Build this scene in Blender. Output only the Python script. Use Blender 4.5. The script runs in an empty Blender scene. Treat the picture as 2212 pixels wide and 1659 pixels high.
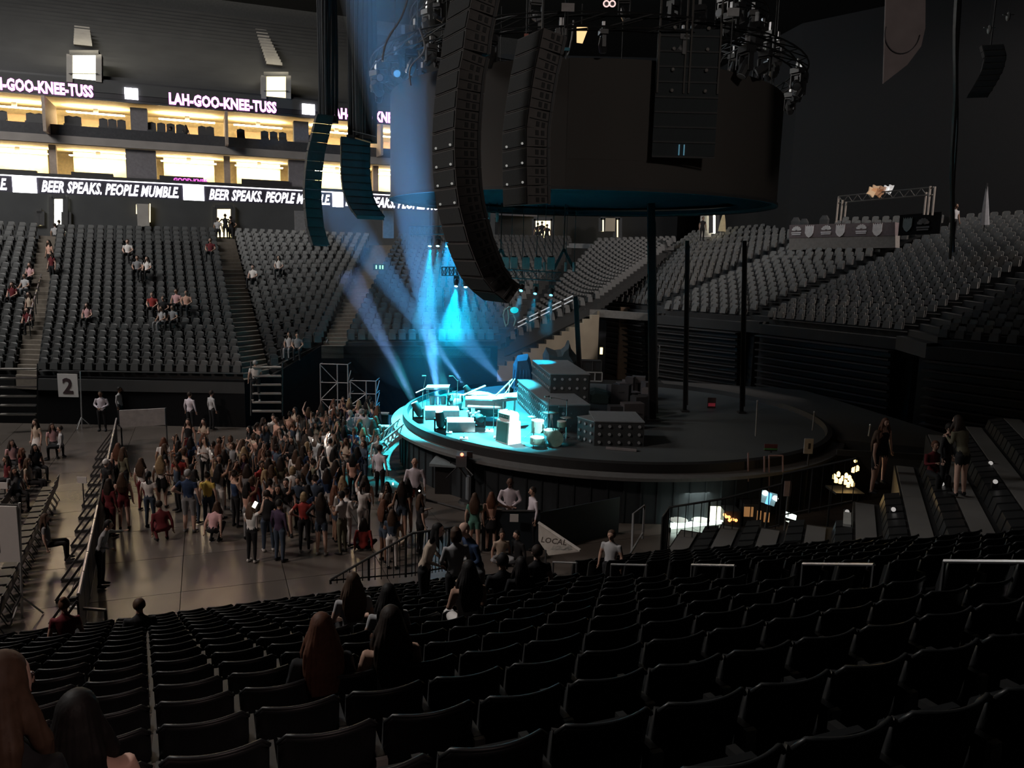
import bpy, math, random
from mathutils import Vector, Matrix
random.seed(7)
S = bpy.context.scene
COL = S.collection
PI = math.pi
# ---------------------------------------------------------------- camera
F = 1700.0; CX, CY = 1106.0, 829.5; H = 8.0
PITCH = math.radians(9.1); ROLL = math.radians(1.4)
FW = Vector((0, math.cos(PITCH), -math.sin(PITCH)))
_r0 = Vector((1, 0, 0)); _u0 = Vector((0, math.sin(PITCH), math.cos(PITCH)))
RT = _r0*math.cos(ROLL)+_u0*math.sin(ROLL); UP = _u0*math.cos(ROLL)-_r0*math.sin(ROLL)
EYE = Vector((0, 0, H))
cam_d = bpy.data.cameras.new('camera'); cam = bpy.data.objects.new('camera', cam_d); COL.objects.link(cam)
cam_d.sensor_width = 36; cam_d.lens = F/2212*36; cam_d.clip_start = .05; cam_d.clip_end = 400
m = Matrix((RT, UP, -FW)).transposed().to_4x4(); m.translation = EYE; cam.matrix_world = m
S.camera = cam
# ---------------------------------------------------------------- world, exposure
w = bpy.data.worlds.new('world'); S.world = w; w.use_nodes = True
w.node_tree.nodes['Background'].inputs[0].default_value = (.6, .6, .62, 1)
w.node_tree.nodes['Background'].inputs[1].default_value = .01
S.view_settings.view_transform = 'Standard'; S.view_settings.look = 'None'
S.view_settings.exposure = 0; S.view_settings.gamma = 1; S.view_settings.use_curve_mapping = False
cy = S.cycles
cy.max_bounces = 4; cy.diffuse_bounces = 2; cy.glossy_bounces = 2; cy.transmission_bounces = 2; cy.volume_bounces = 0
cy.transparent_max_bounces = 12; cy.sample_clamp_indirect = 2.0; cy.caustics_reflective = False; cy.caustics_refractive = False
cy.use_light_tree = True; cy.volume_step_rate = 3.0
# ---------------------------------------------------------------- arena axes
AX = math.radians(21.3)
V = Vector((math.cos(AX), math.sin(AX), 0)); N = Vector((-math.sin(AX), math.cos(AX), 0)); Z = Vector((0, 0, 1))
def ray(x, y): return FW+RT*((x-CX)/F)-UP*((y-CY)/F)
def at(x, y, z=None, Y=None, s=None, p=None):
    """the point of the scene seen at photo pixel x, y on a given level z, depth Y, or arena plane s / p"""
    d = ray(x, y)
    if z is not None: t = (z-H)/d.z
    elif Y is not None: t = Y/d.y
    elif s is not None: t = s/d.dot(V)
    else: t = p/d.dot(N)
    return EYE+d*t
def P(s, p, z=0.0): return V*s+N*p+Z*z
def proj(q):
    d = q-EYE; f = d.dot(FW)
    if f < .05: return (-9999, -9999)
    return (CX+F*d.dot(RT)/f, CY-F*d.dot(UP)/f)
# ---------------------------------------------------------------- lights
def light(name, kind, loc, energy, color, size=.1, target=None, spot=None, blend=.3, size_y=None, parent=None):
    d = bpy.data.lights.new(name, kind); d.energy = energy; d.color = color
    if kind == 'AREA':
        d.size = size
        if size_y: d.shape = 'RECTANGLE'; d.size_y = size_y
    else: d.shadow_soft_size = size
    if spot: d.spot_size = spot; d.spot_blend = blend
    o = bpy.data.objects.new(name, d); COL.objects.link(o); o.location = loc
    if target is not None: o.rotation_euler = (Vector(target)-Vector(loc)).to_track_quat('-Z', 'Y').to_euler()
    return o
CYAN = (.0, .62, 1.0)
KS = 1.0
light('fill_light', 'AREA', (-34, 30, 29), 9500, (1, .97, .92), 14, (-20, 58, 9))  # this and the next five: unseen fill added to brighten stands, crowd and drum
light('fill_light', 'SPOT', (-27, 6, 27), 13500, (1, .82, .72), 1.5, (-9, 24, 0), spot=math.radians(46), blend=.6)
light('fill_light', 'AREA', (-6, 52, 24), 900, (.75, .9, 1), 10, (14, 58, 5))
light('fill_light', 'SPOT', (40, 28, 26), 26000, (1, .9, .83), 2, (17, 50, 8), spot=math.radians(50), blend=.4)
light('fill_light', 'SPOT', (-18, 12, 25), 9000, (1, .95, .9), 1.5, (1, 8, 3), spot=math.radians(50), blend=.7)
light('fill_light', 'SPOT', (9, -4, 17), 2700, (1, .9, .82), .8, (3, 26, 12.5), spot=math.radians(38), blend=.6)  # added fill that lifts the drum cloth and speaker sides
# ---------------------------------------------------------------- materials
MATS = {}
def mat(name, color=(.5, .5, .5), rough=.6, metal=0, emit=None, es=0, spec=.5, noise=.25, scale=6.0, alpha=None, bump=0):
    if name in MATS: return MATS[name]
    mt = bpy.data.materials.new(name); mt.use_nodes = True; nt = mt.node_tree; b = nt.nodes['Principled BSDF']
    b.inputs['Roughness'].default_value = rough; b.inputs['Metallic'].default_value = metal
    b.inputs['Specular IOR Level'].default_value = spec
    c = (*color, 1)
    if emit is None and noise > 0:
        tc = nt.nodes.new('ShaderNodeTexCoord'); nz = nt.nodes.new('ShaderNodeTexNoise'); nz.inputs['Scale'].default_value = scale
        nz.inputs['Detail'].default_value = 2
        rp = nt.nodes.new('ShaderNodeMix'); rp.data_type = 'RGBA'
        rp.inputs[6].default_value = tuple(k*(1-noise) for k in color)+(1,)
        rp.inputs[7].default_value = tuple(min(1, k*(1+noise)) for k in color)+(1,)
        nt.links.new(tc.outputs['Object'], nz.inputs['Vector']); nt.links.new(nz.outputs['Fac'], rp.inputs[0])
        nt.links.new(rp.outputs[2], b.inputs['Base Color'])
        if bump:
            bp = nt.nodes.new('ShaderNodeBump'); bp.inputs['Strength'].default_value = bump; bp.inputs['Distance'].default_value = .02
            nt.links.new(nz.outputs['Fac'], bp.inputs['Height']); nt.links.new(bp.outputs[0], b.inputs['Normal'])
    else: b.inputs['Base Color'].default_value = c
    if emit is not None:
        b.inputs['Emission Color'].default_value = (*emit, 1); b.inputs['Emission Strength'].default_value = es
    MATS[name] = mt; return mt
BLACK = mat('black_paint', (.012, .012, .013), .6)
MATTE = mat('black_cloth', (.008, .008, .009), .95, spec=.1, scale=20)
DARKG = mat('dark_grey', (.045, .045, .047), .7)
GREY = mat('grey_paint', (.16, .16, .165), .6)
CONC = mat('concrete', (.13, .125, .12), .85, scale=1.5, spec=.2)
CONC2 = mat('pale_concrete', (.33, .31, .29), .85, scale=1.5, spec=.2)
STEEL = mat('steel', (.45, .45, .46), .35, .9)
ALU = mat('aluminium', (.62, .62, .63), .4, .7)
WHITE = mat('white_plastic', (.75, .74, .73), .5)
PAPER = mat('paper', (.7, .68, .67), .8, noise=.05)
WARM = mat('warm_plaster', (.82, .68, .44), .8)
TAN = mat('tan_panel', (.36, .23, .15), .7)
SEATM = mat('seat_plastic', (.016, .017, .018), .42, spec=.45, noise=.3, scale=3)
SEATF = mat('seat_grey', (.055, .056, .057), .5, noise=.3, scale=.7)
SEATR = mat('seat_folded_grey', (.115, .11, .105), .5, noise=.3, scale=.7)
RAILW = mat('rail_metal', (.5, .5, .52), .3, .8)
# ---------------------------------------------------------------- mesh builder
ORG = {}
def rotz(a): return Matrix.Rotation(a, 3, 'Z')
class MB:
    def __init__(s): s.v = []; s.f = []; s.m = []
    def add(s, vs, fs, mi=0):
        o = len(s.v); s.v += [tuple(q) for q in vs]; s.f += [tuple(o+i for i in f) for f in fs]; s.m += [mi]*len(fs); return s
    def box(s, c, sz, R=None, mi=0):
        c = Vector(c); hx, hy, hz = sz[0]/2, sz[1]/2, sz[2]/2
        if R is not None and not isinstance(R, Matrix): R = rotz(R)
        vs = []
        for dx in (-hx, hx):
            for dy in (-hy, hy):
                for dz in (-hz, hz):
                    q = Vector((dx, dy, dz)); vs.append(c+(R@q if R else q))
        return s.add(vs, [(0, 1, 3, 2), (4, 6, 7, 5), (0, 4, 5, 1), (2, 3, 7, 6), (0, 2, 6, 4), (1, 5, 7, 3)], mi)
    def hexa(s, b, t, mi=0):   # bottom quad, top quad
        return s.add(list(b)+list(t), [(3, 2, 1, 0), (4, 5, 6, 7), (0, 1, 5, 4), (1, 2, 6, 5), (2, 3, 7, 6), (3, 0, 4, 7)], mi)
    def bar(s, a, b, w, h=None, mi=0, up=Z):
        a = Vector(a); b = Vector(b); h = h or w; d = (b-a)
        if d.length < 1e-6: return s
        d.normalize(); x = d.cross(up)
        if x.length < 1e-3: x = d.cross(Vector((1, 0, 0)))
        x.normalize(); y = x.cross(d); x = x*w/2; y = y*h/2
        return s.add([a-x-y, a+x-y, a+x+y, a-x+y, b-x-y, b+x-y, b+x+y, b-x+y], [(0, 1, 2, 3), (7, 6, 5, 4), (0, 4, 5, 1), (1, 5, 6, 2), (2, 6, 7, 3), (3, 7, 4, 0)], mi)
    def tube(s, pts, rs, n=6, mi=0, cap=True, flat=1.0, side=None):
        """round or elliptic tube through pts; rs radius or list; flat scales the second axis"""
        pts = [Vector(q) for q in pts]
        if not isinstance(rs, (list, tuple)): rs = [rs]*len(pts)
        o = len(s.v); k = len(pts); px_ = None
        for i, q in enumerate(pts):
            d = (pts[min(i+1, k-1)]-pts[max(i-1, 0)]).normalized()
            if side is not None: x = Vector(side)-d*d.dot(Vector(side))
            elif px_ is not None: x = px_-d*d.dot(px_)
            else: x = d.cross(Z) if abs(d.z) < .95 else d.cross(Vector((0, 1, 0)))
            if x.length < 1e-4: x = d.cross(Vector((1, 0, 0)))
            x.normalize(); px_ = x; y = d.cross(x)
            r = rs[i]; rx, ry = (r if isinstance(r, (list, tuple)) else (r, r*flat))
            for j in range(n):
                a = 2*PI*j/n; s.v.append(tuple(q+x*math.cos(a)*rx+y*math.sin(a)*ry))
        for i in range(k-1):
            for j in range(n):
                a = o+i*n+j; b = o+i*n+(j+1) % n; s.f.append((a, b, b+n, a+n)); s.m.append(mi)
        if cap:
            s.f.append(tuple(o+j for j in range(n))[::-1]); s.f.append(tuple(o+(k-1)*n+j for j in range(n))); s.m += [mi, mi]
        return s
    def sphere(s, c, r, nu=10, nv=7, mi=0, R=None):
        c = Vector(c); r = r if isinstance(r, (tuple, list)) else (r, r, r); o = len(s.v)
        vs = [Vector((0, 0, r[2]))]
        for i in range(1, nv):
            t = PI*i/nv
            for j in range(nu):
                a = 2*PI*j/nu; vs.append(Vector((math.sin(t)*math.cos(a)*r[0], math.sin(t)*math.sin(a)*r[1], math.cos(t)*r[2])))
        vs.append(Vector((0, 0, -r[2])))
        s.v += [tuple(c+(R@q if R else q)) for q in vs]
        L = len(vs)-1
        for j in range(nu): s.f.append((o, o+1+j, o+1+(j+1) % nu)); s.m.append(mi)
        for i in range(nv-2):
            for j in range(nu):
                a = o+1+i*nu+j; b = o+1+i*nu+(j+1) % nu; s.f.append((a, a+nu, b+nu, b)); s.m.append(mi)
        for j in range(nu): s.f.append((o+L, o+1+(nv-2)*nu+(j+1) % nu, o+1+(nv-2)*nu+j)); s.m.append(mi)
        return s
    def lathe(s, c, prof, n=24, mi=0, a0=0, a1=2*PI):
        c = Vector(c); full = abs(a1-a0-2*PI) < 1e-6; k = n if full else n+1; o = len(s.v)
        for r, z in prof:
            for j in range(k):
                a = a0+(a1-a0)*j/n; s.v.append((c.x+r*math.cos(a), c.y+r*math.sin(a), c.z+z))
        for i in range(len(prof)-1):
            for j in range(n):
                a = o+i*k+j; b = o+i*k+(j+1) % k; s.f.append((a, b, b+k, a+k)); s.m.append(mi)
        return s
    def prism(s, poly, ext, mi=0):
        n_ = len(poly); poly = [Vector(q) for q in poly]; ext = Vector(ext)
        return s.add(poly+[q+ext for q in poly], [tuple(range(n_))[::-1], tuple(range(n_, 2*n_))]+[(i, (i+1) % n_, n_+(i+1) % n_, n_+i) for i in range(n_)], mi)
    def mesh(s, name, mats, org=None, smooth=False):
        me = bpy.data.meshes.new(name)
        vs = s.v if org is None else [(a-org[0], b-org[1], c-org[2]) for a, b, c in s.v]
        me.from_pydata(vs, [], s.f)
        for q in (mats if isinstance(mats, (list, tuple)) else [mats]): me.materials.append(q)
        me.polygons.foreach_set('material_index', s.m)
        if smooth: me.polygons.foreach_set('use_smooth', [True]*len(s.f))
        me.update(); return me
    def build(s, name, mats, parent=None, smooth=False, **props):
        org = ORG.get(parent.name) if parent else None
        o = bpy.data.objects.new(name, s.mesh(name, mats, org, smooth)); COL.objects.link(o)
        if parent: o.parent = parent; ORG[o.name] = org
        else: ORG[o.name] = (0, 0, 0)
        for k_, v_ in props.items(): o[k_] = v_
        return o
def thing(name, label, cat, loc=(0, 0, 0), group=None):
    o = bpy.data.objects.new(name, None); COL.objects.link(o); o.location = loc; o['label'] = label; o['category'] = cat
    o.empty_display_size = .2
    if group: o['group'] = group
    ORG[o.name] = tuple(loc); return o
def tag(o, label, cat, group=None):
    o['label'] = label; o['category'] = cat
    if group: o['group'] = group
    return o
def struct(o, label=None):
    o['kind'] = 'structure'
    if label: o['label'] = label
    return o
def ordn(n): return ['first', 'second', 'third', 'fourth', 'fifth', 'sixth', 'seventh', 'eighth', 'ninth', 'tenth', 'eleventh', 'twelfth', 'thirteenth', 'fourteenth', 'fifteenth', 'sixteenth', 'seventeenth', 'eighteenth', 'nineteenth', 'twentieth', 'twenty-first', 'twenty-second', 'twenty-third', 'twenty-fourth', 'twenty-fifth', 'twenty-sixth', 'twenty-seventh', 'twenty-eighth', 'twenty-ninth', 'thirtieth'][n]
def lerp(a, b, t): return a+(b-a)*t
def copy_tree(o, parent=None):
    c = o.copy(); COL.objects.link(c)
    if parent: c.parent = parent
    for ch in o.children: copy_tree(ch, c)
    return c
# ================================================================ SETTING
FLOORM = mat('polished_floor', (.105, .09, .08), .27, spec=.55, noise=.35, scale=.5)
mb = MB(); T_ = 2.4   # arena floor as large cover panels with recessed joints
b0 = MB().box((2, 34, -.13), (120, 110, .1)); struct(b0.build('floor', CONC), 'dark floor slab under the floor panels')
flo = bpy.data.objects['floor']
pm = MB().box((0, 0, 0), (2.385, 2.385, .06)).mesh('floor_panel', FLOORM)
k = 0
for i in range(-9, 14):
    for j in range(6, 21):
        c = P(i*T_+.4, j*T_+1.2, -.03); x, y = proj(c)
        if not (-150 < x < 2350 and 500 < y < 1500): continue
        o = bpy.data.objects.new('floor_panel', pm); COL.objects.link(o); o.parent = flo; o.location = c; o.rotation_euler = (0, 0, AX); k += 1
# ceiling, back walls
mb = MB().box(P(0, 20, 31.5), (170, 150, .3), AX); struct(mb.build('ceiling', mat('ceiling_dark', (.05, .05, .05), .9, scale=.3)), 'dark arena ceiling high above')
mb = MB().add([P(-60, 60, 27.5), P(18, 60, 27.2), P(40, 78, 27), P(40, 100, 31), P(-60, 100, 31)], [(0, 1, 2, 3, 4)])
for i in range(0): pass
# upper bowl behind the suites: raked dark deck
def quadrows(A0, A1, B0, B1, n, mats, name, thick=.25, mi=0):
    """stepped rake between front edge A0-A1 and back edge B0-B1 (with different levels)"""
    m_ = MB()
    for i in range(n):
        t0, t1 = i/n, (i+1)/n
        f0, f1 = A0.lerp(B0, t0), A1.lerp(B1, t0); g0, g1 = A0.lerp(B0, t1), A1.lerp(B1, t1)
        z0, z1 = f0.z, f1.z
        a, b, c, d = f0.copy(), f1.copy(), g1.copy(), g0.copy(); c.z = z1; d.z = z0
        dn = Vector((0, 0, -((A0.z-B0.z) and abs(B0.z-A0.z)/n or .1)-thick))
        m_.hexa([a+dn, b+dn, c+dn, d+dn], [a, b, c, d], mi)
    return m_
SP = 62.0   # plane of the suites
UD = quadrows(P(-26, SP-1.2, 18.9), P(26, SP-1.2, 18.9), P(-26, SP+15, 28.5), P(26, SP+15, 28.5), 20, None, 'u')
struct(UD.build('wall_upper_deck', mat('deck_concrete', (.045, .045, .047), .8, scale=.6)), 'dark raked concrete of the empty upper deck')
# pale roof soffit seen at the top left beyond the upper deck
mb = MB().box(P(0, SP+22, 34), (70, .4, 20), AX); struct(mb.build('wall_upper_back', mat('soffit', (.10, .10, .10), .9)), 'grey wall above and behind the upper deck')
# suite building
sl = MB()
sl.box(P(0, SP+2.2, 15.03), (60, 6.0, .52), AX)             # slab between the two suite floors
sl.box(P(0, SP+2.2, 12.45), (60, 6.0, .14), AX)
sl.box(P(0, SP+2.2, 18.3), (60, 6.0, 1.0), AX)
struct(MB().box(P(0, SP+2.2, 17.77), (60, 5.8, .04), AX).box(P(0, SP+2.2, 14.75), (60, 5.8, .04), AX).build('ceiling_suites', WARM), 'cream ceilings of the suites')
struct(sl.build('wall_suites', mat('suite_slab', (.22, .20, .19), .8, scale=1)), 'concrete slabs of the two storeys of suites')
mb = MB().box(P(0, SP+5.1, 15), (60, .2, 7), AX); struct(mb.build('wall_suite_back', WARM), 'warm rear wall of the suites')
LAMP = mat('warm_lamp', (1, .9, .6), .5, emit=(1, .76, .40), es=60)
LAMPW = mat('white_lamp', (1, 1, .9), .5, emit=(1, .95, .8), es=14)
LEDW = mat('led_white', (1, 1, 1), .5, emit=(.95, .92, 1), es=8)
LEDP = mat('led_purple', (1, .2, 1), .5, emit=(1, .35, .92), es=3)
SHEETW = mat('lit_wall_panel', (.92, .80, .5), .6)
# suite columns, dividers, boxes (each bay: opening is thing-like structure)
bays = [(-14.7, -3.87), (-3.87, 6.93), (6.93, 17.7)]
ci = 0
for s0 in (-14.7, -3.87, 6.93, 17.7):
    mb = MB().box(P(s0, SP-.1, 16.4), (1.05, .7, 2.2), AX).box(P(s0, SP-.1, 13.65), (1.9, .6, 2.25), AX)
    struct(mb.build('wall_suite_pillar', mat('pillar', (.13, .12, .13), .8)), 'grey pillar between the suite bays')
for bi, (s0, s1) in enumerate(bays):
    sm = (s0+s1)/2+(.2 if bi else 0)
    mb = MB().box(P(sm, SP, 16.4), (.18, 4.5, 2.2), AX).box(P(sm, SP+.3, 13.65), (.42, .5, 2.3), AX)
    struct(mb.build('wall_suite_divider', mat('divider', (.3, .24, .2), .7)), 'thin wall between two suites')
    # rear tan panels and lit lower walls
    for a, b in ((s0+.6, sm-.15), (sm+.15, s1-.6)):
        mb = MB().box(P((a+b)/2+(.5 if b > sm+1 else -.1)*0, SP+4.2, 16.35), (b-a-1.4, .15, 1.5), AX)
        struct(mb.build('wall_suite_panel', TAN), 'tan panelled rear wall of an upper suite')
        mb = MB().box(P((a+b)/2, SP+3.4, 13.6), ((b-a)*.72, .15, 2.2), AX)
        struct(mb.build('wall_suite_panel', SHEETW), 'pale lit wall inside a lower suite')
        for zc, nm in ((17.35, 'upper'), (14.4, 'lower')):
            lm = thing('ceiling_lamp', 'warm strip lamp in the %s storey of suites, %s from the left' % (nm, ordn(bi*2+(0 if a < sm-2 else 1))), 'lamp', P((a+b)/2, SP+2.6, zc))
            MB().box(P((a+b)/2, SP+2.6, zc+.16), (.3, .2, .3), AX).build('housing', GREY, lm)
            MB().box(P((a+b)/2, SP+2.6, zc-.02), ((b-a)*.78, .42, .05), AX).build('diffuser', LAMP, lm)
# suite balcony fronts and dark counters (lower)
mb = MB().box(P(0, SP-.6, 12.62), (60, .15, .35), AX)
struct(mb.build('trim_1', BLACK), 'dark ledge in front of the lower suites')
for i, (a, b) in enumerate([(0, 80), (155, 245), (345, 440), (522, 625)]):
    q0 = at(a, 372+a*.04, p=SP-.3); q1 = at(b, 376+b*.04, p=SP-.3)
    mb = MB().box((q0+q1)/2, ((q1-q0).length, .5, .5), AX)
    tag(mb.build('counter', BLACK), 'dark counter in front of the lower suite, '+['at the left edge of the photo', 'left of the first lit doorway', 'with purple screen writing on it', 'beside the left hanging speakers'][i], 'counter')
# LED fascia and ribbon
struct(MB().box(P(0, SP-1.0, 18.35), (60, .25, 1.35), AX).build('trim_2', mat('fascia', (.02, .02, .024), .5)), 'dark fascia above the suites')
rb = MB().box(P(0, SP-1.0, 11.95), (60, .3, 1.15), AX)
rbo = tag(rb.build('ribbon_board', mat('ribbon_black', (.02, .018, .03), .5)), 'long dark ribbon screen with white slanted lettering under the suites', 'screen')
def words3d(txt, loc, size, mt, ang, name, parent=None, shear=0, bold=.02, ext=.01, align='LEFT', tilt=PI/2, width=None):
    """raised lettering as one mesh standing upright at loc, running along ang"""
    c = bpy.data.curves.new(name, 'FONT'); c.body = txt; c.size = size; c.shear = shear; c.offset = bold; c.extrude = ext; c.align_x = align
    c.resolution_u = 2; c.space_character = 1.05
    tmp = bpy.data.objects.new('tmp', c); COL.objects.link(tmp); dg = bpy.context.evaluated_depsgraph_get(); me = bpy.data.meshes.new_from_object(tmp.evaluated_get(dg)); bpy.data.objects.remove(tmp)
    me.materials.clear(); me.materials.append(mt); me.name = name; o = bpy.data.objects.new(name, me); COL.objects.link(o); o.rotation_euler = (tilt, 0, ang)
    if width: xs = [v.co.x for v in me.vertices]; o.scale.x = width/(max(xs)-min(xs))
    org = ORG[parent.name] if parent else (0, 0, 0); o.parent = parent; o.location = (loc[0]-org[0], loc[1]-org[1], loc[2]-org[2])
    return o
LEDT = mat('led_text', (1, 1, 1), .5, emit=(.93, .9, 1), es=3.5)
def ribx(x, y): return at(x, y, p=SP-1.2)
for i, (xa, xb) in enumerate([(27, 79), (395, 440), (718, 741)]):
    a, b = ribx(xa, 398), ribx(xb, 400)
    MB().box((a+b)/2*1+Z*(11.95-(a.z+b.z)/2), ((b-a).length, .06, 1.1), AX).build('screen_panel', LEDW, rbo)
MB().box(P(0, SP-1.2, 12.5), (60, .06, .07), AX).build('light_strip', LEDT, rbo)
for i, (x0, x1, t) in enumerate([(88, 385, 'BEER SPEAKS. PEOPLE MUMBLE.'), (450, 712, 'BEER SPEAKS. PEOPLE MUMBLE.'), (-290, 15, 'BEER SPEAKS. PEOPLE MUMBLE.'), (745, 990, 'BEER SPEAKS. PEOPLE MUMBLE.')]):
    a, b = ribx(x0, 400), ribx(x1, 420); L = (b-a).length
    q = a.copy(); q.z = 11.58
    words3d(t, q, 1.0, LEDT, AX, 'lettering', rbo, .35, .03, width=L)
fs = tag(MB().box(P(0, SP-1.13, 18.2), (60, .04, .75), AX).build('text_screen', mat('screen_black', (.012, .01, .014), .5)), 'dark strip screen above the suites with purple lettering', 'screen')
for x0, x1 in ((365, 596), (-38, 202), (712, 905)):
    a, b = at(x0, 230, p=SP-1.2), at(x1, 230, p=SP-1.2); q = a.copy(); q.z = 17.84
    words3d('LAH-GOO-KNEE-TUSS', q, .98, LEDP, AX, 'lettering', fs, 0, .05, width=(b-a).length)
for x0, x1 in ((420, 470), (2, 62)):
    a, b = at(x0+22, 230, p=SP-1.22), at(x1-8, 230, p=SP-1.22)
    for q in (0, 1):
        pass
for i, (x0, x1) in enumerate([(270, 299), (653, 680)]):
    a, b = at(x0, 218 if i == 0 else 252, p=SP-1.25), at(x1, 220 if i == 0 else 254, p=SP-1.25)
    MB().box(((a.x+b.x)/2, (a.y+b.y)/2, 18.25), ((b-a).length, .06, .72), AX).build('screen_panel', LEDW, fs)
a = at(375, 392, p=SP-.65); o = words3d('GOOD-KNEE', a, .36, mat('led_dim_purple', (1, .2, 1), .5, emit=(.6, .1, .45), es=1), AX, 'lettering', bpy.data.objects['counter.002'], 0, .02)
# upper vomitories: bright boxed openings in the deck with lit stairs and side walls
GLOW = mat('lit_opening', (1, 1, .8), .5, emit=(1, .97, .72), es=5)
GLOWY = mat('lit_opening_yellow', (1, .9, .6), .5, emit=(1, .82, .4), es=2.4)
for i, (x0, y0, x1, y1) in enumerate([(150, 117, 213, 177), (570, 163, 623, 213)]):
    Yp = SP-1.3
    a, b, c, d = [at(x, y, p=Yp) for x, y in ((x0, y1), (x1, y1), (x1, y0), (x0, y0))]
    t = thing('vomitory', 'brightly lit opening in the upper deck '+('above the first purple lettering' if i == 0 else 'with two people standing in it'), 'opening', (a+b)/2)
    off = N*.12
    MB().add([a+off, b+off, c+off, d+off], [(0, 1, 2, 3)]).add([b+off+N*.1, a+off+N*.1, d+off+N*.1, c+off+N*.1], [(0, 1, 2, 3)]).build('glow_sheet', GLOW if i == 0 else GLOWY, t)  # glowing sheet stands in for the lit passage behind
    e = .35
    for (q0, q1) in ((a, d), (b, c)):
        MB().hexa([q0-V*e/2, q0+V*e/2, q0+V*e/2+N*.9, q0-V*e/2+N*.9], [q1-V*e/2, q1+V*e/2, q1+V*e/2+N*.9, q1-V*e/2+N*.9]).build('side_wall', CONC2, t)
    MB().hexa([d-Z*.05, c-Z*.05, c-Z*.05+N*1.8, d-Z*.05+N*1.8], [d+Z*.25, c+Z*.25, c+Z*.25+N*1.8, d+Z*.25+N*1.8]).build('lintel', CONC, t)
    MB().tube([a-N*.1+Z*.5, b-N*.1+Z*.5], .03, 5).build('front_rail', DARKG, t)
    light('vomitory_lamp', 'AREA', (c+d)/2+Z*1.2-N*1.2, 260, (1, .92, .7), 1.5, (c+d)/2+N*6+Z*7)  # unseen fill added to brighten the stairs above the opening
    # stair flight above
    (xa, ya), (xb, yb) = (((176, 22), (180, 96)), ((558, 55), (592, 138)))[i]
    st = thing('stair_flight', 'warm lit concrete stairs above the '+('square bright' if i == 0 else 'two-person')+' opening of the upper deck', 'stairs', at(xb, yb, p=SP+4))
    for k in range(14):
        tt = k/13; x = lerp(xb, xa, tt); y = lerp(yb, ya, tt); q = at(x, y, p=SP+3+k*.85)
        MB().box(q, (1.15-.3*tt, .5, .22), AX).build('step', CONC2, st)
    wl = 1
# concourse wall behind the left stand with lit doors
CW = 57.5
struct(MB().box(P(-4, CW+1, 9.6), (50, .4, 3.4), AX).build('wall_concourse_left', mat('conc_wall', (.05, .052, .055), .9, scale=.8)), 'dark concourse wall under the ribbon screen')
DOORG = mat('door_glow', (1, .9, .6), .5, emit=(1, .83, .42), es=3)
DOORW = mat('door_glow_white', (1, 1, .85), .5, emit=(1, .96, .75), es=8)
def lit_door(n_, x0, y0, x1, y1, pl, mt, pos, ang=AX, inset=.0):
    a, b, c, d = [at(x, y, **pl) for x, y in ((x0, y1), (x1, y1), (x1, y0), (x0, y0))]
    dv = (b-a).normalized(); nn = Vector((-dv.y, dv.x, 0))
    o = MB().add([a, b, c, d], [(0, 1, 2, 3)]).build('door_%d' % n_, mt); struct(o, 'lit concourse doorway '+pos)
    fr = MB()
    for q0, q1 in ((a, d), (b, c), (d, c)): fr.bar(q0-nn*.1, q1-nn*.1, .12, .3)
    fr.build('door_frame', DARKG, o)
    return a, b, c, d
lit_door(1, 112, 425, 142, 500, dict(p=CW+.7), DOORW, 'at the head of the left aisle')
lit_door(2, 80, 456, 91, 487, dict(p=CW+.75), GLOWY, 'small lit panel left of the first door')
lit_door(3, 464, 447, 503, 512, dict(p=CW+.7), DOORG, 'at the head of the second aisle')
lit_door(4, 139, 458, 149, 492, dict(p=CW+.75), GLOWY, 'narrow lit panel right of the first door')
for i, (x, y0, y1) in enumerate([(295, 442, 462), (324, 440, 480)]):
    a = at(x, y0, p=CW+.5); b = at(x, y1, p=CW+.5)
    MB().bar(a, b, .12, .05).build('light_slit', GLOWY, bpy.data.objects['wall_concourse_left'])
mb = MB()
a, b = at(295, 440, p=CW+.6), at(324, 490, p=CW+.6); mb.box((a+b)/2, ((b.x-a.x)*1.05, .4, a.z-b.z), AX); struct(mb.build('wall_pier', CONC2), 'pale pier in the concourse wall')
a, b = at(635, 455, p=54), at(663, 503, p=54)
t = tag(MB().box((a+b)/2, (abs(b.x-a.x), .12, abs(a.z-b.z)), AX).build('hanging_banner', mat('banner_grey', (.2, .2, .21), .8)), 'small pale banner with a dark mark hanging by the concourse wall', 'banner')
a, b = at(826, 455, p=46), at(851, 515, p=46)
tag(MB().box((a+b)/2, (abs(b.x-a.x), .12, abs(a.z-b.z)), AX).build('hanging_banner', mat('banner_grey')), 'pale banner hanging just below the left rim of the round screen', 'banner')

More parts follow.
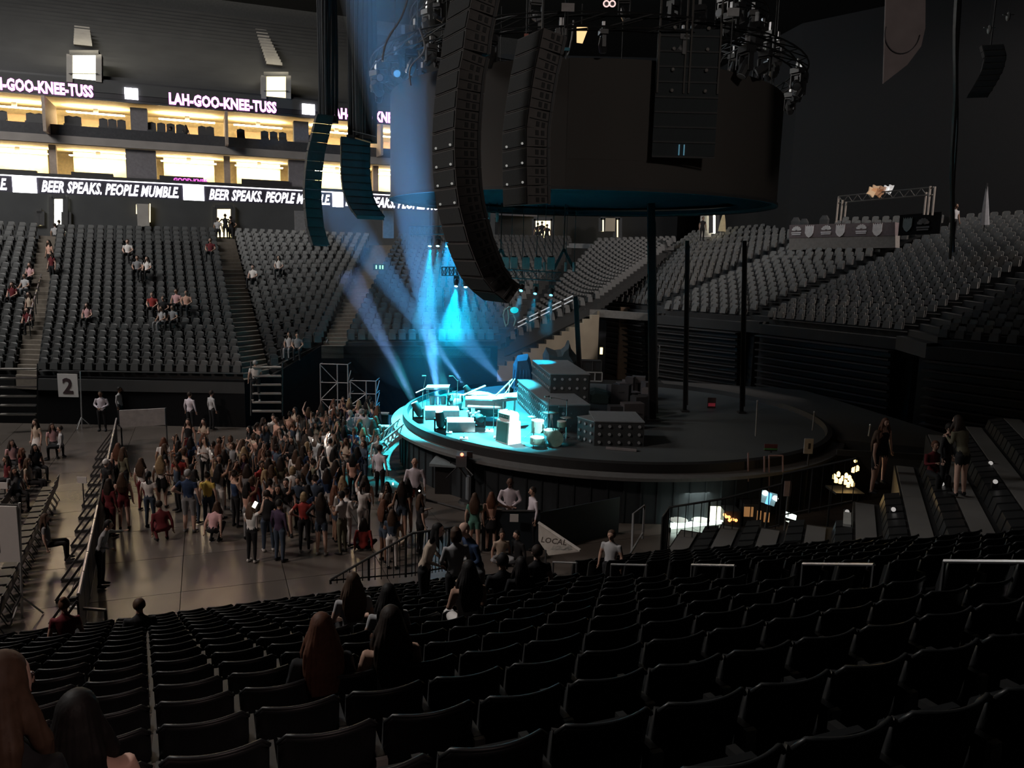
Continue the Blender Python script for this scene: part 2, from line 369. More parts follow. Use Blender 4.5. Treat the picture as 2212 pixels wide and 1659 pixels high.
# ---------------------------------------------------------------- stands
STEPM = mat('step_concrete', (.042, .042, .043), .9, scale=.8)
def far_seat(mb_, c, fwd, sc=1.0, mi=0, fold=True):
    """small folding seat: curved back and tipped-up pan (for the distant stands)"""
    x = Vector((fwd.y, -fwd.x, 0)); w_ = .23*sc
    b = [c-x*w_+Z*.42, c-x*w_+Z*.84-fwd*.06, c-x*w_*.6+Z*.9-fwd*.1, c+x*w_*.6+Z*.9-fwd*.1, c+x*w_+Z*.84-fwd*.06, c+x*w_+Z*.42]
    mb_.add(b+[q+fwd*(-.05) for q in b], [(0, 1, 2, 3, 4, 5), (11, 10, 9, 8, 7, 6), (0, 6, 7, 1), (1, 7, 8, 2), (2, 8, 9, 3), (3, 9, 10, 4), (4, 10, 11, 5)], mi)
    q = c+fwd*.12
    mb_.hexa([q-x*w_*.9+Z*.4, q+x*w_*.9+Z*.4, q+x*w_*.9+Z*.4-fwd*.1, q-x*w_*.9+Z*.4-fwd*.1], [q-x*w_*.8+Z*.72-fwd*.06, q+x*w_*.8+Z*.72-fwd*.06, q+x*w_*.8+Z*.72-fwd*.14, q-x*w_*.8+Z*.72-fwd*.14], mi)
def stand(name, A0, A1, B0, B1, n, label, seatmat=SEATF, pitch=.5, seats=True, sname='stand_seating'):
    A0, A1, B0, B1 = [Vector(q) for q in (A0, A1, B0, B1)]
    struct(quadrows(A0, A1, B0, B1, n, None, name).build(name, STEPM), 'dark concrete steps of the '+label)
    if not seats: return
    m_ = MB()
    for i in range(n):
        t0 = (i+.75)/n; f0, f1 = A0.lerp(B0, t0), A1.lerp(B1, t0); z0 = A0.lerp(B0, i/n).z; z1 = A1.lerp(B1, i/n).z
        d = f1-f0; d.z = 0; L = d.length; k = max(1, int(L/pitch)); dv = d.normalized(); fw = Vector((dv.y, -dv.x, 0))
        for j in range(k):
            u = (j+.5)/k; q = f0.lerp(f1, u); q.z = lerp(z0, z1, u)
            x, y = proj(q)
            if -40 < x < 2260 and y < 1700: far_seat(m_, q, fw, .85)
    o = m_.build(sname, seatmat); o['kind'] = 'stuff'; o['label'] = 'rows of folding seats of the '+label; o['category'] = 'seats'
    return o
zb, zt = 2.1, 8.94
def Pz(x, y, z): return at(x, y, z=z)
PB = 52.5
bk = lambda x, y: at(x, y, p=PB)
stand('wall_stand_a', Pz(-260, 812, zb), Pz(34, 816, zb), bk(-60, 498), bk(85, 506), 24, 'far stand left of the first aisle')
stand('wall_stand_b', Pz(80, 818, zb), Pz(528, 826, zb), bk(122, 508), bk(466, 513), 24, 'far stand between the two lit aisles')
stand('wall_stand_c', Pz(584, 815, zb), Pz(694, 752, 3.4), bk(506, 514), at(800, 528, p=48), 24, 'far stand right of the second aisle')
stand('wall_stand_d', Pz(742, 752, 3.4), Pz(1060, 752, 3.4), at(862, 528, p=47), at(1235, 528, Y=60), 22, 'far stand behind the blue beams')
stand('wall_stand_e', at(1090, 752, Y=47), at(1290, 655, Y=50), at(1290, 532, Y=60), at(1462, 530, Y=62), 24, 'far corner stand behind the light truss')
# aisle steps
def aisle(name, A0, A1, B0, B1, n, label, mt=None):
    t = struct(bpy.data.objects.new(name, None)); COL.objects.link(t); ORG[t.name] = (0, 0, 0); t['label'] = label
    for i in range(n):
        t0, t1 = i/n, (i+1)/n
        f0, f1 = A0.lerp(B0, t0), A1.lerp(B1, t0); g0, g1 = A0.lerp(B0, t1), A1.lerp(B1, t1)
        z0, z1 = f0.z, f1.z; g0.z = z0; g1.z = z1; dn = Z*-.5
        MB().hexa([f0+dn, f1+dn, g1+dn, g0+dn], [f0+Z*.12, f1+Z*.12, g1+Z*.12, g0+Z*.12]).build('step', mt or AISM, t)
    return t
AISM = mat('aisle_step', (.17, .145, .12), .85)
aisle('floor_aisle_left', Pz(34, 816, zb), Pz(80, 818, zb), bk(85, 506), bk(122, 508), 34, 'pale steps of the first aisle')
aisle('floor_aisle_middle', Pz(528, 826, zb), Pz(584, 815, zb), bk(466, 513), bk(506, 514), 34, 'pale steps of the second aisle')
aisle('floor_aisle_right', Pz(694, 752, 3.4), Pz(742, 752, 3.4), at(800, 528, p=48), at(862, 528, p=47), 30, 'pale steps of the third aisle')
# dasher wall and black drape under the far stand
def wallstrip(name, pts, z0s, th=.2, mt=MATTE, label=None):
    m_ = MB()
    for (a, za), (b, zb_) in zip(zip(pts, z0s), list(zip(pts, z0s))[1:]):
        a = Vector(a); b = Vector(b); d = (b-a); d.z = 0; n_ = Vector((-d.y, d.x, 0)).normalized()*th
        m_.hexa([(a.x, a.y, 0), (b.x, b.y, 0), (b.x+n_.x, b.y+n_.y, 0), (a.x+n_.x, a.y+n_.y, 0)], [(a.x, a.y, za), (b.x, b.y, zb_), (b.x+n_.x, b.y+n_.y, zb_), (a.x+n_.x, a.y+n_.y, za)])
    return struct(m_.build(name, mt), label)
wp = [Pz(-260, 812, zb), Pz(34, 816, zb), Pz(528, 826, zb), Pz(590, 815, zb), Pz(694, 752, 3.4), Pz(1075, 752, 3.4)]
wallstrip('wall_front', wp, [q.z+.1 for q in wp], label='black draped wall in front of the far stand')
# beige end wall with stepped top under the corner stand, and tunnel
BEIGE = mat('beige_wall', (.42, .35, .26), .85, scale=.8)
pts = []
a0 = at(1060, 800, Y=46.5); a1 = at(1295, 672, Y=49.5); nst = 14
poly = [Vector((a0.x, a0.y, 0))]
for i in range(nst+1):
    q = a0.lerp(a1, i/nst)
    if i: poly.append(Vector((q.x, q.y, pz)))
    poly.append(q); pz = q.z
poly.append(Vector((a1.x, a1.y, 0)))
struct(MB().prism(poly, (a1-a0).cross(Z).normalized()*-.3).build('wall_beige_stepped', BEIGE), 'beige end wall with a stepped top beside the backstage tunnel')
a, b = at(1270, 690, Y=58), at(1440, 690, Y=58)
struct(MB().box(((a.x+b.x)/2, 58, 2.5), (9, .3, 5.5)).build('wall_tunnel_back', BEIGE), 'beige back wall of the tunnel')
a, b = at(1262, 678, Y=50), at(1428, 690, Y=50)
struct(MB().bar(a+Z*.1, b+Z*.1, .5, .45).build('trim_3', mat('fascia_grey', (.2, .19, .18), .8)), 'pale beam over the tunnel mouth')
for i, (x, w_, mt) in enumerate([(1290, 1.0, mat('column_dark', (.03, .035, .045), .8)), (1262, .5, BEIGE), (1412, .55, BEIGE), (1345, .6, mat('column_tan', (.28, .19, .13), .8))]):
    q = at(x, 760, Y=51+i*.8); struct(MB().box((q.x, q.y, 2.4), (w_, .6, 5.0)).build('wall_column', mt), 'column in the tunnel mouth')
q = at(1299, 758, Y=50.5); tl = thing('wall_lamp', 'small warm lamp on the dark column in the tunnel', 'lamp', q)
MB().box(q, (.16, .1, .42)).build('tube', GLOWY, tl); MB().box(q+Vector((0, .08, 0)), (.24, .08, .5)).build('bracket', GREY, tl)
# right stands (z0 4.8 to about 10.4)
zr = 4.8
def bR(x, y, z=10.4): return at(x, y, z=z)
R = [((1292, 660), (1397, 672), (1492, 516), (1785, 491)), ((1418, 681), (1600, 696), (1818, 490), (2045, 487)), ((1640, 700), (1936, 731), (2085, 486), (2425, 468)), ((2001, 748), (2400, 786), (2475, 468), (2950, 440))]
for i, (a, b, c, d) in enumerate(R):
    A0, A1 = at(*a, z=zr), at(*b, z=zr)
    B0, B1 = A0.copy(), A1.copy()
    dd = (A1-A0); dd.z = 0; nn = Vector((-dd.y, dd.x, 0)).normalized()
    def back(px_):   # the pixel's ray meets the raked plane rising .45 from the front edge
        r = ray(*px_); # (EYE+r t - A0).nn*.45+zr = H+r.z t
        t = ((EYE-A0).dot(nn)*.45+zr-H)/(r.z-.45*r.dot(nn)); return EYE+r*t
    B0, B1 = back(c), back(d)
    stand('wall_stand_%s' % 'fghi'[i], A0, A1, B0, B1, 22, ['right stand nearest the tunnel', 'right stand under the press platform', 'wide right stand past the press platform', 'right stand at the photo\'s right edge'][i], SEATR, .6)
    if i: # dark aisle on the left side of this stand
        pass
    if i == 1: PT0, PT1 = back((1704, 541)), back((1934, 536))
    R[i] = (A0, A1, B0, B1, nn)
for i in (0, 1, 2):
    aisle('floor_aisle_%s' % ('near_tunnel', 'under_platform', 'far_right')[i], R[i][1], R[i+1][0], R[i][3], R[i+1][2], 22, 'dark steps between the right stands', STEPM)
# retracted seating decks under the right stands: horizontal stacked fronts
for i in range(4):
    A0, A1 = R[i][0], R[i][1]; d = (A1-A0); d.z = 0; L = d.length; d.normalize(); nn = R[i][4]
    t = struct(bpy.data.objects.new('wall_retracted_%s' % 'abcd'[i], None), 'stacked dark fronts of the retracted seating'); COL.objects.link(t); ORG[t.name] = (0, 0, 0)
    MB().box(A0+d*(L/2)+nn*1.2+Z*(-2.5), (L+1.0, 1.0, 4.9), math.atan2(d.y, d.x)).build('backing', BLACK, t)
    for k in range(11):
        q = A0+d*(L/2)-nn*(.04*(10-k))+Z*(-.6-.38*k); MB().box(q+nn*.35, (L*.98, .7, .06), math.atan2(d.y, d.x)).build('deck_edge', mat('deck_edge', (.05, .045, .045), .5), t)
        MB().box(q+nn*.5-Z*.2, (L*.96, .3, .22), math.atan2(d.y, d.x)).build('folded_row', SEATM, t)
# concourse walls behind the right and corner stands
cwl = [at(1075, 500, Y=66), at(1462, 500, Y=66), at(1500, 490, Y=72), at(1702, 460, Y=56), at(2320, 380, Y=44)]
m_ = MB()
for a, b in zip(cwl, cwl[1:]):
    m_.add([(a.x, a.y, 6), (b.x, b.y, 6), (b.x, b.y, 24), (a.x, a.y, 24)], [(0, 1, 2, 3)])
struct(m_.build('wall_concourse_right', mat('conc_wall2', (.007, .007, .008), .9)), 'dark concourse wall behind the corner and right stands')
struct(MB().bar(at(1120, 528, Y=61), at(1455, 536, Y=61), .3, .35).build('trim_4', mat('rail_grey', (.15, .15, .15), .8)), 'pale parapet under the two corner doorways')
lit_door(5, 1153, 473, 1193, 523, dict(Y=64), DOORG, 'with three people, left in the corner')
lit_door(6, 1297, 471, 1308, 500, dict(Y=64), DOORG, 'left edge of the second corner doorway')
lit_door(7, 1328, 471, 1339, 520, dict(Y=64), GLOWY, 'right edge of the second corner doorway')
lit_door(8, 1535, 458, 1549, 504, dict(Y=60), DOORW, 'tall white opening above the right stand')
a, b = at(1514, 460, Y=60.3), at(1535, 512, Y=60.3); struct(MB().box((a+b)/2, (b.x-a.x, .2, a.z-b.z)).build('wall_door_leaf', CONC2), 'pale wall beside the white opening')
a, b = at(1308, 471, Y=63.8), at(1328, 500, Y=63.8); struct(MB().box((a+b)/2, (b.x-a.x, .1, a.z-b.z)).build('wall_door_panel', BEIGE), 'beige wall in the second corner doorway')
# ================================================================ NEAR BOWL
DP, DZ, P0_, ZT0 = .80, .305, 2.87, 5.96
T_L, T_A, T_B = -15.5, 6.45, 7.75
def TA(k): return 6.66-.066*k
def tread(k): return ZT0-DZ*k-.86
def tend(p): return 10.7+(14.6-p)*.35 if p > 3 else 15.5
m_ = MB()
for k in range(-5, 17):
    p = P0_+DP*k; z = tread(k)
    m_.hexa([P(T_L-6, p-.12, z-1.5), P(tend(p)+.8, p-.12, z-1.5), P(tend(p)+.8, p+DP-.12, z-1.5), P(T_L-6, p+DP-.12, z-1.5)],
            [P(T_L-6, p-.12, z), P(tend(p)+.8, p-.12, z), P(tend(p)+.8, p+DP-.12, z), P(T_L-6, p+DP-.12, z)])
struct(m_.build('floor_near_stand', mat('near_step', (.009, .009, .009), .95, scale=1.5, spec=.1)), 'dark steps of the near stand')
m_ = MB()
for k in range(-5, 17):
    p = P0_+DP*k; z = tread(k)
    m_.hexa([P(T_A+.05, p-.12, z), P(T_B-.05, p-.12, z), P(T_B-.05, p+.3, z), P(T_A+.05, p+.3, z)], [P(T_A+.05, p-.12, z+.15), P(T_B-.05, p-.12, z+.15), P(T_B-.05, p+.3, z+.15), P(T_A+.05, p+.3, z+.15)])
struct(m_.build('floor_near_aisle', mat('near_step')), 'steps of the near aisle')
# seat prototype: origin on the tread, facing +y
def seat_parts():
    hw = .245; b = MB(); nx = 12; prof = []
    for i in range(nx+1):
        u = i/nx*2-1; x = u*hw; y = .075*u*u
        top = .86-(0 if abs(u) < .86 else (abs(u)-.86)/.14*.045)
        prof.append((x, y, top))
    lv = [(.40, .055), (.47, .035), (.7, -.005), (.82, -.03), (None, -.05)]
    o = []
    for side in (0, 1):
        for (z, dy) in lv:
            for x, y, tp in prof:
                zz = tp if z is None else z
                o.append((x, y+dy+(.035 if side else 0)+(-.006 if z is None and side else 0), zz-(.008 if side and z is None else 0)))
    W = nx+1; K = len(lv); fs = []
    for r in range(K-1):
        for i in range(nx):
            a = r*W+i; fs.append((a, a+1, a+1+W, a+W)); c = K*W+a; fs.append((c+1, c, c+W, c+W+1))
    for i in range(nx):
        a = (K-1)*W+i; fs.append((a, a+1, a+1+K*W, a+K*W)); a = i; fs.append((a+1, a, a+K*W, a+1+K*W))
    for r in range(K-1):
        a = r*W; fs.append((a, a+W, a+W+K*W, a+K*W)); a = r*W+nx; fs.append((a+W, a, a+K*W, a+W+K*W))
    b.add(o, fs)
    # rolled lip along the top
    b.tube([(x, y-.05+.012, tp) for x, y, tp in prof], .013, 5)
    pan = MB().hexa([(-.22, .12, .40), (.22, .12, .40), (.22, .22, .40), (-.22, .22, .40)], [(-.21, .13, .74), (.21, .13, .74), (.21, .17, .74), (-.21, .17, .74)])
    pan.hexa([(-.2, .22, .44), (.2, .22, .44), (.2, .235, .46), (-.2, .235, .46)], [(-.19, .17, .72), (.19, .17, .72), (.19, .19, .72), (-.19, .19, .72)])
    arm = MB().hexa([(.24, .02, .60), (.285, .02, .60), (.285, .36, .60), (.24, .36, .60)], [(.24, .02, .645), (.285, .02, .645), (.285, .36, .635), (.24, .36, .635)])
    cap = MB().box((.2625, -.0, .58), (.06, .03, .13))
    leg = MB().box((.2625, .06, .30), (.04, .06, .60)).box((.2625, .08, .015), (.07, .26, .03))
    return b, pan, arm, cap, leg
sb, sp, sa, sc_, sg = seat_parts()
ARMM = mat('arm_black', (.02, .02, .02), .5)
CAPM = mat('arm_cap', (.30, .30, .28), .6)
me_b = sb.mesh('backrest', SEATM, smooth=True); me_p = sp.mesh('seat', SEATM); me_a = sa.mesh('armrest', ARMM); me_c = sc_.mesh('armrest_cap', CAPM); me_l = sg.mesh('leg', ARMM)
seats = []
for k in range(-2, 17):
    p = P0_+DP*k; z = tread(k); j = 0
    s = TA(k)-.265
    lefts = []
    while s > T_L: lefts.append(s); s -= .53
    s = T_B+.27; rights = []
    while s < tend(p)-.1: rights.append(s); s += .53
    for s in lefts+rights:
        q = P(s, p, z); x, y = proj(q+Z*.86); x2, y2 = proj(q+Z*.1)
        if -120 < x < 2330 and y < 1760 and y > 0: seats.append(((q-EYE).length, k, s, q, x, y))
seats.sort(key=lambda a: a[0])
occupied = {}
near = seats[:300]; rest = seats[300:]
rows_words = ['bottom', 'second lowest']
def ordn2(n): return ordn(n) if n < 30 else 'thirty-'+ordn(n-30) if n < 40 else 'forty-'+ordn(n-40)
for d, k, s, q, x, y in near:
    side = 'left' if s < T_A else 'right'; num = int(round((TA(k)-.265-s)/.53)) if side == 'left' else int(round((s-T_B-.27)/.53))
    t = thing('folding_seat', 'black folding seat, %s %s of the aisle, %s row from the bottom of the photo' % (ordn(num), side, ordn(k+2)), 'seat', q, 'folding seats of the near stand')
    t.rotation_euler = (0, 0, AX)
    for me in (me_b, me_p, me_a, me_c, me_l):
        o = bpy.data.objects.new(me.name, me); COL.objects.link(o); o.parent = t
m_ = MB(); R3 = rotz(AX)
for d, k, s, q, x, y in rest:
    for mb_, mi in ((sb, 0), (sp, 0), (sa, 0), (sc_, 1)):
        m_.add([q+R3@Vector(c) for c in mb_.v], mb_.f, mi)
o = m_.build('folding_seating', [SEATM, CAPM]); o['kind'] = 'stuff'; o['label'] = 'lower rows of black folding seats of the near stand'; o['category'] = 'seats'
# aisle row lights (white round discs) and hand rails
DISC = mat('disc_white', (.9, .88, .86), .5, emit=(1, .95, .9), es=.32)
for i, (x, y) in enumerate([(1271, 1281), (1328, 1288), (1406, 1300), (1486, 1306), (1582, 1311), (1697, 1321), (1832, 1334), (1997, 1338), (2197, 1349)]):
    q = at(x, y, s=T_A+.06); q = at(x, y, s=TA((q.dot(N)-P0_)/DP)+.08); t = thing('aisle_light', 'small round white disc ending a seat row, %s from the stage side' % ordn(i), 'light', q, 'round discs along the near aisle')
    MB().tube([q, q-N*.02+V*.012], .042, 12).build('lens', DISC, t); MB().tube([q+V*-.0+N*.015, q+N*.03], .052, 12).build('housing', BLACK, t)
for i, (x0, x1, y0, y1) in enumerate([(1195, 1246, 1214, 1261), (1321, 1398, 1219, 1275), (1495, 1588, 1220, 1285), (1735, 1888, 1218, 1296), (2040, 2260, 1212, 1304)]):
    a, b = at(x0, y0, s=7.1), at(x1, y0+2, s=7.1); c, d = at(x0, y1-2, s=7.1), at(x1, y1+3, s=7.1)
    gz = lambda q: tread((q.dot(N)-P0_)/DP)
    t = thing('handrail', 'steel handrail loop in the near aisle, %s from the stage side' % ordn(i), 'handrail', Vector((a.x, a.y, gz(a))))
    MB().tube([a, b], .022, 6).build('top_rail', RAILW, t); MB().tube([c, d], .02, 6).build('lower_rail', RAILW, t)
    for q in (a, b): MB().tube([Vector((q.x, q.y, gz(q)-.2)), q], .022, 6).build('post', DARKG, t)
# ---------------------------------------------------------------- side wedge of stripped decks on the right
az = math.radians(23); Qd = Vector((math.sin(az), math.cos(az), 0)); Qq = Vector((math.cos(az), -math.sin(az), 0))
TR = mat('bare_tread', (.125, .12, .115), .85, scale=.9)
def W_(s, d, z): return Qq*s+Qd*d+Z*z
m_ = MB(); wt = struct(bpy.data.objects.new('floor_side_stand', None), 'bare side stand whose rows run towards the viewer'); COL.objects.link(wt); ORG[wt.name] = (0, 0, 0)
for i in range(-1, 13):
    s = -2.55+1.03*i; z = 1.3+.31*i
    d0 = 17.4-.5*max(i, 0)*.95; d1 = {-1: 20.3, 0: 20.3, 1: 19.6, 2: 19.4, 3: 20.8, 4: 24}.get(i, 26+i*.3)
    MB().hexa([W_(s-.05, d0, -.1), W_(s+1.0, d0, -.1), W_(s+1.0, d1, -.1), W_(s-.05, d1, -.1)], [W_(s-.05, d0, z-.02), W_(s+1.0, d0, z-.02), W_(s+1.0, d1, z-.02), W_(s-.05, d1, z-.02)]).build('deck', BLACK, wt)
    MB().hexa([W_(s, d0+.1, z-.02), W_(s+.42, d0+.1, z-.02), W_(s+.42, d1-.2, z-.02), W_(s, d1-.2, z-.02)], [W_(s, d0+.1, z+.02), W_(s+.42, d0+.1, z+.02), W_(s+.42, d1-.2, z+.02), W_(s, d1-.2, z+.02)]).build('tread', TR, wt)
    # folded seat rows between the treads: dark low tipped seats, real copies joined per row
    b = MB(); d = d0+.5
    while d < d1-.4:
        b.hexa([W_(s+.55, d, z-.02), W_(s+.98, d, z-.02), W_(s+.98, d+.48, z-.02), W_(s+.55, d+.48, z-.02)], [W_(s+.62, d+.02, z+.26), W_(s+.96, d+.02, z+.34), W_(s+.96, d+.46, z+.34), W_(s+.62, d+.46, z+.26)]); d += .56
    o = b.build('seating_row', SEATM, wt); o['kind'] = 'stuff'
for (x, y, i) in [(1845, 1180//1, 5), (1595, 1150, 1)]: pass
for k, (x, y, zz) in enumerate([(2035, 1045, 2.9), (2150, 1040, 3.3), (1930, 1100, 2.6), (1830, 1105, 2.3), (2140, 1000, 3.2)]):
    q = at(x, y, z=zz); t = thing('aisle_light', ['white disc beside the walking girl\'s shoe', 'white disc right of the standing man\'s knees', 'pale step marker under the two girls', 'pale step marker beside the black railing', 'white disc highest on the side stand'][k], 'light', q)
    MB().tube([q, q-Qd*.03], .05, 10).build('lens', DISC, t); MB().box(q+Qd*.05-Z*.06, (.14, .06, .2)).build('housing', BLACK, t)
for k, (x, y, w2) in enumerate([(1933, 1095, .16), (2045, 1075, .16), (2145, 1050, .18), (1830, 1120, .14)]):
    q = at(x, y, z=2.4+.25*k); MB().bar(q-Qd*.45, q+Qd*.35, w2, .05).build('step_strip', mat('strip_grey', (.4, .4, .38), .7), wt)
# ================================================================ STAGE
SC = Vector((4.1, 31.9, 0)); SR = 8.95; DZs = 1.7
SKIRT = mat('stage_skirt', (.012, .016, .02), .9)
DECK = mat('stage_deck', (.075, .085, .09), .5, scale=.6, spec=.3)
DECKD = mat('stage_lip', (.12, .12, .12), .5)
stg = thing('round_stage', 'large round stage with a raised black rim and a lit cyan floor', 'stage', SC)
MB().lathe(SC, [(SR-.35, 0), (SR-.35, 1.5)], 96).build('skirt', SKIRT, stg)
MB().lathe(SC, [(SR-.4, 1.48), (SR-.4, 1.44), (SR, 1.44), (SR, 1.54), (SR-.65, 1.60)], 128).build('lip', DECKD, stg)
MB().lathe(SC, [(SR-.45, 1.55), (SR-.45, 1.86), (SR-.62, 1.90), (SR-.68, 1.70)], 128).build('rim', BLACK, stg, smooth=False)
MB().lathe(SC, [(0, 1.7), (SR-.6, 1.7)], 128).build('floor_surface', DECK, stg)
# rim light strips on the front
for i in range(40):
    a = -PI*.62+i*.052
    if i % 4 == 3: continue
    p0 = SC+Vector((math.cos(a), math.sin(a), 0))*(SR-.02)+Z*1.51; p1 = SC+Vector((math.cos(a+.046), math.sin(a+.046), 0))*(SR-.02)+Z*1.51
    MB().bar(p0, p1, .03, .04).build('edge_strip', ALU, stg)
m_ = MB()
for i in range(90):
    a = -PI*.98+i*.06; c = SC+Vector((math.cos(a), math.sin(a), 0))*(SR-.34)
    m_.bar(c+Z*.02, c+Z*1.46, .05)
o = m_.build('skirt_fold', SKIRT, stg); o['kind'] = 'stuff'
# backstage deck running off to the right
bd = thing('backstage_deck', 'plain dark deck behind and right of the round stage', 'stage', (14, 33, 0))
MB().hexa([(8, 30, 0), (17.5, 26.5, 0), (15, 40, 0), (8, 42, 0)], [(8, 30, 1.66), (17.5, 26.5, 1.66), (15, 40, 1.66), (8, 42, 1.66)]).build('deck', mat('backdeck', (.05, .048, .046), .7), bd)
MB().bar((11.3, 26.6, 1.62), (17.5, 25.8, 1.62), .12, .2).build('edge_trim', DARKG, bd)
def D(x, y, z=1.7): return at(x, y, z=z)
# white plinths
for i, (x0, x1, y) in enumerate([(918, 992, 906), (966, 1026, 933)]):
    a, b = D(x0, y), D(x1, y); d = (b-a); d.normalize(); nn = Vector((-d.y, d.x, 0))
    h = .32
    t = thing('stage_plinth', ['low white step block behind the upright moving light', 'low white step block nearer the stage edge'][i], 'platform', (a+b)/2)
    MB().hexa([a, b, b+nn*.9, a+nn*.9], [a+Z*h, b+Z*h, b+nn*.9+Z*h, a+nn*.9+Z*h]).build('body', WHITE, t)
    MB().hexa([a-nn*.02+Z*h, b-nn*.02+Z*h, b+nn*.92+Z*h, a+nn*.92+Z*h], [a-nn*.02+Z*(h+.04), b-nn*.02+Z*(h+.04), b+nn*.92+Z*(h+.04), a+nn*.92+Z*(h+.04)]).build('top_board', WHITE, t)
# beams / moving heads
LENSC = mat('lens_cyan', (.5, 1, 1), .3, emit=(.25, .85, 1), es=30)
LENSC2 = mat('lens_cyan_dim', (.5, 1, 1), .3, emit=(.1, .6, 1), es=6)
def haze_mat(name, dens, grad=0, L=1.0, sc=.35):
    mt = bpy.data.materials.new(name); mt.use_nodes = True; nt = mt.node_tree; nt.nodes.clear()
    out = nt.nodes.new('ShaderNodeOutputMaterial'); vs = nt.nodes.new('ShaderNodeVolumeScatter'); vs.inputs['Color'].default_value = (.9, .95, 1, 1)
    tc = nt.nodes.new('ShaderNodeTexCoord'); sp = nt.nodes.new('ShaderNodeSeparateXYZ'); nt.links.new(tc.outputs['Object'], sp.inputs[0])
    mr = nt.nodes.new('ShaderNodeMapRange'); mr.inputs['From Min'].default_value = 0; mr.inputs['From Max'].default_value = L
    mr.inputs['To Min'].default_value = dens; mr.inputs['To Max'].default_value = dens+grad; nt.links.new(sp.outputs['Z'], mr.inputs['Value'])
    nt.links.new(mr.outputs[0], vs.inputs['Density']); nt.links.new(vs.outputs[0], out.inputs['Volume']); return mt
KB = 22
def beam(name_label, src, dst, r0, r1, energy, dens, grad=0, col=CYAN, glow=None, start=.0):
    src = Vector(src); dst = Vector(dst); L = (dst-src).length; d = (dst-src)/L
    half = math.atan(r1/L)
    light('beam_light', 'SPOT', src+d*.02, energy*KB, col, .06, dst, spot=2*half, blend=.6)
    m_ = MB(); n = 16; vs = []
    for (t, r) in ((start, lerp(r0, r1, start)), (1, r1)):
        for j in range(n):
            a = 2*PI*j/n; vs.append((math.cos(a)*r*1.02, math.sin(a)*r*1.02, t*L))
    m_.add(vs, [tuple(range(n))[::-1], tuple(range(n, 2*n))]+[(j, (j+1) % n, n+(j+1) % n, n+j) for j in range(n)])
    o = m_.build('haze', haze_mat('haze_volume', dens, grad, L)); o.location = src; o.rotation_euler = d.to_track_quat('Z', 'Y').to_euler()
    o['kind'] = 'stuff'; o['label'] = name_label; o['category'] = 'haze'; return o
def moving_head(base, aim, label, sc=1.0, lens=None, group=None, hang=False, sub=True, cat='stage light'):
    """yoke light: base box, two-armed yoke, drum head with lens; hang=True upside down"""
    base = Vector(base); u = -1 if hang else 1
    t = thing('moving_light', label, cat, base, group)
    MB().box(base+Z*u*.09*sc, (.42*sc, .36*sc, .18*sc)).build('base', BLACK, t)
    piv = base+Z*u*.5*sc; d = (Vector(aim)-piv).normalized(); sd = Vector((1, 0, 0))
    MB().box(piv+sd*.2*sc-Z*u*.14*sc, (.05*sc, .14*sc, .44*sc)).box(piv-sd*.2*sc-Z*u*.14*sc, (.05*sc, .14*sc, .44*sc)).box(base+Z*u*.2*sc, (.45*sc, .16*sc, .05*sc)).build('yoke', BLACK, t)
    MB().tube([piv-d*.26*sc, piv-d*.2*sc, piv+d*.05*sc, piv+d*.28*sc, piv+d*.33*sc], [.09*sc, .15*sc, .17*sc, .15*sc, .145*sc], 12).build('head', BLACK, t, smooth=True)
    if lens: MB().tube([piv+d*.31*sc, piv+d*.345*sc], .13*sc, 12).build('lens', lens, t)
    return piv+d*.36*sc, t
# floor moving heads with beams (main one aims up-left)
def aimpt(x, y, Y): return at(x, y, Y=Y)
fl = [((951, 938), (830, -60), 27.0, 'moving light at the front stage rim throwing the widest blue beam', 1.0, 1.6, 1900, .034),
      ((903, 912), (752, 590), 31, 'moving light at the left stage rim tilted left with a thin beam', .95, .6, 700, .02),
      ((1036, 931), (1010, 880), 31, 'moving light beside the white block, tilted away and unlit', .95, 0, 0, 0)]
for i, (b, a, Ya, lab, sc, r1, en, de) in enumerate(fl):
    base = D(*b); tip = aimpt(a[0], a[1], Ya); q, t = moving_head(base, tip, lab, sc, LENSC if i < 2 else LENSC2)
    if r1: beam(['wide blue haze beam rising from the front stage light', 'thin blue haze beam leaning left from the left rim light'][i], q, tip, .13, r1, en*KS, de, de*1.5, (.12, .48, 1.0) if i == 0 else (.25, .5, 1))
bks = [((1012, 842), (690, 400), 38, 1.25, 1500, .014, 'blue haze beam leaning left from behind the piano'), ((1100, 838), (965, 690), 40, .8, 300, .02, 'faint pale haze beam right of the piano lid'), ((975, 862), (925, 750), 36, .4, 60, .02, 'faint short haze beam behind the microphone stand')]
for i, (b, a, Ya, r1, en, de, lab) in enumerate(bks):
    base = D(b[0], b[1]+22); base = Vector((base.x, base.y, 1.7))
    tip = aimpt(a[0], a[1], Ya); q, t = moving_head(base, tip, ['moving light on the stage floor behind the piano', 'moving light on the far stage rim right of the piano', 'moving light on the far stage rim near the microphone'][i], .8, LENSC2)
    beam(lab, q, tip, .1, r1, en*KS, de, de*1.5, (.15, .5, 1))
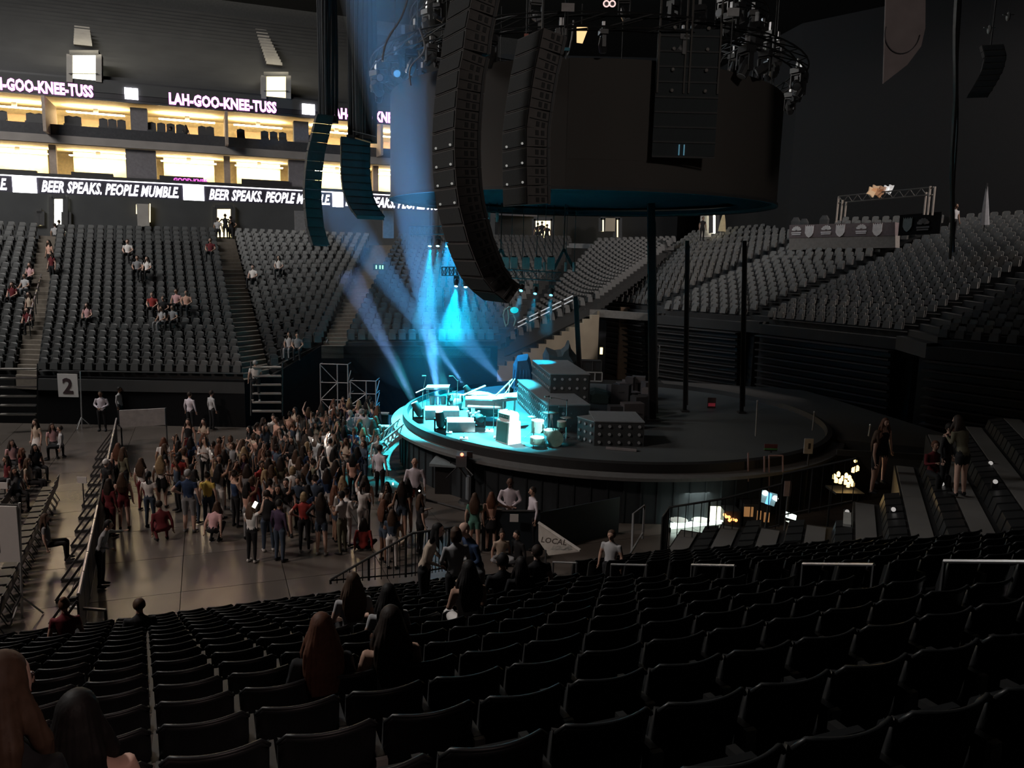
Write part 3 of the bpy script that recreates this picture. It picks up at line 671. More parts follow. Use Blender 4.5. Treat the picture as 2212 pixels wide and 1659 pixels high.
# ---------------------------------------------------------------- lighting trusses with down beams
TRM = mat('truss_dark', (.08, .10, .11), .45, .6)
def truss(a, b, w_, label, n=8, mt=TRM, name='truss', group=None, r=.025):
    a = Vector(a); b = Vector(b); d = (b-a).normalized(); x = d.cross(Z)
    if x.length < .1: x = Vector((1, 0, 0))
    x.normalize(); y = x.cross(d)
    t = thing(name, label, 'truss', a, group); off = [(-x-y), (x-y), (x+y), (-x+y)]
    for o_ in off: MB().tube([a+o_*w_/2, b+o_*w_/2], r, 5).build('chord', mt, t)
    L = (b-a).length
    for i in range(n):
        p0 = a.lerp(b, i/n); p1 = a.lerp(b, (i+1)/n); m_ = MB()
        for j in range(4):
            q0, q1 = off[j]*w_/2, off[(j+1) % 4]*w_/2
            m_.bar(p0+(q0 if i % 2 else q1), p1+(q1 if i % 2 else q0), r*1.1)
            m_.bar(p0+q0, p0+q1, r*1.1)
        m_.build('brace', mt, t)
    return t
tr = [((1085, 590), (1212, 598), 36.5, 'truss with grey motor boxes hanging above the right of the stage'), ((885, 498), (970, 497), 39, 'upper left truss carrying the first row of cyan lamps'), ((955, 586), (1020, 586), 37.5, 'short truss left of the big speakers')]
for a, b, Y, lab in tr: truss(at(*a, Y=Y), at(*b, Y=Y), .38, lab, 8)
for i, x in enumerate([1068, 1092, 1110, 1136, 1162, 1190]):
    q = at(x, 569, Y=36.5); t = thing('motor_box', 'small grey box standing on the right truss, %s from the speakers' % ordn(i), 'equipment', q, 'grey boxes on the right truss')
    MB().box(q, (.34, .3, .56)).build('case', mat('box_grey', (.30, .34, .34), .6), t); MB().box(q+Z*.3, (.2, .2, .06)).build('hook_plate', BLACK, t)
for i, x in enumerate([1176, 1222, 1240, 1104, 1056, 1074]):
    y = 573 if i < 4 else 466
    q = at(x, y+4, Y=36.4); t = thing('chain_hoist', 'pale chain hoist on the right truss, number %s' % ordn(i), 'hoist', q, 'pale chain hoists above the stage')
    MB().tube([q-Z*.2, q+Z*.22], .07, 8).build('motor', mat('hoist_grey', (.42, .42, .42), .5), t); MB().tube([q+Z*.2, q+Z*9], .012, 4).build('chain', DARKG, t)
# apex slings over the truss
for i, x in enumerate([1082, 1218]):
    q = at(x, 538, Y=36.5); t = thing('truss_sling', 'black triangular sling above the right truss, '+['near the speakers', 'at its outer end'][i], 'rigging', q)
    for dx in (-22, 22): MB().bar(q, at(x+dx, 583, Y=36.5), .12).build('strap', BLACK, t)
    MB().tube([q, q+Z*8], .03, 5).build('chain', BLACK, t)
downs = [((929, 533), (918, 700), 39, .75, 750, .022), ((946, 533), (938, 660), 39, .5, 260, .02), ((966, 534), (958, 640), 39, .42, 110, .016), ((985, 556), (975, 640), 39, .3, 50, .015),
         ((986, 620), (968, 740), 37.5, .85, 950, .024), ((1006, 622), (1000, 720), 37.5, .55, 380, .02), ((1027, 626), (1018, 720), 37.5, .45, 160, .016), ((1049, 640), (1040, 720), 37.5, .4, 60, .014),
         ((1127, 631), (1110, 690), 36.5, .32, 90, .02), ((1157, 637), (1142, 708), 36.5, .36, 90, .02), ((1191, 640), (1178, 722), 36.5, .42, 120, .02)]
ht = []
for i, (a, b, Y, r1, en, de) in enumerate(downs):
    src = at(*a, Y=Y); tip = at(*b, Y=Y-1.2)
    q, t = moving_head(src+Z*.52, tip, 'hanging stage light, %s from the left, with a cyan beam' % ordn(i), .6, LENSC if i in (0, 1, 4, 5) else LENSC2, hang=True)
    MB().tube([src+Z*.5, Vector((src.x, src.y, 10.4))], .02, 5).build('hanger', BLACK, t)
    beam('cyan haze shaft under hanging stage light, %s from the left' % ordn(i), src, tip, .1, r1, en*KS, de, 0, CYAN)
# key cyan light on the stage floor
for (x, y, r_, en) in [(985, 905, 42, 90000), (1055, 930, 34, 70000), (935, 890, 36, 60000), (1050, 880, 36, 36000), (1110, 950, 24, 16000)]:
    tq = D(x, y); light('stage_spot', 'SPOT', tq+Vector((-1.6, 2.2, 7.7)), en*KS, (.05, .74, .88), .15, tq, spot=math.radians(r_), blend=.35)
tq = D(1107, 955)+Z*.4; light('stage_spot', 'SPOT', tq+Vector((5, -5, 7)), 26000*KS, (.6, .95, 1), .1, tq, spot=math.radians(13), blend=.5)
c = at(990, 640, Y=38.5)
m_ = MB().sphere((0, 0, 0), 1, 24, 16); hz = m_.build('haze', haze_mat('haze_pool', .012, 0, 1)); hz.location = c; hz.scale = (6.5, 2.6, 5.2); hz['kind'] = 'stuff'; hz['category'] = 'haze'; hz['label'] = 'soft blue pool of haze under the hanging lamps behind the stage'
light('haze_fill', 'SPOT', at(975, 505, Y=38.6), 16000, (.0, .42, .9), .2, at(1000, 800, Y=38.6), spot=math.radians(75), blend=.9)  # added flood that brightens the haze pool outside the beam cones
# ---------------------------------------------------------------- round hanging screen
RC = Vector((2.55, 32.5, 0)); RR = 7.55; ZB = 10.15; ZTp = 14.0
CLOTH = mat('screen_cloth', (.075, .067, .062), .85, scale=.3)
sc = thing('round_screen', 'huge grey round drum of cloth hanging above the stage', 'screen', RC+Z*ZB)
m_ = MB(); mats2 = []
MB().lathe(RC, [(RR, ZB), (RR, ZTp)], 96, a0=-PI*.5+.33, a1=1.5*PI-.12).build('cloth', CLOTH, sc, smooth=True)
MB().lathe(RC, [(RR, ZB), (RR, ZTp)], 6, a0=-PI*.5-.12, a1=-PI*.5+.33)
ap = MB()
a_ = at(1410, 335, Y=26); b_ = at(1543, 335, Y=26)
MB().lathe(RC, [(RR+.02, ZB+.9), (RR+.02, ZTp)], 12, a0=-PI*.5-.14, a1=-PI*.5+.35).build('cloth', CLOTH, sc, smooth=True)
MB().lathe(RC, [(RR+.01, ZB), (RR+.01, ZB+1)], 12, a0=-PI*.5-.14, a1=-PI*.5+.35).build('cloth', CLOTH, sc, smooth=True)
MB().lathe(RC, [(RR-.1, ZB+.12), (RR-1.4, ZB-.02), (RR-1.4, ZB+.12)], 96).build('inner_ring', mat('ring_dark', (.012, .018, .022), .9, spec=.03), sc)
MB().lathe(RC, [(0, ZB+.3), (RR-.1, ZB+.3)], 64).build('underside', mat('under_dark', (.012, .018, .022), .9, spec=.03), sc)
MB().lathe(RC, [(RR-.05, ZB-.02), (RR+.06, ZB-.02), (RR+.06, ZB+.08)], 96).build('rim_tube', DARKG, sc)
for k in range(10):
    a = k*2*PI/10; q = RC+Vector((math.cos(a), math.sin(a), 0))*(RR-.1)
    MB().tube([q+Z*ZTp, q+Z*30], .02, 4).build('suspension_cable', DARKG, sc)
# dark doorway-like panel hanging in front of the drum (batten grid)
dp = thing('batten_grid', 'dark gridded panel hanging against the front of the round drum', 'panel', at(1475, 338, Y=24.6))
a, b = at(1409, 338, Y=24.6), at(1543, 338, Y=24.6); c = at(1409, 60, Y=24.6)
MB().hexa([a, b, b+Vector((0, .1, 0)), a+Vector((0, .1, 0))], [Vector((a.x, a.y, c.z)), Vector((b.x, b.y, c.z)), Vector((b.x, b.y+.1, c.z)), Vector((a.x, a.y+.1, c.z))]).build('board', mat('panel_dark', (.012, .02, .024), .7), dp)
for i in range(9):
    z = lerp(a.z, c.z, i/8.5); MB().bar(Vector((a.x, a.y-.03, z)), Vector((b.x, b.y-.03, z)), .03, .05).build('batten', DARKG, dp)
for i, u in enumerate((0.02, .44, .52, .98)):
    x = lerp(a.x, b.x, u); MB().bar(Vector((x, a.y-.04, lerp(a.z, c.z, .5))), Vector((x, a.y-.04, c.z+1)), .05).build('upright', mat('upright', (.05, .043, .036), .6), dp)
for i in range(4):
    for u in (.25, .78):
        MB().sphere((lerp(a.x, b.x, u), a.y-.08, lerp(a.z, c.z, .52+.16*i)), .055, 8, 6).build('lamp', mat('dull_lamp', (.28, .26, .25), .5), dp)
for u in (.42, .5):
    x = lerp(a.x, b.x, u); MB().bar(Vector((x, a.y-.05, a.z+.05)), Vector((x, a.y-.05, a.z+.36)), .04, .03).build('screen_mark', mat('teal_glint', (.1, .3, .4), .4, emit=(.08, .25, .35), es=.5), dp)
# ---------------------------------------------------------------- ring trusses with fixtures above the drum
def ring_truss(c, r, z, label, n=40, w_=.4):
    t = thing('ring_truss', label, 'truss', Vector((c.x, c.y, z)))
    for dr, dz in ((0, 0), (w_, 0), (0, w_), (w_, w_)):
        MB().tube([(c.x+(r+dr)*math.cos(2*PI*i/64), c.y+(r+dr)*math.sin(2*PI*i/64), z+dz) for i in range(65)], .03, 5, cap=False).build('chord', BLACK, t)
    m_ = MB()
    for i in range(n):
        a0_, a1_ = 2*PI*i/n, 2*PI*(i+1)/n
        g = lambda a, dr, dz: (c.x+(r+dr)*math.cos(a), c.y+(r+dr)*math.sin(a), z+dz)
        m_.bar(g(a0_, 0, 0), g(a1_, 0, w_), .03); m_.bar(g(a0_, w_, 0), g(a1_, w_, w_), .03); m_.bar(g(a0_, 0, w_), g(a1_, w_, w_), .03); m_.bar(g(a0_, 0, 0), g(a1_, w_, 0), .03)
    o = m_.build('brace', BLACK, t); o['kind'] = 'stuff'
    return t
ring_truss(RC, 7.9, 14.7, 'lower round black truss just above the drum')
ring_truss(RC, 6.4, 16.6, 'upper round black truss crowded with lights')
FX = mat('fixture_black', (.03, .03, .032), .35)
FXG = mat('fixture_grey', (.13, .13, .135), .45)
proto = None
def fixture(q, aim, mt=FX, sc=1.0):
    global proto
    b = MB().box((0, 0, -.08), (.36, .3, .16)); y_ = MB().box((.19, 0, -.36), (.04, .14, .5)).box((-.19, 0, -.36), (.04, .14, .5)).box((0, 0, -.19), (.42, .14, .04))
    d = Vector(aim); h = MB().tube([Vector((0, 0, -.5))-d*.24, Vector((0, 0, -.5)), Vector((0, 0, -.5))+d*.26], [.1, .16, .14], 10)
    l = MB().tube([Vector((0, 0, -.5))+d*.25, Vector((0, 0, -.5))+d*.275], .12, 10)
    cl = MB().box((0, 0, .14), (.08, .1, .3))
    return [('base', b.mesh('base', mt)), ('yoke', y_.mesh('yoke', mt)), ('head', h.mesh('head', mt)), ('lens', l.mesh('lens', mat('lens_glass', (.35, .37, .4), .12, spec=.8))), ('clamp', cl.mesh('clamp', ALU))]
fxs = [fixture(None, Vector(a).normalized()) for a in ((0, -.5, -1), (-.7, -.4, -.5), (.6, -.6, -.4), (.1, -1, -.1), (-.4, .2, -1))]+[fixture(None, Vector((.3, -.8, -.5)).normalized(), FXG)]
rnd = random.Random(3); kf = 0; RL = []
for ring, (r, z, n, up) in enumerate([(8.1, 14.7, 44, -1), (6.6, 16.6, 40, -1), (7.2, 15.9, 34, 1)]):
    for i in range(n):
        a = 2*PI*i/n+rnd.uniform(-.04, .04)
        q = RC+Vector((math.cos(a)*r, math.sin(a)*r, z-.05))
        x, y = proj(q)
        if not (-20 < y < 330 and 800 < x < 1750): continue
        if rnd.random() < .15: continue
        t = thing('moving_light', 'm', 'stage light', q, 'black moving lights on the round trusses'); RL.append((ring, x, t))
        t.rotation_euler = (0, 0, rnd.uniform(0, 6.28)); s_ = rnd.uniform(.8, 1.25); t.scale = (s_, s_, s_)
        for nm, me in fxs[rnd.randrange(6)]:
            o = bpy.data.objects.new(nm, me); COL.objects.link(o); o.parent = t
        kf += 1
for ring in range(3):
    for i, (_, x, t) in enumerate(sorted([a for a in RL if a[0] == ring], key=lambda a: a[1])):
        t['label'] = 'black moving light on the %s round truss, %s from its left end' % (['lower', 'upper', 'middle'][ring], ordn2(i))
# loose cables hanging in loops by the left of the trusses
for i, pts in enumerate([[(880, 0), (868, 40), (838, 80), (828, 110), (826, 135)], [(905, 60), (925, 110), (885, 140), (884, 165), (888, 190)], [(1030, 40), (1000, 60), (985, 95), (960, 110)], [(1215, 230), (1205, 170), (1235, 100), (1240, 30)]]):
    c = [at(x, y, Y=25.5+i*.5) for x, y in pts]
    cc = []
    for j in range(len(c)-1):
        for k in range(5): cc.append(c[j].lerp(c[j+1], k/5))
    for _ in range(6): cc = [cc[0]]+[(cc[j-1]+cc[j]*2+cc[j+1])/4 for j in range(1, len(cc)-1)]+[cc[-1]]
    tag(MB().tube(cc, .03, 5).build('cable', mat('cable_grey', (.3, .3, .32), .5)), ['long pale cable loop hanging left of the light trusses', 'short cable loop just above the left shoulder of the drum', 'cable drooping beside the big speaker column', 'cable hanging right of the second speaker column'][i], 'cable')
# odd bright bits among the trusses
for i, (x, y, w_, h_, mt, lab, cat) in enumerate([(1227, 16, 26, 16, 'p', 'small pale label board hanging between the speaker columns', 'sign'), (1584, 26, 24, 16, 'd', 'small pale label board hanging right above the drum', 'sign'),
        (964, 91, 5, 24, 'p', 'short bright white tube among the trusses', 'tube'), (1218, 106, 24, 6, 't', 'small teal clip on the truss beside the second speakers', 'clip'), (1137, 79, 9, 11, 'r', 'small reddish lamp among the trusses', 'lamp')]):
    a = at(x, y, Y=24); s_ = 24/F
    mt = {'p': mat('label_pale', (.5, .46, .46), .8), 'd': mat('label_dim', (.45, .45, .46), .8), 't': mat('teal', (.02, .25, .35), .5), 'r': mat('red_lamp', (.6, .2, .15), .5)}[mt]
    t = thing('label_board' if cat == 'sign' else cat, lab, cat, a); MB().box(a, (w_*s_, .03, h_*s_)).build('board' if cat == 'sign' else 'body', mt, t); MB().tube([a+Z*h_*s_*.5, Vector((a.x, a.y, 31.3))], .012, 4).build('cord', DARKG, t)
    if cat == 'sign': MB().tube([a-Z*h_*s_*.5, a-Z*(h_*s_*.5+1.3)], .015, 4).build('tail_cord', DARKG, t)
q = at(1256, 72, Y=27); t = thing('work_lamp', 'warm glowing shard-shaped work lamp seen through the trusses', 'lamp', q)
MB().prism([q+Vector((-.16, 0, .25)), q+Vector((.22, 0, .18)), q+Vector((.05, 0, -.3)), q+Vector((-.14, 0, -.28))], (0, .05, 0)).build('reflector', mat('shard_warm', (1, .75, .4), .5, emit=(1, .66, .3), es=1.1), t); MB().tube([q+Z*.2, q+Z*.9], .02, 5).build('stem', DARKG, t)
for k, x in enumerate((1310, 1323)):
    q = at(x, 8, Y=27); tt = thing('ring_lamp', ['left', 'right'][k]+' one of two small pink-white ring lamps at the top', 'lamp', q)
    MB().tube([q+Vector((math.cos(a)*.09, 0, math.sin(a)*.09)) for a in [2*PI*i/16 for i in range(17)]], .022, 6, cap=False).build('ring', mat('ring_glow', (1, .7, .7), .5, emit=(1, .72, .68), es=1.0), tt); MB().sphere(q, .05, 8, 6).build('centre', FXG, tt)
for i, (x, y) in enumerate([(906, 196), (914, 202), (903, 200), (884, 222), (905, 208)]):
    q = at(x, y, Y=34); tag(MB().box(q, (.16, .05, .09 if i < 4 else .06)).build('lamp', GLOWY), 'tiny bright window lamp above the left shoulder of the drum, %s' % ['topmost', 'largest', 'leftmost', 'lone lowest one', 'beneath the others'][i], 'lamp')
# ---------------------------------------------------------------- line arrays
def line_array(label, path, Y, wdir, fw_, depth, nseg, yoke=True, side_mt=None, front_mt=None, dots=(), boxh=None):
    """path: pixels of the edge between grille and side panel, top to bottom. wdir horizontal vector from that edge across the front grille"""
    pts = [at(x, y, Y=Y) for x, y in path]
    cum = [0]
    for a, b in zip(pts, pts[1:]): cum.append(cum[-1]+(b-a).length)
    def pos(u):
        L = u*cum[-1]
        for i in range(len(pts)-1):
            if L <= cum[i+1]+1e-6: return pts[i].lerp(pts[i+1], (L-cum[i])/(cum[i+1]-cum[i]))
        return pts[-1]
    wdir = Vector(wdir).normalized(); back = Vector((-wdir.y, wdir.x, 0))*-1   # away from the front
    t = thing('line_array', label, 'speakers', pts[0])
    for i in range(nseg):
        a = pos(i/nseg); b = pos((i+.97)/nseg); d = (b-a).normalized(); bk_ = back-d*back.dot(d); bk_.normalize()
        w3 = wdir*fw_; dp_ = bk_*depth; tp = d*((b-a).length*.08)
        f0, f1, g1, g0 = a, a+w3, a+w3*.82+dp_*1+w3*.09, a+dp_+w3*.09*0
        h0, h1, i1, i0 = b, b+w3, b+w3*.82+dp_*1-tp+w3*.09, b+dp_-tp
        ob = MB().hexa([h0, h1, i1, i0], [f0, f1, g1, g0]).build('speaker_box', side_mt or SPK, t)
        fr = -bk_*.02
        MB().hexa([h0+fr-d*.03+w3*.04, h1+fr-d*.03-w3*.04, h1+fr*.3-d*.03-w3*.04, h0+fr*.3-d*.03+w3*.04], [f0+fr+d*.03+w3*.04, f1+fr+d*.03-w3*.04, f1+fr*.3+d*.03-w3*.04, f0+fr*.3+d*.03+w3*.04]).build('grille', front_mt or GRL, ob)
        cmid = (a+b)/2-wdir*.015; hm = MB(); hh = (b-a).length
        for u in (.42, .66):
            for v_ in (-.26, .24):
                c = cmid+bk_*depth*u+d*hh*v_; e_ = d*hh*.13; g_ = bk_*.04; w_ = wdir*.02
                hm.hexa([c-g_+e_, c+g_+e_, c+g_+e_+w_, c-g_+e_+w_], [c-g_-e_, c+g_-e_, c+g_-e_+w_, c-g_-e_+w_])
        MB().bar(cmid-wdir*.006+bk_*depth*.04, cmid-wdir*.006+bk_*depth*.92, .012).build('joint', DARKG, ob)
        hm.build('handle_recess', BLACK, ob)
        MB().bar(a+bk_*depth*.9-wdir*.02, b+bk_*depth*.9-wdir*.02, .05).build('rigging_link', DARKG, ob)
        if i in dots:
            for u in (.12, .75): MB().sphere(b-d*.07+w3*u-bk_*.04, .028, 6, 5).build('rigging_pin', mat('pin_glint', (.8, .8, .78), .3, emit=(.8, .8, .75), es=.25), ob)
    q = pos(0)+back*depth*.5+wdir*fw_*.5
    MB().tube([q, q+Z*14], .03, 5).build('cable', BLACK, t)
    return t
SPK = mat('speaker_side', (.085, .075, .072), .75); GRL = mat('speaker_grille', (.022, .024, .026), .8, scale=60, bump=.3)
path1 = [(1030, -70), (1020, 0), (1009, 42), (1001, 112), (991, 158), (988, 200), (984, 247), (982, 289), (982, 332), (984, 374), (988, 420), (997, 467), (1009, 505), (1017, 540), (1028, 563), (1047, 606), (1075, 638), (1100, 656)]
line_array('largest curved speaker column, hanging in front of the drum and bending right', path1, 17, (-.5, .87, 0), 1.15, .62, 18, dots=(8, 9, 10, 11))
path2 = [(1175, 60), (1167, 100), (1159, 135), (1151, 181), (1144, 231), (1138, 277), (1138, 358), (1140, 443)]
line_array('shorter straight speaker column right of the largest one', path2, 17.6, (-.5, .87, 0), 1.1, .6, 9, dots=(5, 6, 7))
SPD = mat('speaker_dim', (.03, .035, .04), .8)
path3 = [(800, 300), (800, 340), (800, 380), (805, 420), (818, 450), (832, 468)]
line_array('far left speaker column with a bent foot, beside the drum', path3, 36, (-.9, -.42, 0), 1.3, .7, 11, side_mt=SPD, front_mt=mat('speaker_blue', (.03, .05, .07), .8))
path4 = [(722, 250), (712, 290), (702, 330), (697, 370), (694, 410), (696, 450), (700, 490), (712, 530)]
line_array('leftmost dark speaker column, curved like a bow', path4, 36, (-.85, -.5, 0), .75, .6, 14, side_mt=SPD, front_mt=SPD)
path5 = [(2168, 95), (2175, 120), (2168, 150), (2155, 175), (2140, 200)]
line_array('dim curved speaker column high at the photo\'s right edge', path5, 30, (-.9, .3, 0), .7, .6, 8, side_mt=mat('spk_r', (.06, .06, .06), .8), front_mt=SPD)
# dark cable towers above the left arrays
for i, (x0, x1, y1) in enumerate([(683, 726, 262), (748, 812, 305)]):
    a = at(x0, 0, Y=36.3); b = at(x1, 0, Y=36.3); e = at(x0, y1, Y=36.3)
    t = thing('cable_bundle', ['leftmost', 'second'][i]+' tall dark bundle of cables above the left speaker columns', 'cables', Vector((a.x, a.y, e.z)))
    for j in range(7):
        u = (j+.5)/7; x = lerp(a.x, b.x, u); c = [(x+math.sin(k*.9+j)*.03, a.y+.1*math.cos(j), lerp(e.z, 27, k/10)) for k in range(11)]
        MB().tube(c, .075 if i == 0 else .11, 6).build('cable', mat('bundle_black', (.018, .022, .028), .8), t)
    MB().box(((a.x+b.x)/2, a.y, e.z+.1), (b.x-a.x, .4, .3)).build('bumper_frame', BLACK, t)
for i, (x, y0, y1, Y, w_) in enumerate([(757, 262, 330, 36, .06), (740, 270, 400, 35.5, .07)]):
    MB
a, b = at(767, 298, Y=35), at(801, 308, Y=35)
t = thing('rigging_bar', 'thin bright metal bar above the bent far speaker column', 'bar', a); MB().tube([(a+b)/2, Vector(((a.x+b.x)/2, a.y, 31.3))], .012, 4).build('cord', DARKG, t); MB().tube([a, b], .03, 5).build('bar', mat('bar_warm', (.8, .6, .35), .3, .7), t); MB().tube([at(762, 283, Y=35), at(812, 295, Y=35)], .015, 4).build('wire', STEEL, t)
# tall black posts in front of the backstage
for i, (x0, x1, y0, y1, Y, lab) in enumerate([(1396, 1414, 466, 985, 31, 'thickest tall black post rising beside the backstage gear'), (1480, 1489, 520, 800, 33, 'thin black post right of the thickest one'), (1604, 1613, 520, 800, 33, 'thin black post against the middle of the right stand'), (1252, 1262, 640, 800, 34, 'short leaning black post before the tunnel')]):
    a = at((x0+x1)/2, y1, Y=Y); b = at((x0+x1)/2-(14 if i == 3 else 0), y0, Y=Y); w_ = (x1-x0)/F*Y
    t = thing('black_post', lab, 'post', Vector((a.x, a.y, 1.66 if i != 3 else 0)))
    MB().bar(Vector((a.x, a.y, 1.66)), Vector((b.x, b.y, b.z if i != 0 else 10.2)), w_*.8).build('shaft', MATTE, t); MB().box((a.x, a.y, 1.72), (w_*1.8, w_*1.8, .1)).build('base', BLACK, t)
    MB().bar(Vector((a.x+w_*.5, a.y-.05, 2)), Vector((b.x+w_*.5, b.y-.05, b.z-.2)), w_*.25).build('cable', BLACK, t)
a = at(2058, 330, Y=26); t = thing('cable_bundle', 'pale grey twisted cable bundle hanging at the right', 'cables', at(2050, 560, Y=26))
MB().tube([at(2052+2*math.sin(k)+k*1.3, 560-k*45, Y=26) for k in range(14)], [.05+.05*(k/13) for k in range(14)], 6).build('cable', mat('bundle_grey', (.22, .22, .22), .7), t)
MB().tube([at(2058+2*math.cos(k)+k*1.2, 545-k*44, Y=26.1) for k in range(14)], .045, 6).build('cable', mat('bundle_grey'), t)
# pennant banner top right
a = [at(x, y, Y=20) for x, y in ((1914, -60), (2000, -60), (1999, 60), (1990, 100), (1960, 140), (1907, 181))]
pn = thing('championship_banner', 'dim pink-grey cloth banner with a round line, cut slanted at the bottom', 'banner', a[0])
MB().prism(a, (0, .02, 0)).build('cloth', mat('banner_pink', (.19, .155, .155), .85, scale=2), pn)
c = at(1950, 70, Y=19.97); MB().tube([c+Vector((math.cos(t)*.42, 0, math.sin(t)*.48)) for t in [PI*.92+i*PI*1.05/18 for i in range(19)]], .012, 5).build('printed_circle', mat('banner_dark', (.05, .045, .05), .8), pn)
MB().bar(a[0]+Vector((0, -.01, 0)), a[5]+Vector((0, -.01, 0)), .02).build('hem', mat('hem', (.3, .26, .26), .7), pn)
for i, (x, y, y0) in enumerate([(2137, 64, -20), (2178, 36, -40)]):
    q = at(x, y, Y=22); t = thing('hanging_microphone', ['lower', 'upper'][i]+' one of two tiny pale crowd microphones on wires', 'microphone', q)
    MB().sphere(q, (.06, .06, .12), 8, 6).box(q+Z*.05, (.3, .04, .02)).build('capsule', mat('mic_pale', (.4, .4, .4), .5), t); MB().tube([q, q+Z*3], .008, 4).build('wire', DARKG, t)
# ================================================================ STAGE GEAR
CHR = mat('chrome', (.7, .72, .72), .2, .9); CREAM = mat('cream_white', (.85, .85, .83), .45); GRN = mat('green_grille', (.05, .12, .10), .8, scale=60)
def zrot_box(m_, c, sz, ang, mi=0): return m_.box(c, sz, ang, mi)
# amp stack
q = D(1107, 958); ang = math.radians(38)
u = Vector((math.cos(ang), math.sin(ang), 0)); vv = Vector((-math.sin(ang), math.cos(ang), 0))
amp = thing('guitar_amplifier', 'tall white guitar amplifier with dark green grille, glowing at the stage centre front', 'amplifier', q)
c = q+vv*.25
MB().hexa([c-u*.28-vv*.36, c+u*.28-vv*.36, c+u*.28+vv*.36, c-u*.28+vv*.36], [c-u*.24-vv*.36+Z*.78, c+u*.24-vv*.36+Z*.78, c+u*.24+vv*.36+Z*.78, c-u*.24+vv*.36+Z*.78]).build('cabinet', CREAM, amp)
MB().hexa([c-u*.295-vv*.31+Z*.05, c-u*.27-vv*.31+Z*.05, c-u*.27+vv*.31+Z*.05, c-u*.295+vv*.31+Z*.05], [c-u*.255-vv*.31+Z*.74, c-u*.235-vv*.31+Z*.74, c-u*.235+vv*.31+Z*.74, c-u*.255+vv*.31+Z*.74]).build('grille', GRN, amp)
h = c+Z*.94; R_ = rotz(ang)
hd = MB(); hd.prism([h+u*x-vv*.32+Z*z for x, z in ((-.2, -.15), (.2, -.15), (.2, .08), (.13, .16), (-.13, .16), (-.2, .08))], vv*.64); hd.build('head', CREAM, amp)
MB().box(h-u*.21, (.02, .56, .14), ang).build('control_panel', GRN, amp)
for j in range(5): MB().tube([h-u*.22+vv*(-.2+j*.1), h-u*.25+vv*(-.2+j*.1)], .014, 6).build('knob', BLACK, amp)
MB().tube([h+Z*.16-vv*.1, h+Z*.2, h+Z*.16+vv*.1], .014, 5).build('handle', BLACK, amp)
for zz in (.22, .55): MB().box(c+u*.33+Z*zz+vv*.1, (.14, .22, .16), ang).build('side_pedal_box', CREAM, amp)
def mic_stand(x, y, h, label, boom=None, mt=CHR):
    q = D(x, y); t = thing('microphone_stand', label, 'microphone stand', q)
    MB().lathe(q, [(0, .03), (.13, .02), (.13, 0), (0, 0)], 14).build('base', BLACK, t); MB().tube([q, q+Z*h], .014, 6).build('pole', mt, t)
    e = q+Z*h
    if boom: e2 = e+Vector(boom); MB().tube([e, e2], .011, 5).build('boom', mt, t)
    else: e2 = e
    d = Vector((-.12, -.05, .0)); MB().tube([e2, e2+d, e2+d*1.3], [.015, .022, .034], 8).build('microphone', CHR, t)
    MB().tube([e-Z*.03, e+Z*.03], .026, 6).build('clutch', BLACK, t)
    return t
mic_stand(913, 902, 1.05, 'tall microphone stand with an angled boom at the left of the stage', (.12, 0, .62))
mic_stand(985, 899, 1.0, 'short microphone stand between the white step blocks')
mic_stand(988, 882, 1.15, 'microphone stand behind the white blocks with leftward boom', (-.2, 0, .22))
mic_stand(1183, 950, 1.55, 'tall thin microphone stand among the drums')
mic_stand(1222, 945, 1.35, 'boom microphone stand right of the drums', (-.45, 0, .08))
mic_stand(1112, 905, 1.2, 'thin stand rising behind the upright keyboard', (.06, 0, .35))
# percussion frame table at left
a, b = D(922, 885), D(966, 884); t = thing('instrument_table', 'chrome-edged table frame with small drums underneath, left of the piano', 'table', a)
z = .85; w2 = Vector((0, .6, 0))
for q in (a, b, a+w2, b+w2): MB().tube([q, q+Z*z], .018, 6).build('leg', CHR, t)
MB().hexa([a-Vector((.05, .05, 0))+Z*z, b+Vector((.05, -.05, 0))+Z*z, b+w2+Vector((.05, .05, 0))+Z*z, a+w2+Vector((-.05, .05, 0))+Z*z], [a-Vector((.05, .05, 0))+Z*(z+.09), b+Vector((.05, -.05, 0))+Z*(z+.09), b+w2+Vector((.05, .05, 0))+Z*(z+.09), a+w2+Vector((-.05, .05, 0))+Z*(z+.09)]).build('keyboard_top', CREAM, t)
MB().tube([a+Z*.12, b+Z*.12], .014, 6).build('lower_bar', CHR, t); MB().tube([a+Z*(z+.05)-Vector((.05, 0, 0)), a+Z*(z-.15)-Vector((.45, 0, 0))], .03, 6).build('side_arm', CHR, t)
for j in range(3): MB().lathe(a.lerp(b, .22+.28*j)+w2*.5, [(0, .15), (.11, .15), (.12, .5), (0, .5)], 14).build('small_drum', mat('drum_shell', (.2, .3, .32), .4), t)
# round padded stool
q = D(985, 884); t = thing('padded_stool', 'round padded stool with a curved back near the piano', 'stool', q)
MB().lathe(q, [(0, 0), (.22, 0), (.26, .2), (.24, .42), (0, .48)], 18).build('seat', mat('pad_teal', (.3, .5, .52), .6), t, smooth=True)
MB().lathe(q, [(.26, .3), (.3, .34), (.3, .62), (.24, .62), (.24, .34)], 18, a0=-.4, a1=PI+.4).build('backrest', mat('pad_teal'), t, smooth=True)
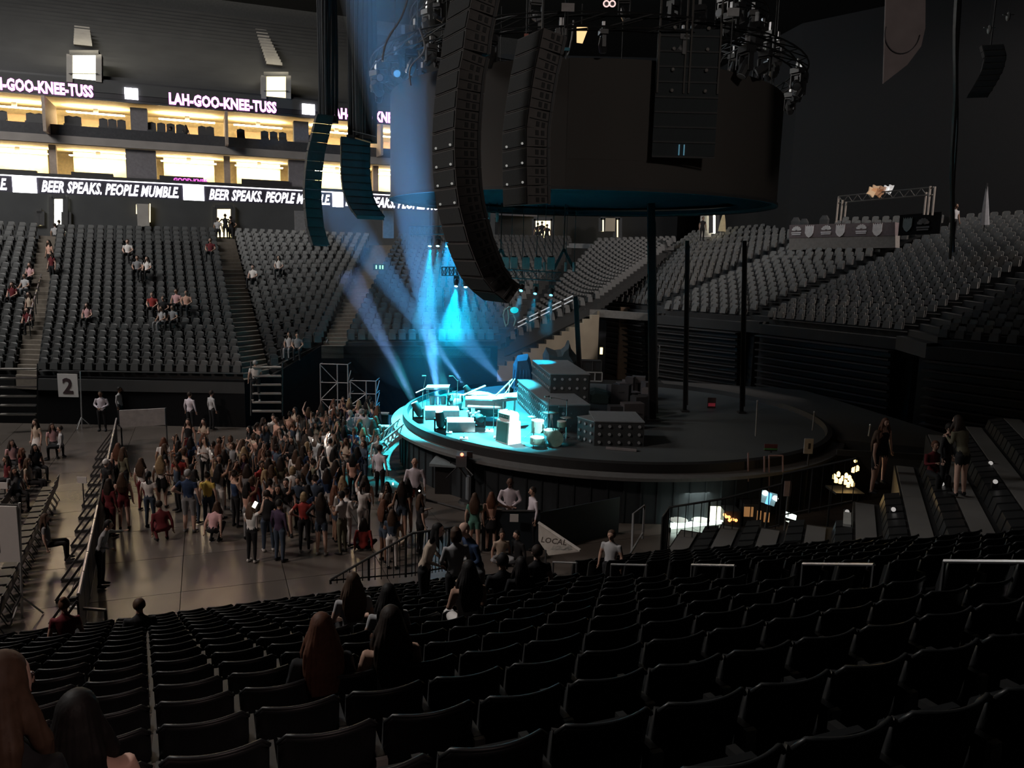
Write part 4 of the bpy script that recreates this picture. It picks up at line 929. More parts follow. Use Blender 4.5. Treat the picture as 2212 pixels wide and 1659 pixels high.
# laptop-like folding desk left of the piano
# grand piano
q = D(1050, 912); t = thing('grand_piano', 'cyan-lit grand piano with curved body and raised thin lid, middle of the stage', 'piano', q)
body = [(-.85, -.3), (.75, -.42), (.8, .1), (.62, .55), (.3, .85), (.05, 1.35), (-.35, 1.6), (-.75, 1.45), (-.9, .9)]
PIA = mat('piano_gloss', (.38, .42, .42), .2, spec=.7); PIB = mat('piano_black', (.02, .02, .022), .25)
MB().prism([q+Vector((x*.95, y, .62)) for x, y in body], Z*.3).build('body', PIA, t)
MB().prism([q+Vector((x*.92-.02, y*.96+.02, .93)) for x, y in body], Z*.02).build('soundboard', mat('piano_top', (.5, .55, .55), .35), t)
MB().hexa([q+Vector((-.7, -.55, .64)), q+Vector((.6, -.62, .64)), q+Vector((.6, -.4, .64)), q+Vector((-.7, -.3, .64))], [q+Vector((-.7, -.55, .70)), q+Vector((.6, -.62, .70)), q+Vector((.6, -.4, .72)), q+Vector((-.7, -.3, .72))]).build('keyboard', WHITE, t)
for x, y in ((-.65, -.15), (.6, -.2), (-.4, 1.3)): MB().tube([q+Vector((x, y, .62)), q+Vector((x, y, .06)), q+Vector((x, y, 0))], [.07, .045, .05], 8).build('leg', PIB, t)
MB().box(q+Vector((0, .3, .38)), (.9, .2, .4)).build('front_panel', PIB, t)
MB().hexa([q+Vector((-.95, .5, .95)), q+Vector((-.90, .3, .95)), q+Vector((-.05, .6, 1.3)), q+Vector((-.1, .8, 1.3))], [q+Vector((-.95, .5, .98)), q+Vector((-.90, .3, .98)), q+Vector((-.05, .6, 1.33)), q+Vector((-.1, .8, 1.33))]).build('lid', CREAM, t)
MB().tube([q+Vector((-.95, .4, .96)), q+Vector((-.4, .45, .96))], .04, 6).build('lid_hinge_bar', CREAM, t)
# upright keyboard with long legs
a = D(1066, 925); b = D(1110, 918); t = thing('keyboard_stand', 'tall four-legged keyboard with an open raised lid, before the amplifier', 'keyboard', a)
z = .98
for q in (a, a.lerp(b, .45), b, a.lerp(b, .45)+Vector((0, .5, 0)), b+Vector((0, .5, 0))): MB().tube([q, q+Z*z], .02, 6).build('leg', CHR, t)
MB().tube([a+Z*.55, a.lerp(b, .45)+Z*.55], .015, 5).build('cross_bar', CHR, t)
MB().hexa([a+Vector((-.06, -.1, z)), b+Vector((.1, -.1, z)), b+Vector((.1, .55, z)), a+Vector((-.06, .55, z))], [a+Vector((-.06, -.1, z+.12)), b+Vector((.1, -.1, z+.12)), b+Vector((.1, .55, z+.2)), a+Vector((-.06, .55, z+.2))]).build('body', CREAM, t)
MB().box((a+b)/2+Vector((0, .05, z+.13)), ((b-a).length*.8, .16, .02)).build('keys', BLACK, t)
MB().tube([a+Vector((.05, .3, z+.2)), b+Vector((-.1, .4, z+.72))], .028, 6).tube([a+Vector((.35, .3, z+.2)), b+Vector((.0, .4, z+.74))], .02, 6).tube([a.lerp(b, .7)+Vector((0, .3, z+.15)), b+Vector((-.2, .4, z+.68))], .016, 5).build('raised_lid', CREAM, t)
# glowing cluster (small chrome percussion) by the moving light
q = D(1022, 922); t = thing('percussion_cluster', 'small bright chrome percussion on a low stand behind the tilted moving light', 'percussion', q)
for j in range(5): MB().sphere(q+Vector((-.2+.1*j, .05*math.sin(j*2), .5+.07*math.cos(j*1.7))), .06, 8, 6).build('cup', CREAM, t)
MB().tube([q, q+Z*.5], .015, 5).build('pole', CHR, t); MB().bar(q+Vector((-.25, 0, .44)), q+Vector((.25, 0, .44)), .02).build('bar', CHR, t); MB().lathe(q, [(0, .02), (.14, .02), (.14, 0)], 10).build('base', BLACK, t)
for i, (x, y, lab) in enumerate([(1057, 932, 'small white pedal board at the foot of the keyboard'), (1075, 947, 'tiny white floor box before the amplifier'), (968, 937, 'round white pad beside the front moving light'), (1002, 949, 'flat pale floor patch near the stage front')]):
    q = D(x, y); t = thing('floor_box', lab, 'floor box', q); MB().hexa([q+Vector((-.16, -.1, 0)), q+Vector((.16, -.1, 0)), q+Vector((.16, .1, 0)), q+Vector((-.16, .1, 0))], [q+Vector((-.14, -.08, .05)), q+Vector((.14, -.08, .05)), q+Vector((.14, .08, .08)), q+Vector((-.14, .08, .08))]).build('case', CREAM, t); MB().box(q+Vector((0, 0, .085)), (.06, .04, .03)).build('switch', BLACK, t)
# drum kit
q0 = D(1180, 965); t = thing('drum_kit', 'drum kit at the dark edge of the light with one blue-lit cymbal', 'drum kit', q0)
SHL = mat('drum_green', (.25, .42, .36), .25, spec=.7); HEADM = mat('drum_head', (.8, .82, .8), .5)
def drum(x, y, r, h, zb_, tilt=0, name='drum'):
    q = D(x, y)+Z*zb_; d = MB().lathe(q, [(0, 0), (r, 0), (r*1.02, .03), (r*1.02, h-.03), (r, h)], 20).build(name, SHL, t); MB().lathe(q, [(r*1.01, h-.02), (r*1.01, h+.015), (0, h+.018)], 20).build('drum_head', HEADM, d)
    for j in range(3): a = j*2.1; MB().tube([q+Vector((math.cos(a)*r, math.sin(a)*r, h*.5)), q+Vector((math.cos(a)*r*1.25, math.sin(a)*r*1.25, -zb_))], .012, 5).build('drum_leg', CHR, d)
drum(1160, 957, .22, .42, .38, name='floor_tom'); drum(1160, 966, .24, .22, .12, name='low_tom'); drum(1188, 962, .24, .16, .38, name='snare_drum'); drum(1212, 952, .16, .2, .5, name='rack_tom')
q = D(1199, 966); MB().tube([q+Z*.28, q+Z*.28+Vector((.0, .42, 0))], .28, 20).build('bass_drum', SHL, t)
for x, y, hz, r in ((1187, 948, .95, .30), (1222, 950, .8, .24), (1147, 948, .8, .18)):
    q = D(x, y); cb = MB().lathe(q+Z*hz, [(0, .05), (.06, .03), (r*.5, .015), (r, 0), (r*.5, .008), (0, .02)], 24).build('cymbal', mat('cymbal', (.5, .6, .6), .3, .7), t, smooth=True); MB().tube([q, q+Z*(hz+.06)], .014, 5).build('cymbal_stand', CHR, cb)
    for j in range(3): a = j*2.1+.5; MB().tube([q+Z*.25, q+Vector((math.cos(a)*.25, math.sin(a)*.25, 0))], .01, 4).build('tripod_leg', CHR, cb)
q = D(1205, 962); MB().lathe(q+Z*.45, [(0, 0), (.16, 0), (.17, .06), (0, .09)], 14).build('throne_seat', BLACK, t)
# guitar laid flat, laptop etc.
q = D(1196, 965); t = thing('guitar', 'blue-glinting guitar leaning among the drums', 'guitar', q)
MB().prism([q+Vector((x*.8, 0, z)) for x, z in ((-.16, .05), (.0, 0), (.16, .05), (.12, .2), (.16, .36), (0, .42), (-.16, .36), (-.12, .2))], (0, .06, 0)).build('body', mat('guitar_blue', (.1, .3, .5), .3), t); MB().bar(q+Vector((0, .03, .4)), q+Vector((-.1, .05, .98)), .05, .03).build('neck', BLACK, t); MB().box(q+Vector((-.11, .05, 1.03)), (.08, .03, .14)).build('headstock', BLACK, t)
# back-line risers with rows of round lamps
DOT = mat('riser_lamp', (.30, .33, .36), .4); RIS = mat('riser_dark', (.03, .036, .04), .7); RTOP = mat('riser_top', (.16, .18, .2), .5)
RK = [0]
def riser(label, x0, y0, x1, y1, h, depth, rows, z=1.7):
    a, b = D(x0, y0, z), D(x1, y1, z); d = b-a; L = d.length; d.normalize(); nn = Vector((-d.y, d.x, 0))
    h += .017*RK[0]; RK[0] += 1
    t = thing('stage_riser', label, 'platform', a)
    MB().hexa([a, b, b+nn*depth, a+nn*depth], [a+Z*h, b+Z*h, b+nn*depth+Z*h, a+nn*depth+Z*h]).build('body', RIS, t)
    MB().hexa([a-nn*.03+Z*h, b-nn*.03+Z*h, b+nn*depth+Z*h, a+nn*depth+Z*h], [a-nn*.03+Z*(h+.04), b-nn*.03+Z*(h+.04), b+nn*depth+Z*(h+.04), a+nn*depth+Z*(h+.04)]).build('top_board', RTOP, t)
    k = max(2, int(L/.3))
    for r in range(rows):
        for j in range(k):
            q = a+d*(L*(j+.5)/k)-nn*.02+Z*h*(r+.5)/rows; MB().tube([q, q-nn*.03], .055, 8).build('lamp', DOT, t)
    return t, a, b, nn
riser('lower left tier of the dotted risers behind the piano', 1118, 870, 1182, 935, 1.0, 1.6, 3)
riser('upper left tier of the dotted risers', 1148, 863, 1187, 905, 1.75, 1.6, 5)
riser('wide upper dotted riser carrying the covered gear', 1187, 905, 1268, 905, 1.75, 1.8, 5)
riser('low dark dotted riser in front of the wide one', 1205, 935, 1262, 932, .9, 1.2, 2)
riser('left face of the dotted platform at the stage right', 1246, 950, 1283, 963, .75, 1.5, 3)
riser('front face of the dotted platform at the stage right', 1283, 963, 1390, 965, .75, 1.8, 3)
# draped gear
def drape(label, pts, Y, depth, mt, folds=True, name='draped_gear'):
    """cloth-covered gear: silhouette in the x-z plane given by pixels (bottom left, ..., bottom right), lofted to a rounded back"""
    P3 = [at(x, y, Y=Y) for x, y in pts]; base = min(q.z for q in P3); c = sum(P3, Vector())/len(P3)
    t = thing(name, label, 'covered equipment', Vector((c.x, Y, base)))
    m_ = MB(); n = len(P3); layers = 6; vs = []
    for l in range(layers):
        u = l/(layers-1); dy = depth*u; sc_x = math.sin(PI*(.28+.44*u)) ; sc_x = .62+.38*math.sin(PI*min(1, max(0, (u*.8+.1))))
        for i, q in enumerate(P3):
            wob = .05*math.sin(i*2.3+l) if folds else 0
            vs.append(Vector((c.x+(q.x-c.x)*sc_x+wob, Y+dy, base+(q.z-base)*(.72+.28*math.sin(PI*min(1, u*.7+.15))))))
    fs = []
    for l in range(layers-1):
        for i in range(n-1): a = l*n+i; fs.append((a, a+1, a+1+n, a+n))
    m_.add(vs, fs); m_.add([vs[i] for i in range(n)], [tuple(range(n))]); m_.add([vs[(layers-1)*n+i] for i in range(n)], [tuple(range(n))[::-1]])
    m_.build('cover', mt, t, smooth=False)
    hm = MB()
    for i in range(7):
        u = i/6; q = P3[0].lerp(P3[-1], u); hm.bar(Vector((q.x, Y-.03, base)), Vector((lerp(q.x, c.x, .25), Y-.02, base+(max(k.z for k in P3)-base)*.55)), .035)
    hm.build('fold', mt, t)
    return t
NAVY = mat('cover_navy', (.035, .075, .11), .8, scale=3, bump=.6); GRC = mat('cover_green', (.05, .085, .085), .8, scale=3, bump=.6); SLATE = mat('cover_slate', (.045, .06, .068), .85, scale=3, bump=.6)
drape('tall navy covered gear with rounded shoulders behind the left risers', [(1106, 838), (1110, 790), (1117, 770), (1140, 767), (1147, 780), (1156, 830)], 38.5, 1.1, NAVY)
drape('dark cloth-covered gear with a sharp peak, on the upper riser', [(1174, 833), (1175, 770), (1179, 753), (1200, 760), (1215, 758), (1224, 748), (1231, 738), (1236, 757), (1250, 775), (1256, 833)], 37, 1.4, SLATE)
drape('green cloth hanging over gear right of the risers', [(1266, 902), (1269, 845), (1285, 840), (1310, 845), (1325, 850), (1329, 875), (1310, 882), (1290, 900)], 34.5, .9, GRC)
drape('navy covered low gear behind the cymbal', [(1181, 925), (1181, 885), (1186, 877), (1203, 880), (1210, 895), (1213, 925)], 33.2, .7, NAVY)
for i, (x0, y0, x1, y1, Y, lab, mt) in enumerate([(1256, 780, 1300, 804, 37, 'black flight case beside the peaked cover', BLACK), (1266, 805, 1301, 823, 36.6, 'open rack case with pale frame edges under the black case', ALU), (1255, 976, 1276, 989, 26, 'small pale-framed box on the dark stage edge', ALU)]):
    a, b = at(x0, y1, Y=Y), at(x1, y0, Y=Y); t = thing('flight_case', lab, 'case', (a.x, Y, a.z)); w_, h_ = b.x-a.x, b.z-a.z
    MB().box(((a.x+b.x)/2, Y+.3, (a.z+b.z)/2), (w_, .5, h_)).build('body', BLACK, t); fr = MB()
    for q0, q1 in (((a.x, a.z), (b.x, a.z)), ((a.x, b.z), (b.x, b.z)), ((a.x, a.z), (a.x, b.z)), ((b.x, a.z), (b.x, b.z)), ((lerp(a.x, b.x, .55), a.z), (lerp(a.x, b.x, .55), b.z))):
        fr.bar((q0[0], Y+.03, q0[1]), (q1[0], Y+.03, q1[1]), .05 if mt is ALU else .03)
    fr.build('edge_frame', mt if mt is ALU else DARKG, t)
q = D(1343, 972); t = thing('floor_strip', 'long pale batten lying before the dotted platform', 'batten', q); a, b = D(1309, 970), D(1375, 975)
MB().bar(a+Z*.05, b+Z*.05, .2, .08).build('body', mat('batten_grey', (.22, .21, .22), .6), t); MB().bar(a+Z*.1, b+Z*.1, .04, .02).build('ridge', DARKG, t)
rg = random.Random(11)
for i in range(16):  # assorted dark cases and stands behind on the right
    x = rg.uniform(1330, 1450); y = rg.uniform(850, 925); q = D(x, y); w_ = rg.uniform(.35, .8); h_ = rg.uniform(.4, 1.1)
    t = thing('equipment_case', 'dark backstage case by the tall black post, %s of the pile' % ordn(i), 'case', q, 'dark cases right of the covered gear')
    MB().box(q+Z*h_/2, (w_, .5, h_), rg.uniform(-.5, .5)).build('body', mat('case_%d' % (i % 3), [(.02, .02, .024), (.05, .045, .05), (.09, .08, .085)][i % 3], .6), t); MB().box(q+Z*(h_*.7)-Vector((0, .3, 0)), (w_*.5, .02, .05)).build('handle', DARKG, t)
q = D(1408, 878, 1.7); t = thing('signal_lamp', 'tiny green glowing lamps at the foot of the tall black post', 'lamp', q+Z*.2)
for dx in (-.07, .05): MB().sphere(q+Vector((dx, -.3, .9)), .04, 8, 6).build('bulb', mat('green_glow', (.3, 1, .5), .5, emit=(.3, 1, .45), es=2.5), t)
MB().box(q+Vector((0, -.25, .5)), (.2, .06, .9)).build('panel', BLACK, t)
q = at(819, 577, Y=44); t = thing('exit_lamp', 'tiny green glowing exit lamps in the far stand', 'lamp', q)
for dx in (-.16, .05, .2): MB().box(q+Vector((dx, 0, 0)), (.05, .04, .2)).build('glyph', mat('green_glow'), t)
MB().box(q+Vector((0, .1, 0)), (.7, .08, .35)).build('housing', BLACK, t)
# red-white side lamp sign and pole
q = at(1537, 874, Y=34); t = thing('notice_board', 'small red and white notice by the retracted seating', 'notice', q)
MB().box(q, (.36, .05, .62)).build('board', mat('notice_dark', (.08, .04, .04), .6), t); MB().box(q+Vector((0, -.04, 0)), (.3, .02, .14)).build('red_band', mat('notice_red', (.45, .05, .06), .5, emit=(.5, .05, .08), es=.12), t); MB().tube([q-Z*.31, Vector((q.x, q.y, 0))], .025, 5).build('post', DARKG, t)
# hanging cyan-lit object by the array foot (small lamp cluster) and dashed handrail of the corner stand
q = at(1099, 668, Y=30); t = thing('hanging_lamp_cluster', 'cyan-lit twisted cluster of a cable and a flat lamp under the curved speaker column', 'lamp', q)
MB().sphere(at(1111, 670, Y=30), (.16, .12, .12), 10, 7).build('lamp_head', mat('cyan_lit', (.1, .5, .55), .5, emit=(.0, .55, .65), es=1), t)
for i, (pts) in enumerate([[(1092, 665), (1087, 680), (1090, 695), (1093, 706)], [(1096, 668), (1099, 685), (1097, 700), (1092, 704)], [(1108, 678), (1114, 690), (1110, 705)], [(1088, 672), (1100, 662), (1112, 668)]]):
    MB().tube([at(x, y, Y=30) for x, y in pts], .03, 5).build('cable', mat('cable_cyan', (.3, .5, .55), .4), t)  # cyan stage light put into the cable colour
MB().tube([at(1100, 664, Y=30), at(1100, 640, Y=30)], .02, 4).build('hanger', BLACK, t)
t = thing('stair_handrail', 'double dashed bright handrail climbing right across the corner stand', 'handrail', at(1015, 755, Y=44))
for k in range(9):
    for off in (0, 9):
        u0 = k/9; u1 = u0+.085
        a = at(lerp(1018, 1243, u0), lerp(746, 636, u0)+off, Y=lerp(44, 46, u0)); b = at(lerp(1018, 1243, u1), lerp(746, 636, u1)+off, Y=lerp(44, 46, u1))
        MB().tube([a, b], .035, 5).build('rail', mat('rail_glow', (.8, .8, .8), .4, emit=(.6, .65, .7), es=.35), t)  # rails emit faintly; light caught by the metal is put into emission
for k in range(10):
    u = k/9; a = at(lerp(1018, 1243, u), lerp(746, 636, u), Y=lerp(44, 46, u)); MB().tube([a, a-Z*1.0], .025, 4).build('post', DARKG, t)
for nm, pts, lab in (('mid', [(500, 580), (572, 785)], 'thin glinting handrail down the second lit aisle'), ('left', [(93, 578), (58, 700)], 'thin glinting handrail down the first lit aisle'), ('right', [(765, 612), (702, 745)], 'pale handrail frame down the third aisle')):
    (xa, ya), (xb, yb) = pts; A = at(xa, ya, p=50); B = at(xb, yb, p=41 if nm != 'right' else 39)
    t = thing('stair_handrail', lab, 'handrail', B)
    for k in range(9):
        u0, u1 = k/9, (k+.72)/9; MB().tube([A.lerp(B, u0), A.lerp(B, u1)], .03, 5).build('rail', RAILW, t); MB().tube([A.lerp(B, u0), A.lerp(B, u0)-Z*.9], .025, 4).build('post', DARKG, t)
# steps standing at the foot of the aisles
for i, (x0, x1, y0, y1, n) in enumerate([(0, 78, 797, 895, 6), (545, 607, 793, 888, 6)]):
    t = thing('access_stairs', ['open metal stairs at the foot of the first aisle', 'open metal stairs at the foot of the second aisle'][i], 'stairs', at((x0+x1)/2, y1+15, z=0))
    for k in range(n):
        y = lerp(y0, y1, k/(n-1)); zz = lerp(2.0, .25, k/(n-1)); pw = 38.9 if i == 0 else 35.2; a, b = at(x0, y, p=pw), at(x1, y, p=pw)
        MB().bar(a, b, .3, .05).build('tread', mat('tread_pale', (.3, .28, .26), .7), t)
    a, b = at(x0-3, y0-12, p=pw), at(x0-3, y1+10, p=pw); MB().tube([a, b], .03, 5).build('handrail', DARKG, t); a, b = at(x1+3, y0-12, p=pw), at(x1+3, y1+10, p=pw); MB().tube([a, b], .03, 5).build('handrail', DARKG, t)
# scaffold tower
def scaffold(x0, x1, y0, y1, Y, lab, bays=2, mt=None):
    mt = mt or mat('scaffold', (.42, .38, .38), .5, .3)
    a, b = at(x0, y1, Y=Y), at(x1, y1, Y=Y); top = at(x0, y0, Y=Y).z; t = thing('scaffold', lab, 'scaffold', (a.x, Y, 0)); a.z = b.z = 0; dy = Vector((0, 1.2, 0))
    for q in (a, b, a+dy, b+dy, a.lerp(b, .62), ): MB().tube([q, q+Z*top], .03, 6).build('upright', mt, t)
    for k in range(4):
        z = top*(.02+k*.32) if k < 3 else top
        for q0, q1 in ((a, b), (a+dy, b+dy), (a, a+dy), (b, b+dy)): MB().tube([q0+Z*z, q1+Z*z], .025, 5).build('ledger', mt, t)
    for k in range(3):
        z0, z1 = top*(.02+k*.32), top*min(1, .34+k*.32)
        c0, c1 = (a, a.lerp(b, .62)) if k % 2 else (a.lerp(b, .62), a); MB().tube([c0+Z*z0, c1+Z*z1], .022, 5).build('diagonal', mt, t); MB().tube([b+Z*z0, b+dy+Z*z1], .022, 5).build('diagonal', mt, t)
scaffold(693, 752, 786, 880, 38, 'pale scaffold tower with diagonal braces left of the stage')
scaffold(757, 812, 822, 868, 38, 'low scaffold platform right of the scaffold tower')
for i, (x, y, w_, lab) in enumerate([(854, 856, 24, 'small pale plate lying behind the left rim of the stage'), (826, 893, 14, 'cyan-lit floor panel left of the stage, upper'), (826, 921, 15, 'cyan-lit floor panel left of the stage, lower')]):
    q = at(x, y, z=1.2 if i else .9); t = thing('stage_monitor', lab, 'panel', q); s_ = q.y/F
    MB().box(q, (w_*2*s_, .35, .06)).build('top_plate', mat('plate', (.45, .5, .52), .5), t); MB().box(q-Z*.5, (w_*1.8*s_, .3, .9)).build('body', BLACK, t)
for i, (x, y, lab) in enumerate([(958, 998, 'blue-lit tilted floor panel under the stage lip, nearer the ramp'), (1104, 999, 'grey tilted floor panel under the front stage lip'), (933, 968, 'cyan-lit wedge just below the stage lip')]):
    q = at(x, y, z=1.1); t = thing('wedge_panel', lab, 'panel', q); s_ = q.y/F; w_ = (30, 26, 22)[i]*s_
    MB().hexa([q+Vector((-w_, -.25, -.1)), q+Vector((w_, -.35, -.1)), q+Vector((w_, .3, -.1)), q+Vector((-w_, .4, -.1))], [q+Vector((-w_, -.25, 0)), q+Vector((w_, -.35, -.05)), q+Vector((w_*.6, .3, .12)), q+Vector((-w_*.6, .4, .15))]).build('top_plate', mat('plate_dim', (.22, .26, .28), .5), t); MB().box(q-Z*.6, (w_*1.2, .2, 1.0)).build('support', BLACK, t)
q = at(917, 947, z=1.5); e = at(917, 978, z=.9); t = thing('hanging_pendulum', 'slim stem with a glowing green-white wedge hanging off the stage lip', 'lamp', e)
MB().box(q, (.22, .2, .34)).build('clamp', BLACK, t); MB().tube([q, e+Z*.1], .03, 5).build('stem', DARKG, t); MB().prism([e+Vector((-.18, 0, 0)), e+Vector((.2, 0, 0)), e+Vector((.2, 0, -.16)), e+Vector((.05, 0, -.2))], (0, .15, 0)).build('wedge', mat('wedge_green', (.4, .8, .6), .5, emit=(.25, .7, .5), es=.7), t)
# crossing ramp: ladder-like bright stairs from the stage to the floor
A = at(868, 930, z=1.5); B = at(766, 1016, z=.05); dirv = (B-A); perp = Vector((-dirv.y, dirv.x, 0)).normalized()
t = thing('stage_ramp', 'cyan-lit ladder-like stairway running from the stage down to the floor', 'ramp', B)
RPM = mat('ramp_alu', (.6, .62, .62), .4, .4)
for sgn in (-1, 1):
    MB().bar(A+perp*.5*sgn, B+perp*.5*sgn, .09, .14).build('side_rail', RPM, t); MB().bar(A+perp*.5*sgn-Z*.0+Z*.35, B+perp*.5*sgn+Z*.35, .05).build('upper_rail', RPM, t)
for k in range(11):
    u = (k+.3)/11; q = A.lerp(B, u); MB().bar(q-perp*.5, q+perp*.5, .26, .05).build('tread', RPM, t)
    q1 = A.lerp(B, min(1, u+.09)); MB().bar(q-perp*.5+Z*.35, q1-perp*.5, .04).build('brace', RPM, t); MB().bar(q+perp*.5+Z*.35, q1+perp*.5, .04).build('brace', RPM, t)
light('stage_spot', 'SPOT', A+Vector((1.5, 1.5, 7.6)), 9000, (.03, .7, .85), .2, A.lerp(B, .4), spot=math.radians(24), blend=.7)
# camera jib with red tally
q = at(1012, 1085, z=0); t = thing('video_camera', 'video camera on a slim twin-post pedestal with a red tally lamp, before the stage', 'camera', q)
top = at(998, 985, Y=q.y-.3)
MB().lathe(q, [(0, .12), (.3, .08), (.34, 0), (0, 0)], 16).build('pedestal_base', BLACK, t); MB().tube([q, q+Z*.9], .1, 8).build('column', mat('ped_grey', (.16, .18, .2), .6), t)
for dx in (-.12, .12): MB().tube([q+Vector((dx*.6, 0, .85)), top+Vector((dx, 0, -.35))], .03, 6).build('post', GREY, t)
MB().box(top+Vector((0, 0, -.1)), (.34, .7, .36)).build('body', mat('cam_grey', (.1, .11, .12), .5), t); MB().tube([top+Vector((0, .35, -.1)), top+Vector((0, .8, -.1))], [.11, .14], 12).build('lens', BLACK, t)
MB().box(top+Vector((.26, -.2, .1)), (.18, .1, .2)).build('viewfinder', BLACK, t); MB().sphere(top+Vector((.02, -.36, .14)), .055, 8, 6).build('tally_lamp', mat('tally_red', (1, .2, .1), .5, emit=(1, .16, .08), es=5), t)
MB().tube([top+Vector((-.1, -.3, -.25)), top+Vector((-.45, -.7, -.55))], .018, 5).tube([top+Vector((.1, -.3, -.25)), top+Vector((.4, -.65, -.45))], .018, 5).build('pan_bar', BLACK, t)
# crane arm near barrier
a, b, c = at(912, 1078, z=.9), at(945, 1086, z=.75), at(1020, 1105, z=.6)
t = thing('camera_crane', 'thin dark crane arm with a small head lying beyond the barricade', 'crane', Vector((c.x, c.y, 0))); MB().tube([a, b, c], [.05, .03, .06], 6).build('arm', DARKG, t); MB().box(a, (.2, .15, .25)).build('head', FXG, t); MB().box(Vector((c.x, c.y, .3)), (.4, .4, .6)).build('base', BLACK, t)
# press platform
Y0_, Y1_ = PT0.y-1.2, PT1.y-1.2; print('press', PT0, PT1)
a0, a1 = at(1704, 540, Y=Y0_), at(1934, 535, Y=Y1_); b0, b1 = at(1706, 486, Y=Y0_), at(1934, 480, Y=Y1_)
def wq(u, v): return (a0.lerp(a1, u)).lerp(b0.lerp(b1, u), v)
pr = thing('press_table', 'long pale draped press table with rows of white printed logos, above the right stand', 'table', a0)
dv = (a1-a0).normalized(); nnp = Vector((-dv.y, dv.x, 0))
MB().hexa([wq(0, 0), wq(1, 0), wq(1, 0)+nnp*.8, wq(0, 0)+nnp*.8], [wq(0, .48), wq(1, .48), wq(1, .48)+nnp*.8, wq(0, .48)+nnp*.8]).build('lower_panel', mat('drape_grey', (.24, .215, .20), .85), pr)
MB().hexa([wq(0, .48)-nnp*.04, wq(1, .48)-nnp*.04, wq(1, .48)+nnp*.8, wq(0, .48)+nnp*.8], [wq(0, 1)-nnp*.04, wq(1, 1)-nnp*.04, wq(1, 1)+nnp*.8, wq(0, 1)+nnp*.8]).build('logo_banner', mat('drape_brown', (.17, .13, .135), .85), pr)
LOGO = mat('logo_white', (.72, .68, .68), .7)
def logo_peacock(c, s, dx, par, mt):
    m_ = MB(); up = Z
    for k in range(6):
        a = math.radians(28+k*24.8); d = dx*math.cos(a)+up*math.sin(a); p_ = d.cross(nnp).normalized()
        tip = c+d*s*.5; m_.prism([c+d*s*.1, tip-p_*s*.13-d*s*.06, tip+d*s*.03, tip+p_*s*.13-d*s*.06], -nnp*.03)
    m_.prism([c-dx*s*.5-up*s*.08, c+dx*s*.5-up*s*.08, c+dx*s*.5-up*s*.2, c-dx*s*.5-up*s*.2], -nnp*.03); m_.prism([c-dx*s*.46-up*s*.26, c+dx*s*.46-up*s*.26, c+dx*s*.46-up*s*.36, c-dx*s*.46-up*s*.36], -nnp*.03)
    m_.build('printed_logo', mt, par)
def logo_shield(c, s, dx, par, mt):
    up = Z; pts = [(-.36, .5), (-.36, -.15), (-.22, -.4), (0, -.55), (.22, -.4), (.36, -.15), (.36, .5), (.26, .36), (.18, .5), (.09, .36), (0, .5), (-.09, .36), (-.18, .5), (-.26, .36)]
    MB().prism([c+dx*s*x+up*s*y for x, y in pts], -nnp*.03).build('printed_logo', mt, par)
for i, u in enumerate((.075, .205, .37, .505, .70, .845)):
    c = wq(u, .735)-nnp*.06; (logo_peacock if i % 2 == 0 else logo_shield)(c, .62 if i % 2 == 0 else .72, dv, pr, LOGO)
b0_ = at(1940, 505, Y=41.5); b1_ = at(2030, 500, Y=39.5)
pb = thing('side_banner', 'dark banner with two dim printed logos right of the press table', 'banner', b0_); d2 = (b1_-b0_).normalized()
MB().hexa([b0_-Z*.1, b1_-Z*.1, b1_-Z*.1+nnp*.1, b0_-Z*.1+nnp*.1], [b0_+Z*.95, b1_+Z*.95, b1_+Z*.95+nnp*.1, b0_+Z*.95+nnp*.1]).build('cloth', MATTE, pb)
LG2 = mat('logo_dim', (.16, .19, .19), .8); logo_shield(b0_.lerp(b1_, .22)+Z*.45-nnp*.06, .7, d2, pb, LG2); logo_peacock(b0_.lerp(b1_, .6)+Z*.35-nnp*.06, .7, d2, pb, mat('logo_dim2', (.12, .11, .11), .8))
# goal-post truss behind the press table
GT = mat('goal_truss', (.42, .36, .32), .5, .3)
ga, gb = at(1812, 424, Y=45), at(2016, 404, Y=39.5)
gt = thing('goalpost_truss', 'pale goalpost-shaped truss with foil bunting standing behind the press table', 'truss', at(1812, 480, Y=45))
for (q, y1) in ((at(1812, 424, Y=45), 480), (at(1820, 432, Y=44.6), 477), (at(1828, 436, Y=44.3), 468), (at(2001, 415, Y=40), 464), (at(2010, 402, Y=39.6), 464), (at(2020, 403, Y=39.3), 465)):
    x, y = proj(q); e = at(x-(y1-y)*.1, y1, Y=q.y); MB().tube([q, e], .055, 6).build('post', GT, gt)
for dz in (0, -.36): MB().tube([ga+Z*dz, gb+Z*dz], .035, 5).build('chord', mat('goal_dim', (.14, .13, .12), .6), gt)
for k in range(18): a = ga.lerp(gb, k/18); b = ga.lerp(gb, (k+1)/18); MB().bar(a-Z*(.36 if k % 2 else 0), b-Z*(0 if k % 2 else .36), .025).build('brace', mat('goal_dim'), gt)
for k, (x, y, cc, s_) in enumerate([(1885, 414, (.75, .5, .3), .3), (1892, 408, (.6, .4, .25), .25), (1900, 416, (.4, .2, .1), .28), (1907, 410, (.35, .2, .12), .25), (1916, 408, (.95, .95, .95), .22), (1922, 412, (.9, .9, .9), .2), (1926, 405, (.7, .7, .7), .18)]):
    q = at(x, y, Y=42.3); MB().prism([q+Vector((math.cos(a)*s_*(1 if j % 2 else .6), 0, math.sin(a)*s_*(1 if j % 2 else .6))) for j, a in enumerate([2*PI*i/9 for i in range(9)])], (0, .12, 0)).build('bunting', mat('foil_%d' % k, cc, .4, emit=cc, es=.28), gt)
